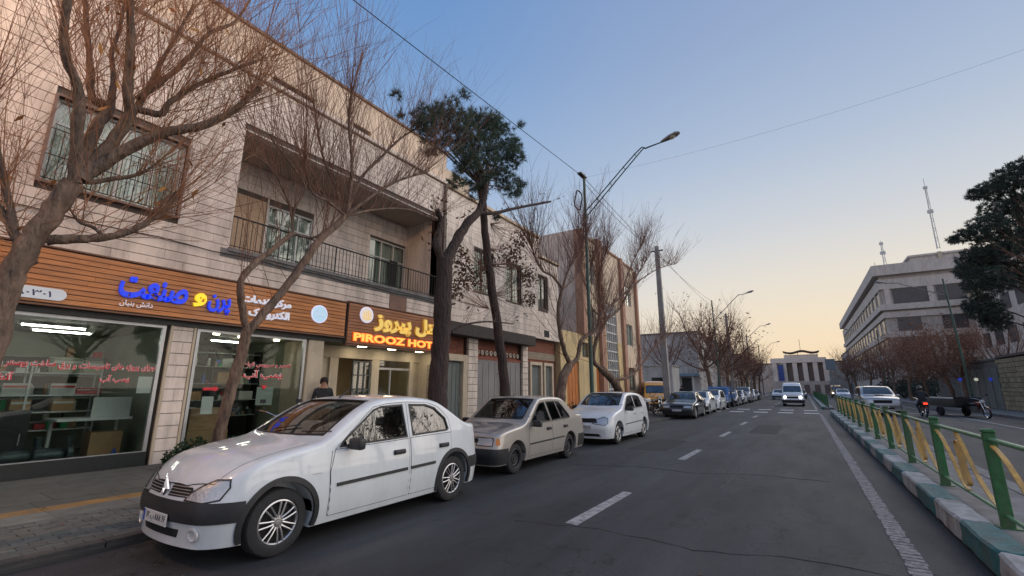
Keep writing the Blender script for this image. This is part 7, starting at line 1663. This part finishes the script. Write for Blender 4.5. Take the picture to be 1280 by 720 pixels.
def motorcycle(name, label, loc, rz, paint, group='motorcycles', front_only=False):
    p = empty(name, loc, rz, label, 'motorcycle', group)       # front towards -Y
    moto_wheel(p, -.66)
    for s in (-1, 1): MB().tube([(s * .07, -.66, .29), (s * .07, -.52, .62), (s * .07, -.40, .92)], [.022, .026, .02], 7).build('fork_leg', chrome_m, p, smooth=60)
    MB().tube([(-.34, -.20, 1.05), (-.22, -.34, 1.03), (-.08, -.40, .96), (.08, -.40, .96), (.22, -.34, 1.03), (.34, -.20, 1.05)], .014, 6).build('handlebar', chrome_m, p)
    for s in (-1, 1): MB().tube([(s * .34, -.20, 1.05), (s * .40, -.12, 1.05)], .02, 6).build('grip', mblk, p); MB().tube([(s * .24, -.32, 1.04), (s * .30, -.34, 1.2)], .006, 4).obox((s * .31, -.34, 1.23), (.10, .02, .07)).build('mirror', mblk, p)
    MB().lathe([(0, .10), (.05, .09), (.085, .02), (.09, -.03), (.07, -.04), (0, -.035)], axis='Y', n=18).build('headlight', lampin_m, p, loc=(0, -.50, .88), smooth=50)
    fd = MB(); 
    for k in range(9):
        a = R(20 + 17 * k); fd.v += [(-.05, -.66 + .33 * math.cos(a), .29 + .33 * math.sin(a)), (.05, -.66 + .33 * math.cos(a), .29 + .33 * math.sin(a))]
        if k: fd.f.append([2 * k - 2, 2 * k - 1, 2 * k + 1, 2 * k]); fd.m.append(0)
    fd.build('front_mudguard', paint, p, smooth=60)
    if front_only: return p
    moto_wheel(p, .60)
    MB().tube([(0, -.36, .86), (0, -.25, .55), (0, -.15, .30), (0, .25, .28), (0, .35, .6), (0, .62, .66)], .022, 6).tube([(0, -.36, .86), (0, .05, .74), (0, .60, .68)], .022, 6).build('frame', mblk, p, smooth=60)
    MB().add([(sx * w, y, z) for y, w, z in ((-.32, .07, .72), (-.32, .09, .90), (-.05, .13, .74), (-.05, .12, .93), (.12, .07, .74), (.12, .07, .82)) for sx in (-1, 1)], [(0, 2, 3, 1), (0, 4, 6, 2), (1, 3, 7, 5), (2, 6, 7, 3), (0, 1, 5, 4), (4, 8, 10, 6), (5, 7, 11, 9), (6, 10, 11, 7), (4, 5, 9, 8), (8, 9, 11, 10)]).build('fuel_tank', paint, p, smooth=50, bevel=.03)
    MB().add([(sx * w, y, z) for y, w, z in ((.08, .10, .76), (.08, .09, .83), (.35, .13, .74), (.35, .13, .80), (.85, .11, .80), (.85, .10, .87)) for sx in (-1, 1)], [(0, 2, 3, 1), (0, 4, 6, 2), (1, 3, 7, 5), (2, 6, 7, 3), (0, 1, 5, 4), (4, 8, 10, 6), (5, 7, 11, 9), (6, 10, 11, 7), (4, 5, 9, 8), (8, 9, 11, 10)]).build('seat', mblk, p, smooth=50, bevel=.025)
    e = MB().box(-.12, .12, -.12, .22, .24, .48).tube([(0, -.05, .45), (0, -.16, .68)], [.085, .075], 10)
    for k in range(5): e.obox((0, -.07 - .025 * k, .5 + .045 * k), (.2, .17, .012), rx=R(25))
    e.build('engine', mengine, p, bevel=.01); MB().tube([(.1, -.17, .55), (.13, -.22, .35), (.14, 0, .22), (.16, .75, .30)], [.018, .02, .022, .04], 8).build('exhaust', chrome_m, p, smooth=60)
    MB().box(-.09, .09, .80, .88, .70, .80).build('tail_light', red_m, p, bevel=.015)
    rd = MB()
    for k in range(8):
        a = R(10 + 17 * k); rd.v += [(-.06, .60 + .34 * math.cos(a), .29 + .34 * math.sin(a)), (.06, .60 + .34 * math.cos(a), .29 + .34 * math.sin(a))]
        if k: rd.f.append([2 * k - 2, 2 * k - 1, 2 * k + 1, 2 * k]); rd.m.append(0)
    rd.build('rear_mudguard', mblk, p, smooth=60)
    MB().tube([(-.1, .1, .25), (-.26, .18, .02)], .012, 5).build('side_stand', mengine, p)
    return p
motorcycle('parked_motorcycle', 'black motorcycle parked on the pavement before the right shop window behind the nearest saloon', (-8.95, 5.35, .12), R(62), mblk)
motorcycle('parked_motorcycle', 'dark motorcycle parked on the side street pavement just left of the concrete pole', (-8.3, 31.5, .09), R(20), mblk)
motorcycle('parked_motorcycle', 'white and black motorcycle beside the black saloon near the concrete pole', (-7.6, 26.6, .09), R(-15), white_p)
mv = motorcycle('moving_motorcycle', 'dark motorcycle seen from behind with its red tail light glowing beside the silver off-road vehicle', (5.6, 34.9, 0), R(180), mblk, None)
tl = mat('lit red tail light', (.5, .02, .01), .3, emit=(1, .05, .02), estr=2)
for ch in mv.children:
    if ch.name.startswith('tail_light'): ch.data = ch.data.copy(); ch.data.materials[0] = tl
tk = motorcycle('cargo_tricycle', 'dark three-wheeled cargo motorcycle parked at the right kerb, chrome fork in front', (7.95, 35.3, 0), R(16), mred, None, True); tk['category'] = 'cargo tricycle'
MB().box(-.6, .6, .75, 3.3, .55, .62).build('bed_floor', mblk, tk)
for nm, bx in (('bed_side', (-.62, -.58, .75, 3.3, .62, 1.08)), ('bed_side', (.58, .62, .75, 3.3, .62, 1.08)), ('bed_end', (-.62, .62, 3.3, 3.34, .62, 1.08)), ('bed_end', (-.62, .62, .71, .75, .62, 1.0))): MB().box(*bx).build(nm, mblk, tk)
for s in (-1, 1):
    MB().box(s * .62, s * .63, .8, 3.25, 1.0, 1.08).build('white_stripe', paper_m, tk); w = wheel('steel', .27, tk, (s * .62, 2.2, .27), s)
MB().box(-.14, .14, -.1, .4, .28, .6).build('engine', mengine, tk, bevel=.02); MB().tube([(0, -.38, .9), (0, -.15, .5), (0, .8, .5), (0, 3.1, .5)], .035, 6).build('frame', mblk, tk)
MB().obox((0, .25, .72), (.28, .6, .14)).build('seat', mblk, tk, bevel=.03); MB().obox((0, -.12, .74), (.2, .38, .2)).build('fuel_tank', mred, tk, bevel=.05, smooth=50)

skin_m = mat('skin', (.36, .20, .14), .6, var=.1, scale=12); jack_m = mat('dark jacket cloth', (.018, .02, .024), .85, var=.3, scale=14, bump=.2, bscale=60); jean_m = mat('dark trousers cloth', (.03, .035, .05), .9, var=.2); hair_m = mat('dark hair', (.015, .011, .009), .8); shoe_m = mat('dark shoe', (.015, .014, .013), .6)
def person(label, loc, rz, pose, helmet=False):
    """one skinned figure; joints are (x, y, z, radius), front towards -Y"""
    root = empty('person', loc, rz, label, 'person'); J = pose
    bones = [('pel', 'spi'), ('spi', 'che'), ('che', 'nek'), ('nek', 'hed'), ('hed', 'top')]
    for s in 'LR': bones += [('che', 'sh' + s), ('sh' + s, 'el' + s), ('el' + s, 'wr' + s), ('wr' + s, 'pa' + s), ('pel', 'hp' + s), ('hp' + s, 'kn' + s), ('kn' + s, 'an' + s), ('an' + s, 'to' + s)]
    names = list(J); V = [Vector(J[n][:3]) for n in names]; rad = [J[n][3] for n in names]; E_ = [(names.index(a), names.index(b)) for a, b in bones]
    for s in 'LR':                                            # five unequal bent fingers on each hand
        w, p = Vector(J['wr' + s][:3]), Vector(J['pa' + s][:3]); ax = (p - w).normalized(); sd = ax.cross(Vector((1, 0, 0))).normalized() if abs(ax.x) < .9 else Vector((0, 1, 0)); inw = Vector((1 if s == 'L' else -1, 0, 0))
        pi = names.index('pa' + s)
        for k, (o, L_) in enumerate(((-.033, .062), (-.011, .075), (.011, .08), (.033, .07))):
            b0 = p + sd * o; m_ = b0 + ax * L_ * .55 + inw * .008; e_ = m_ + ax * L_ * .45 + inw * .025
            n0 = len(V); V += [b0, m_, e_]; rad += [.009, .0085, .0075]; E_ += [(pi, n0), (n0, n0 + 1), (n0 + 1, n0 + 2)]
        b0 = w.lerp(p, .45) + sd * -.035; n0 = len(V); V += [b0, b0 + ax * .03 + sd * -.022 + inw * .012, b0 + ax * .06 + sd * -.024 + inw * .022]; rad += [.012, .011, .009]; E_ += [(pi, n0), (n0, n0 + 1), (n0 + 1, n0 + 2)]
    me = bpy.data.meshes.new('body'); me.from_pydata(V, E_, []); o = bpy.data.objects.new('body', me); COL.objects.link(o)
    md = o.modifiers.new('s', 'SKIN'); 
    for i, v in enumerate(me.skin_vertices[0].data): v.radius = (rad[i], rad[i] * (.72 if i < len(names) and names[i] in ('spi', 'che', 'pel') else 1)); v.use_root = (names[i] == 'pel') if i < len(names) else False
    sb = o.modifiers.new('u', 'SUBSURF'); sb.levels = 2; sb.render_levels = 2
    dg = bpy.context.evaluated_depsgraph_get(); m2 = bpy.data.meshes.new_from_object(o.evaluated_get(dg)); bpy.data.objects.remove(o)
    m2.materials.clear()
    for m in (jack_m, jean_m, skin_m, shoe_m): m2.materials.append(m)
    hz = J['pel'][2] - .02; nk = Vector(J['nek'][:3])
    for p in m2.polygons:
        c = p.center; k = 0
        if (c - Vector(J['hed'][:3])).length < .17 or (c.z > nk.z - .01 and (c - nk).length < .2): k = 2
        elif min((c - Vector(J['pa' + s][:3])).length for s in 'LR') < .115: k = 2
        elif min((c - Vector(J['to' + s][:3])).length for s in 'LR') < .14: k = 3
        elif min((c - Vector(J[a + s][:3])).length - .0 for s in 'LR' for a in ('kn', 'an')) < .26 or c.z < hz: k = 1
        p.material_index = k
    m2.shade_smooth(); b = link_me('body', m2, root); h = Vector(J['hed'][:3])
    if helmet:
        MB().lathe([(0, .15), (.07, .14), (.125, .08), (.14, 0), (.13, -.08), (.10, -.12)], n=18).build('helmet', mblk, root, loc=h + Vector((0, 0, .02)), smooth=60); MB().obox((0, -.125, 0), (.17, .03, .08)).build('visor', wgl, root, loc=h, bevel=.01)
    else:
        hm = MB().lathe([(0, .135), (.05, .128), (.088, .095), (.104, .04), (.102, -.02), (.094, -.05)], n=18).mesh('hair', hair_m, smooth=60)
        for v in hm.vertices: v.co.y = v.co.y * 1.1 + .016; v.co.z += (.05 if v.co.y < -.05 and v.co.z < .06 else 0)
        link_me('hair', hm, root, h + Vector((0, 0, .0)))
        f = MB().add([(-.014, -.098, -.01), (.014, -.098, -.01), (0, -.128, -.012), (0, -.1, .035)], [(0, 1, 2), (0, 2, 3), (2, 1, 3), (0, 3, 1)])
        for s in (-1, 1): f.lathe([(0, -.012), (.02, -.006), (.026, .004), (0, .012)], c=(s * .088, 0, -.005), axis='X', n=8)
        f.build('nose_and_ears', skin_m, root, loc=h, smooth=60)
        fa = MB()
        for s in (-1, 1): fa.lathe([(0, -.101), (.010, -.097), (.011, -.09)], c=(s * .032, 0, .012), axis='Y', n=8); fa.obox((s * .032, -.096, .034), (.034, .012, .006))
        fa.build('eyes_and_brows', hair_m, root, loc=h); MB().obox((0, -.092, -.052), (.042, .012, .009)).build('mouth', mat('lips', (.28, .11, .09), .5), root, loc=h)
    return root
STAND = dict(pel=(0, 0, .95, .135), spi=(0, 0, 1.1, .13), che=(0, .01, 1.33, .155), nek=(0, .0, 1.50, .058), hed=(0, -.015, 1.61, .088), top=(0, -.005, 1.70, .06),
             shL=(-.185, .01, 1.40, .065), elL=(-.235, .03, 1.13, .048), wrL=(-.24, -.06, .90, .032), paL=(-.24, -.09, .82, .034), shR=(.185, .01, 1.40, .065), elR=(.24, .04, 1.13, .048), wrR=(.22, -.08, .92, .032), paR=(.215, -.12, .85, .034),
             hpL=(-.095, 0, .90, .095), knL=(-.11, -.02, .50, .065), anL=(-.11, .02, .09, .045), toL=(-.12, -.13, .045, .045), hpR=(.095, 0, .90, .095), knR=(.11, .01, .50, .065), anR=(.12, .05, .09, .045), toR=(.14, -.10, .045, .045))
RIDE = dict(pel=(0, .25, .90, .14), spi=(0, .20, 1.05, .14), che=(0, .10, 1.28, .165), nek=(0, .04, 1.44, .06), hed=(0, .0, 1.55, .09), top=(0, .0, 1.64, .06),
            shL=(-.19, .08, 1.35, .07), elL=(-.30, -.06, 1.14, .05), wrL=(-.36, -.15, 1.06, .034), paL=(-.37, -.17, 1.06, .036), shR=(.19, .08, 1.35, .07), elR=(.30, -.06, 1.14, .05), wrR=(.36, -.15, 1.06, .034), paR=(.37, -.17, 1.06, .036),
            hpL=(-.11, .2, .86, .10), knL=(-.22, -.12, .62, .07), anL=(-.18, .10, .28, .048), toL=(-.19, -.05, .22, .042), hpR=(.11, .2, .86, .10), knR=(.22, -.12, .62, .07), anR=(.18, .10, .28, .048), toR=(.19, -.05, .22, .042))
person('person in a dark jacket standing between the right shop window and the hotel door', (-10.55, 7.45, .14), R(60), STAND)
person('person in dark clothes and helmet riding the motorcycle with the red tail light', (5.6, 34.9, 0), R(180), RIDE, True)
far = {k: v for k, v in STAND.items()}
person('person in dark clothes walking at the far side street corner near the white shed', (-9.6, 44.6, .1), R(200), far)

# road sign and banners on the right
rc = atY(1038, 456, 62); rs = empty('road_sign', (rc.x, 62, .15), 0, 'plain grey blue road sign on a post in front of the far right trees', 'sign')
MB().box(-.46, .46, -.03, .03, rc.z - .7, rc.z + .5).build('board', mat('grey blue sign back', (.13, .17, .20), .6), rs, bevel=.02); MB().tube([(0, .06, 0), (0, .06, rc.z + .45)], .05, 8).build('post', lampg, rs)
bz = mat('blue lit sign', (.02, .05, .5), .4, emit=(.05, .1, 1), estr=.2); wz = mat('pale lit sign', (.7, .7, .6), .4, emit=(1, .95, .7), estr=.3)
for x, m, lab in ((9.75, bz, 'small round blue lit sign left of the pale one under the right hand trees'), (10.6, wz, 'small pale lit sign between the two blue ones on the right'), (11.35, bz, 'small round blue lit sign nearest the grey gates')):
    s = empty('lit_sign', (x, 46.0, 2.2), 0, lab, 'sign'); MB().lathe([(0, -.03), (.10, -.03), (.12, 0), (.1, .03), (0, .03)], axis='Y', n=20).build('face', m, s); MB().tube([(0, .06, -2.1), (0, .06, .1)], .03, 6).build('post', lampg, s)
kk = empty('pavement_post', (-9.9, 27.5, .1), 0, 'rough short stone gatepost near the corner behind the black saloon', 'post'); MB().box(-.2, .2, -.2, .2, 0, 1.2).build('post', conc, kk, bevel=.02); MB().box(-.24, .24, -.24, .24, 1.2, 1.28).build('cap', conc, kk, bevel=.01)
# litter on the road
lt = mat('white litter', (.5, .5, .5), .8)
lf = MB(); q = random.Random(66)
for _ in range(240):
    x = q.choice((q.uniform(-6.1, -4), q.uniform(-9, -6.3), q.uniform(-5.5, 1.2))); y = q.uniform(1.5, 22); p = Vector((x, y, (sz(x) if x < -6.15 else 0) + .012)); s = q.uniform(.012, .035); a = q.uniform(0, 6.28)
    d1 = Vector((math.cos(a), math.sin(a), q.uniform(-.2, .2))) * s; d2 = Vector((-math.sin(a), math.cos(a), q.uniform(-.2, .2))) * s * .6; lf.add([p - d1, p + d2, p + d1, p - d2], [(0, 1, 2, 3)])
o = tag(lf.build('fallen_leaves', deadb_m), 'scattered fallen leaves and specks on the road and paving', 'leaf litter'); o['kind'] = 'stuff'

# the lit sodium street lamp just left of the picture, whose orange light falls on the wall and the branches
sod = lamp_post('lit_lamp_post', 'lit orange street lamp left of the nearest tree, just outside the photo', -6.6, -3.2, 8.6, 7.4, -8.4, 8.9, double=False, side=-1, group=None)
sm = mat('lit sodium lamp glass', (.9, .5, .2), .4, emit=(1, .5, .16), estr=30)
for ch in sod.children:
    if ch.name.startswith('lamp_head'):
        for g in ch.children: g.data = g.data.copy(); g.data.materials[0] = sm
pl_ = bpy.data.lights.new('sodium_lamp', 'POINT'); pl_.energy = 900; pl_.color = (1, .52, .2); pl_.shadow_soft_size = .12
po = bpy.data.objects.new('sodium_lamp', pl_); COL.objects.link(po); po.parent = sod; po.location = (-1.6, 0, 8.65)
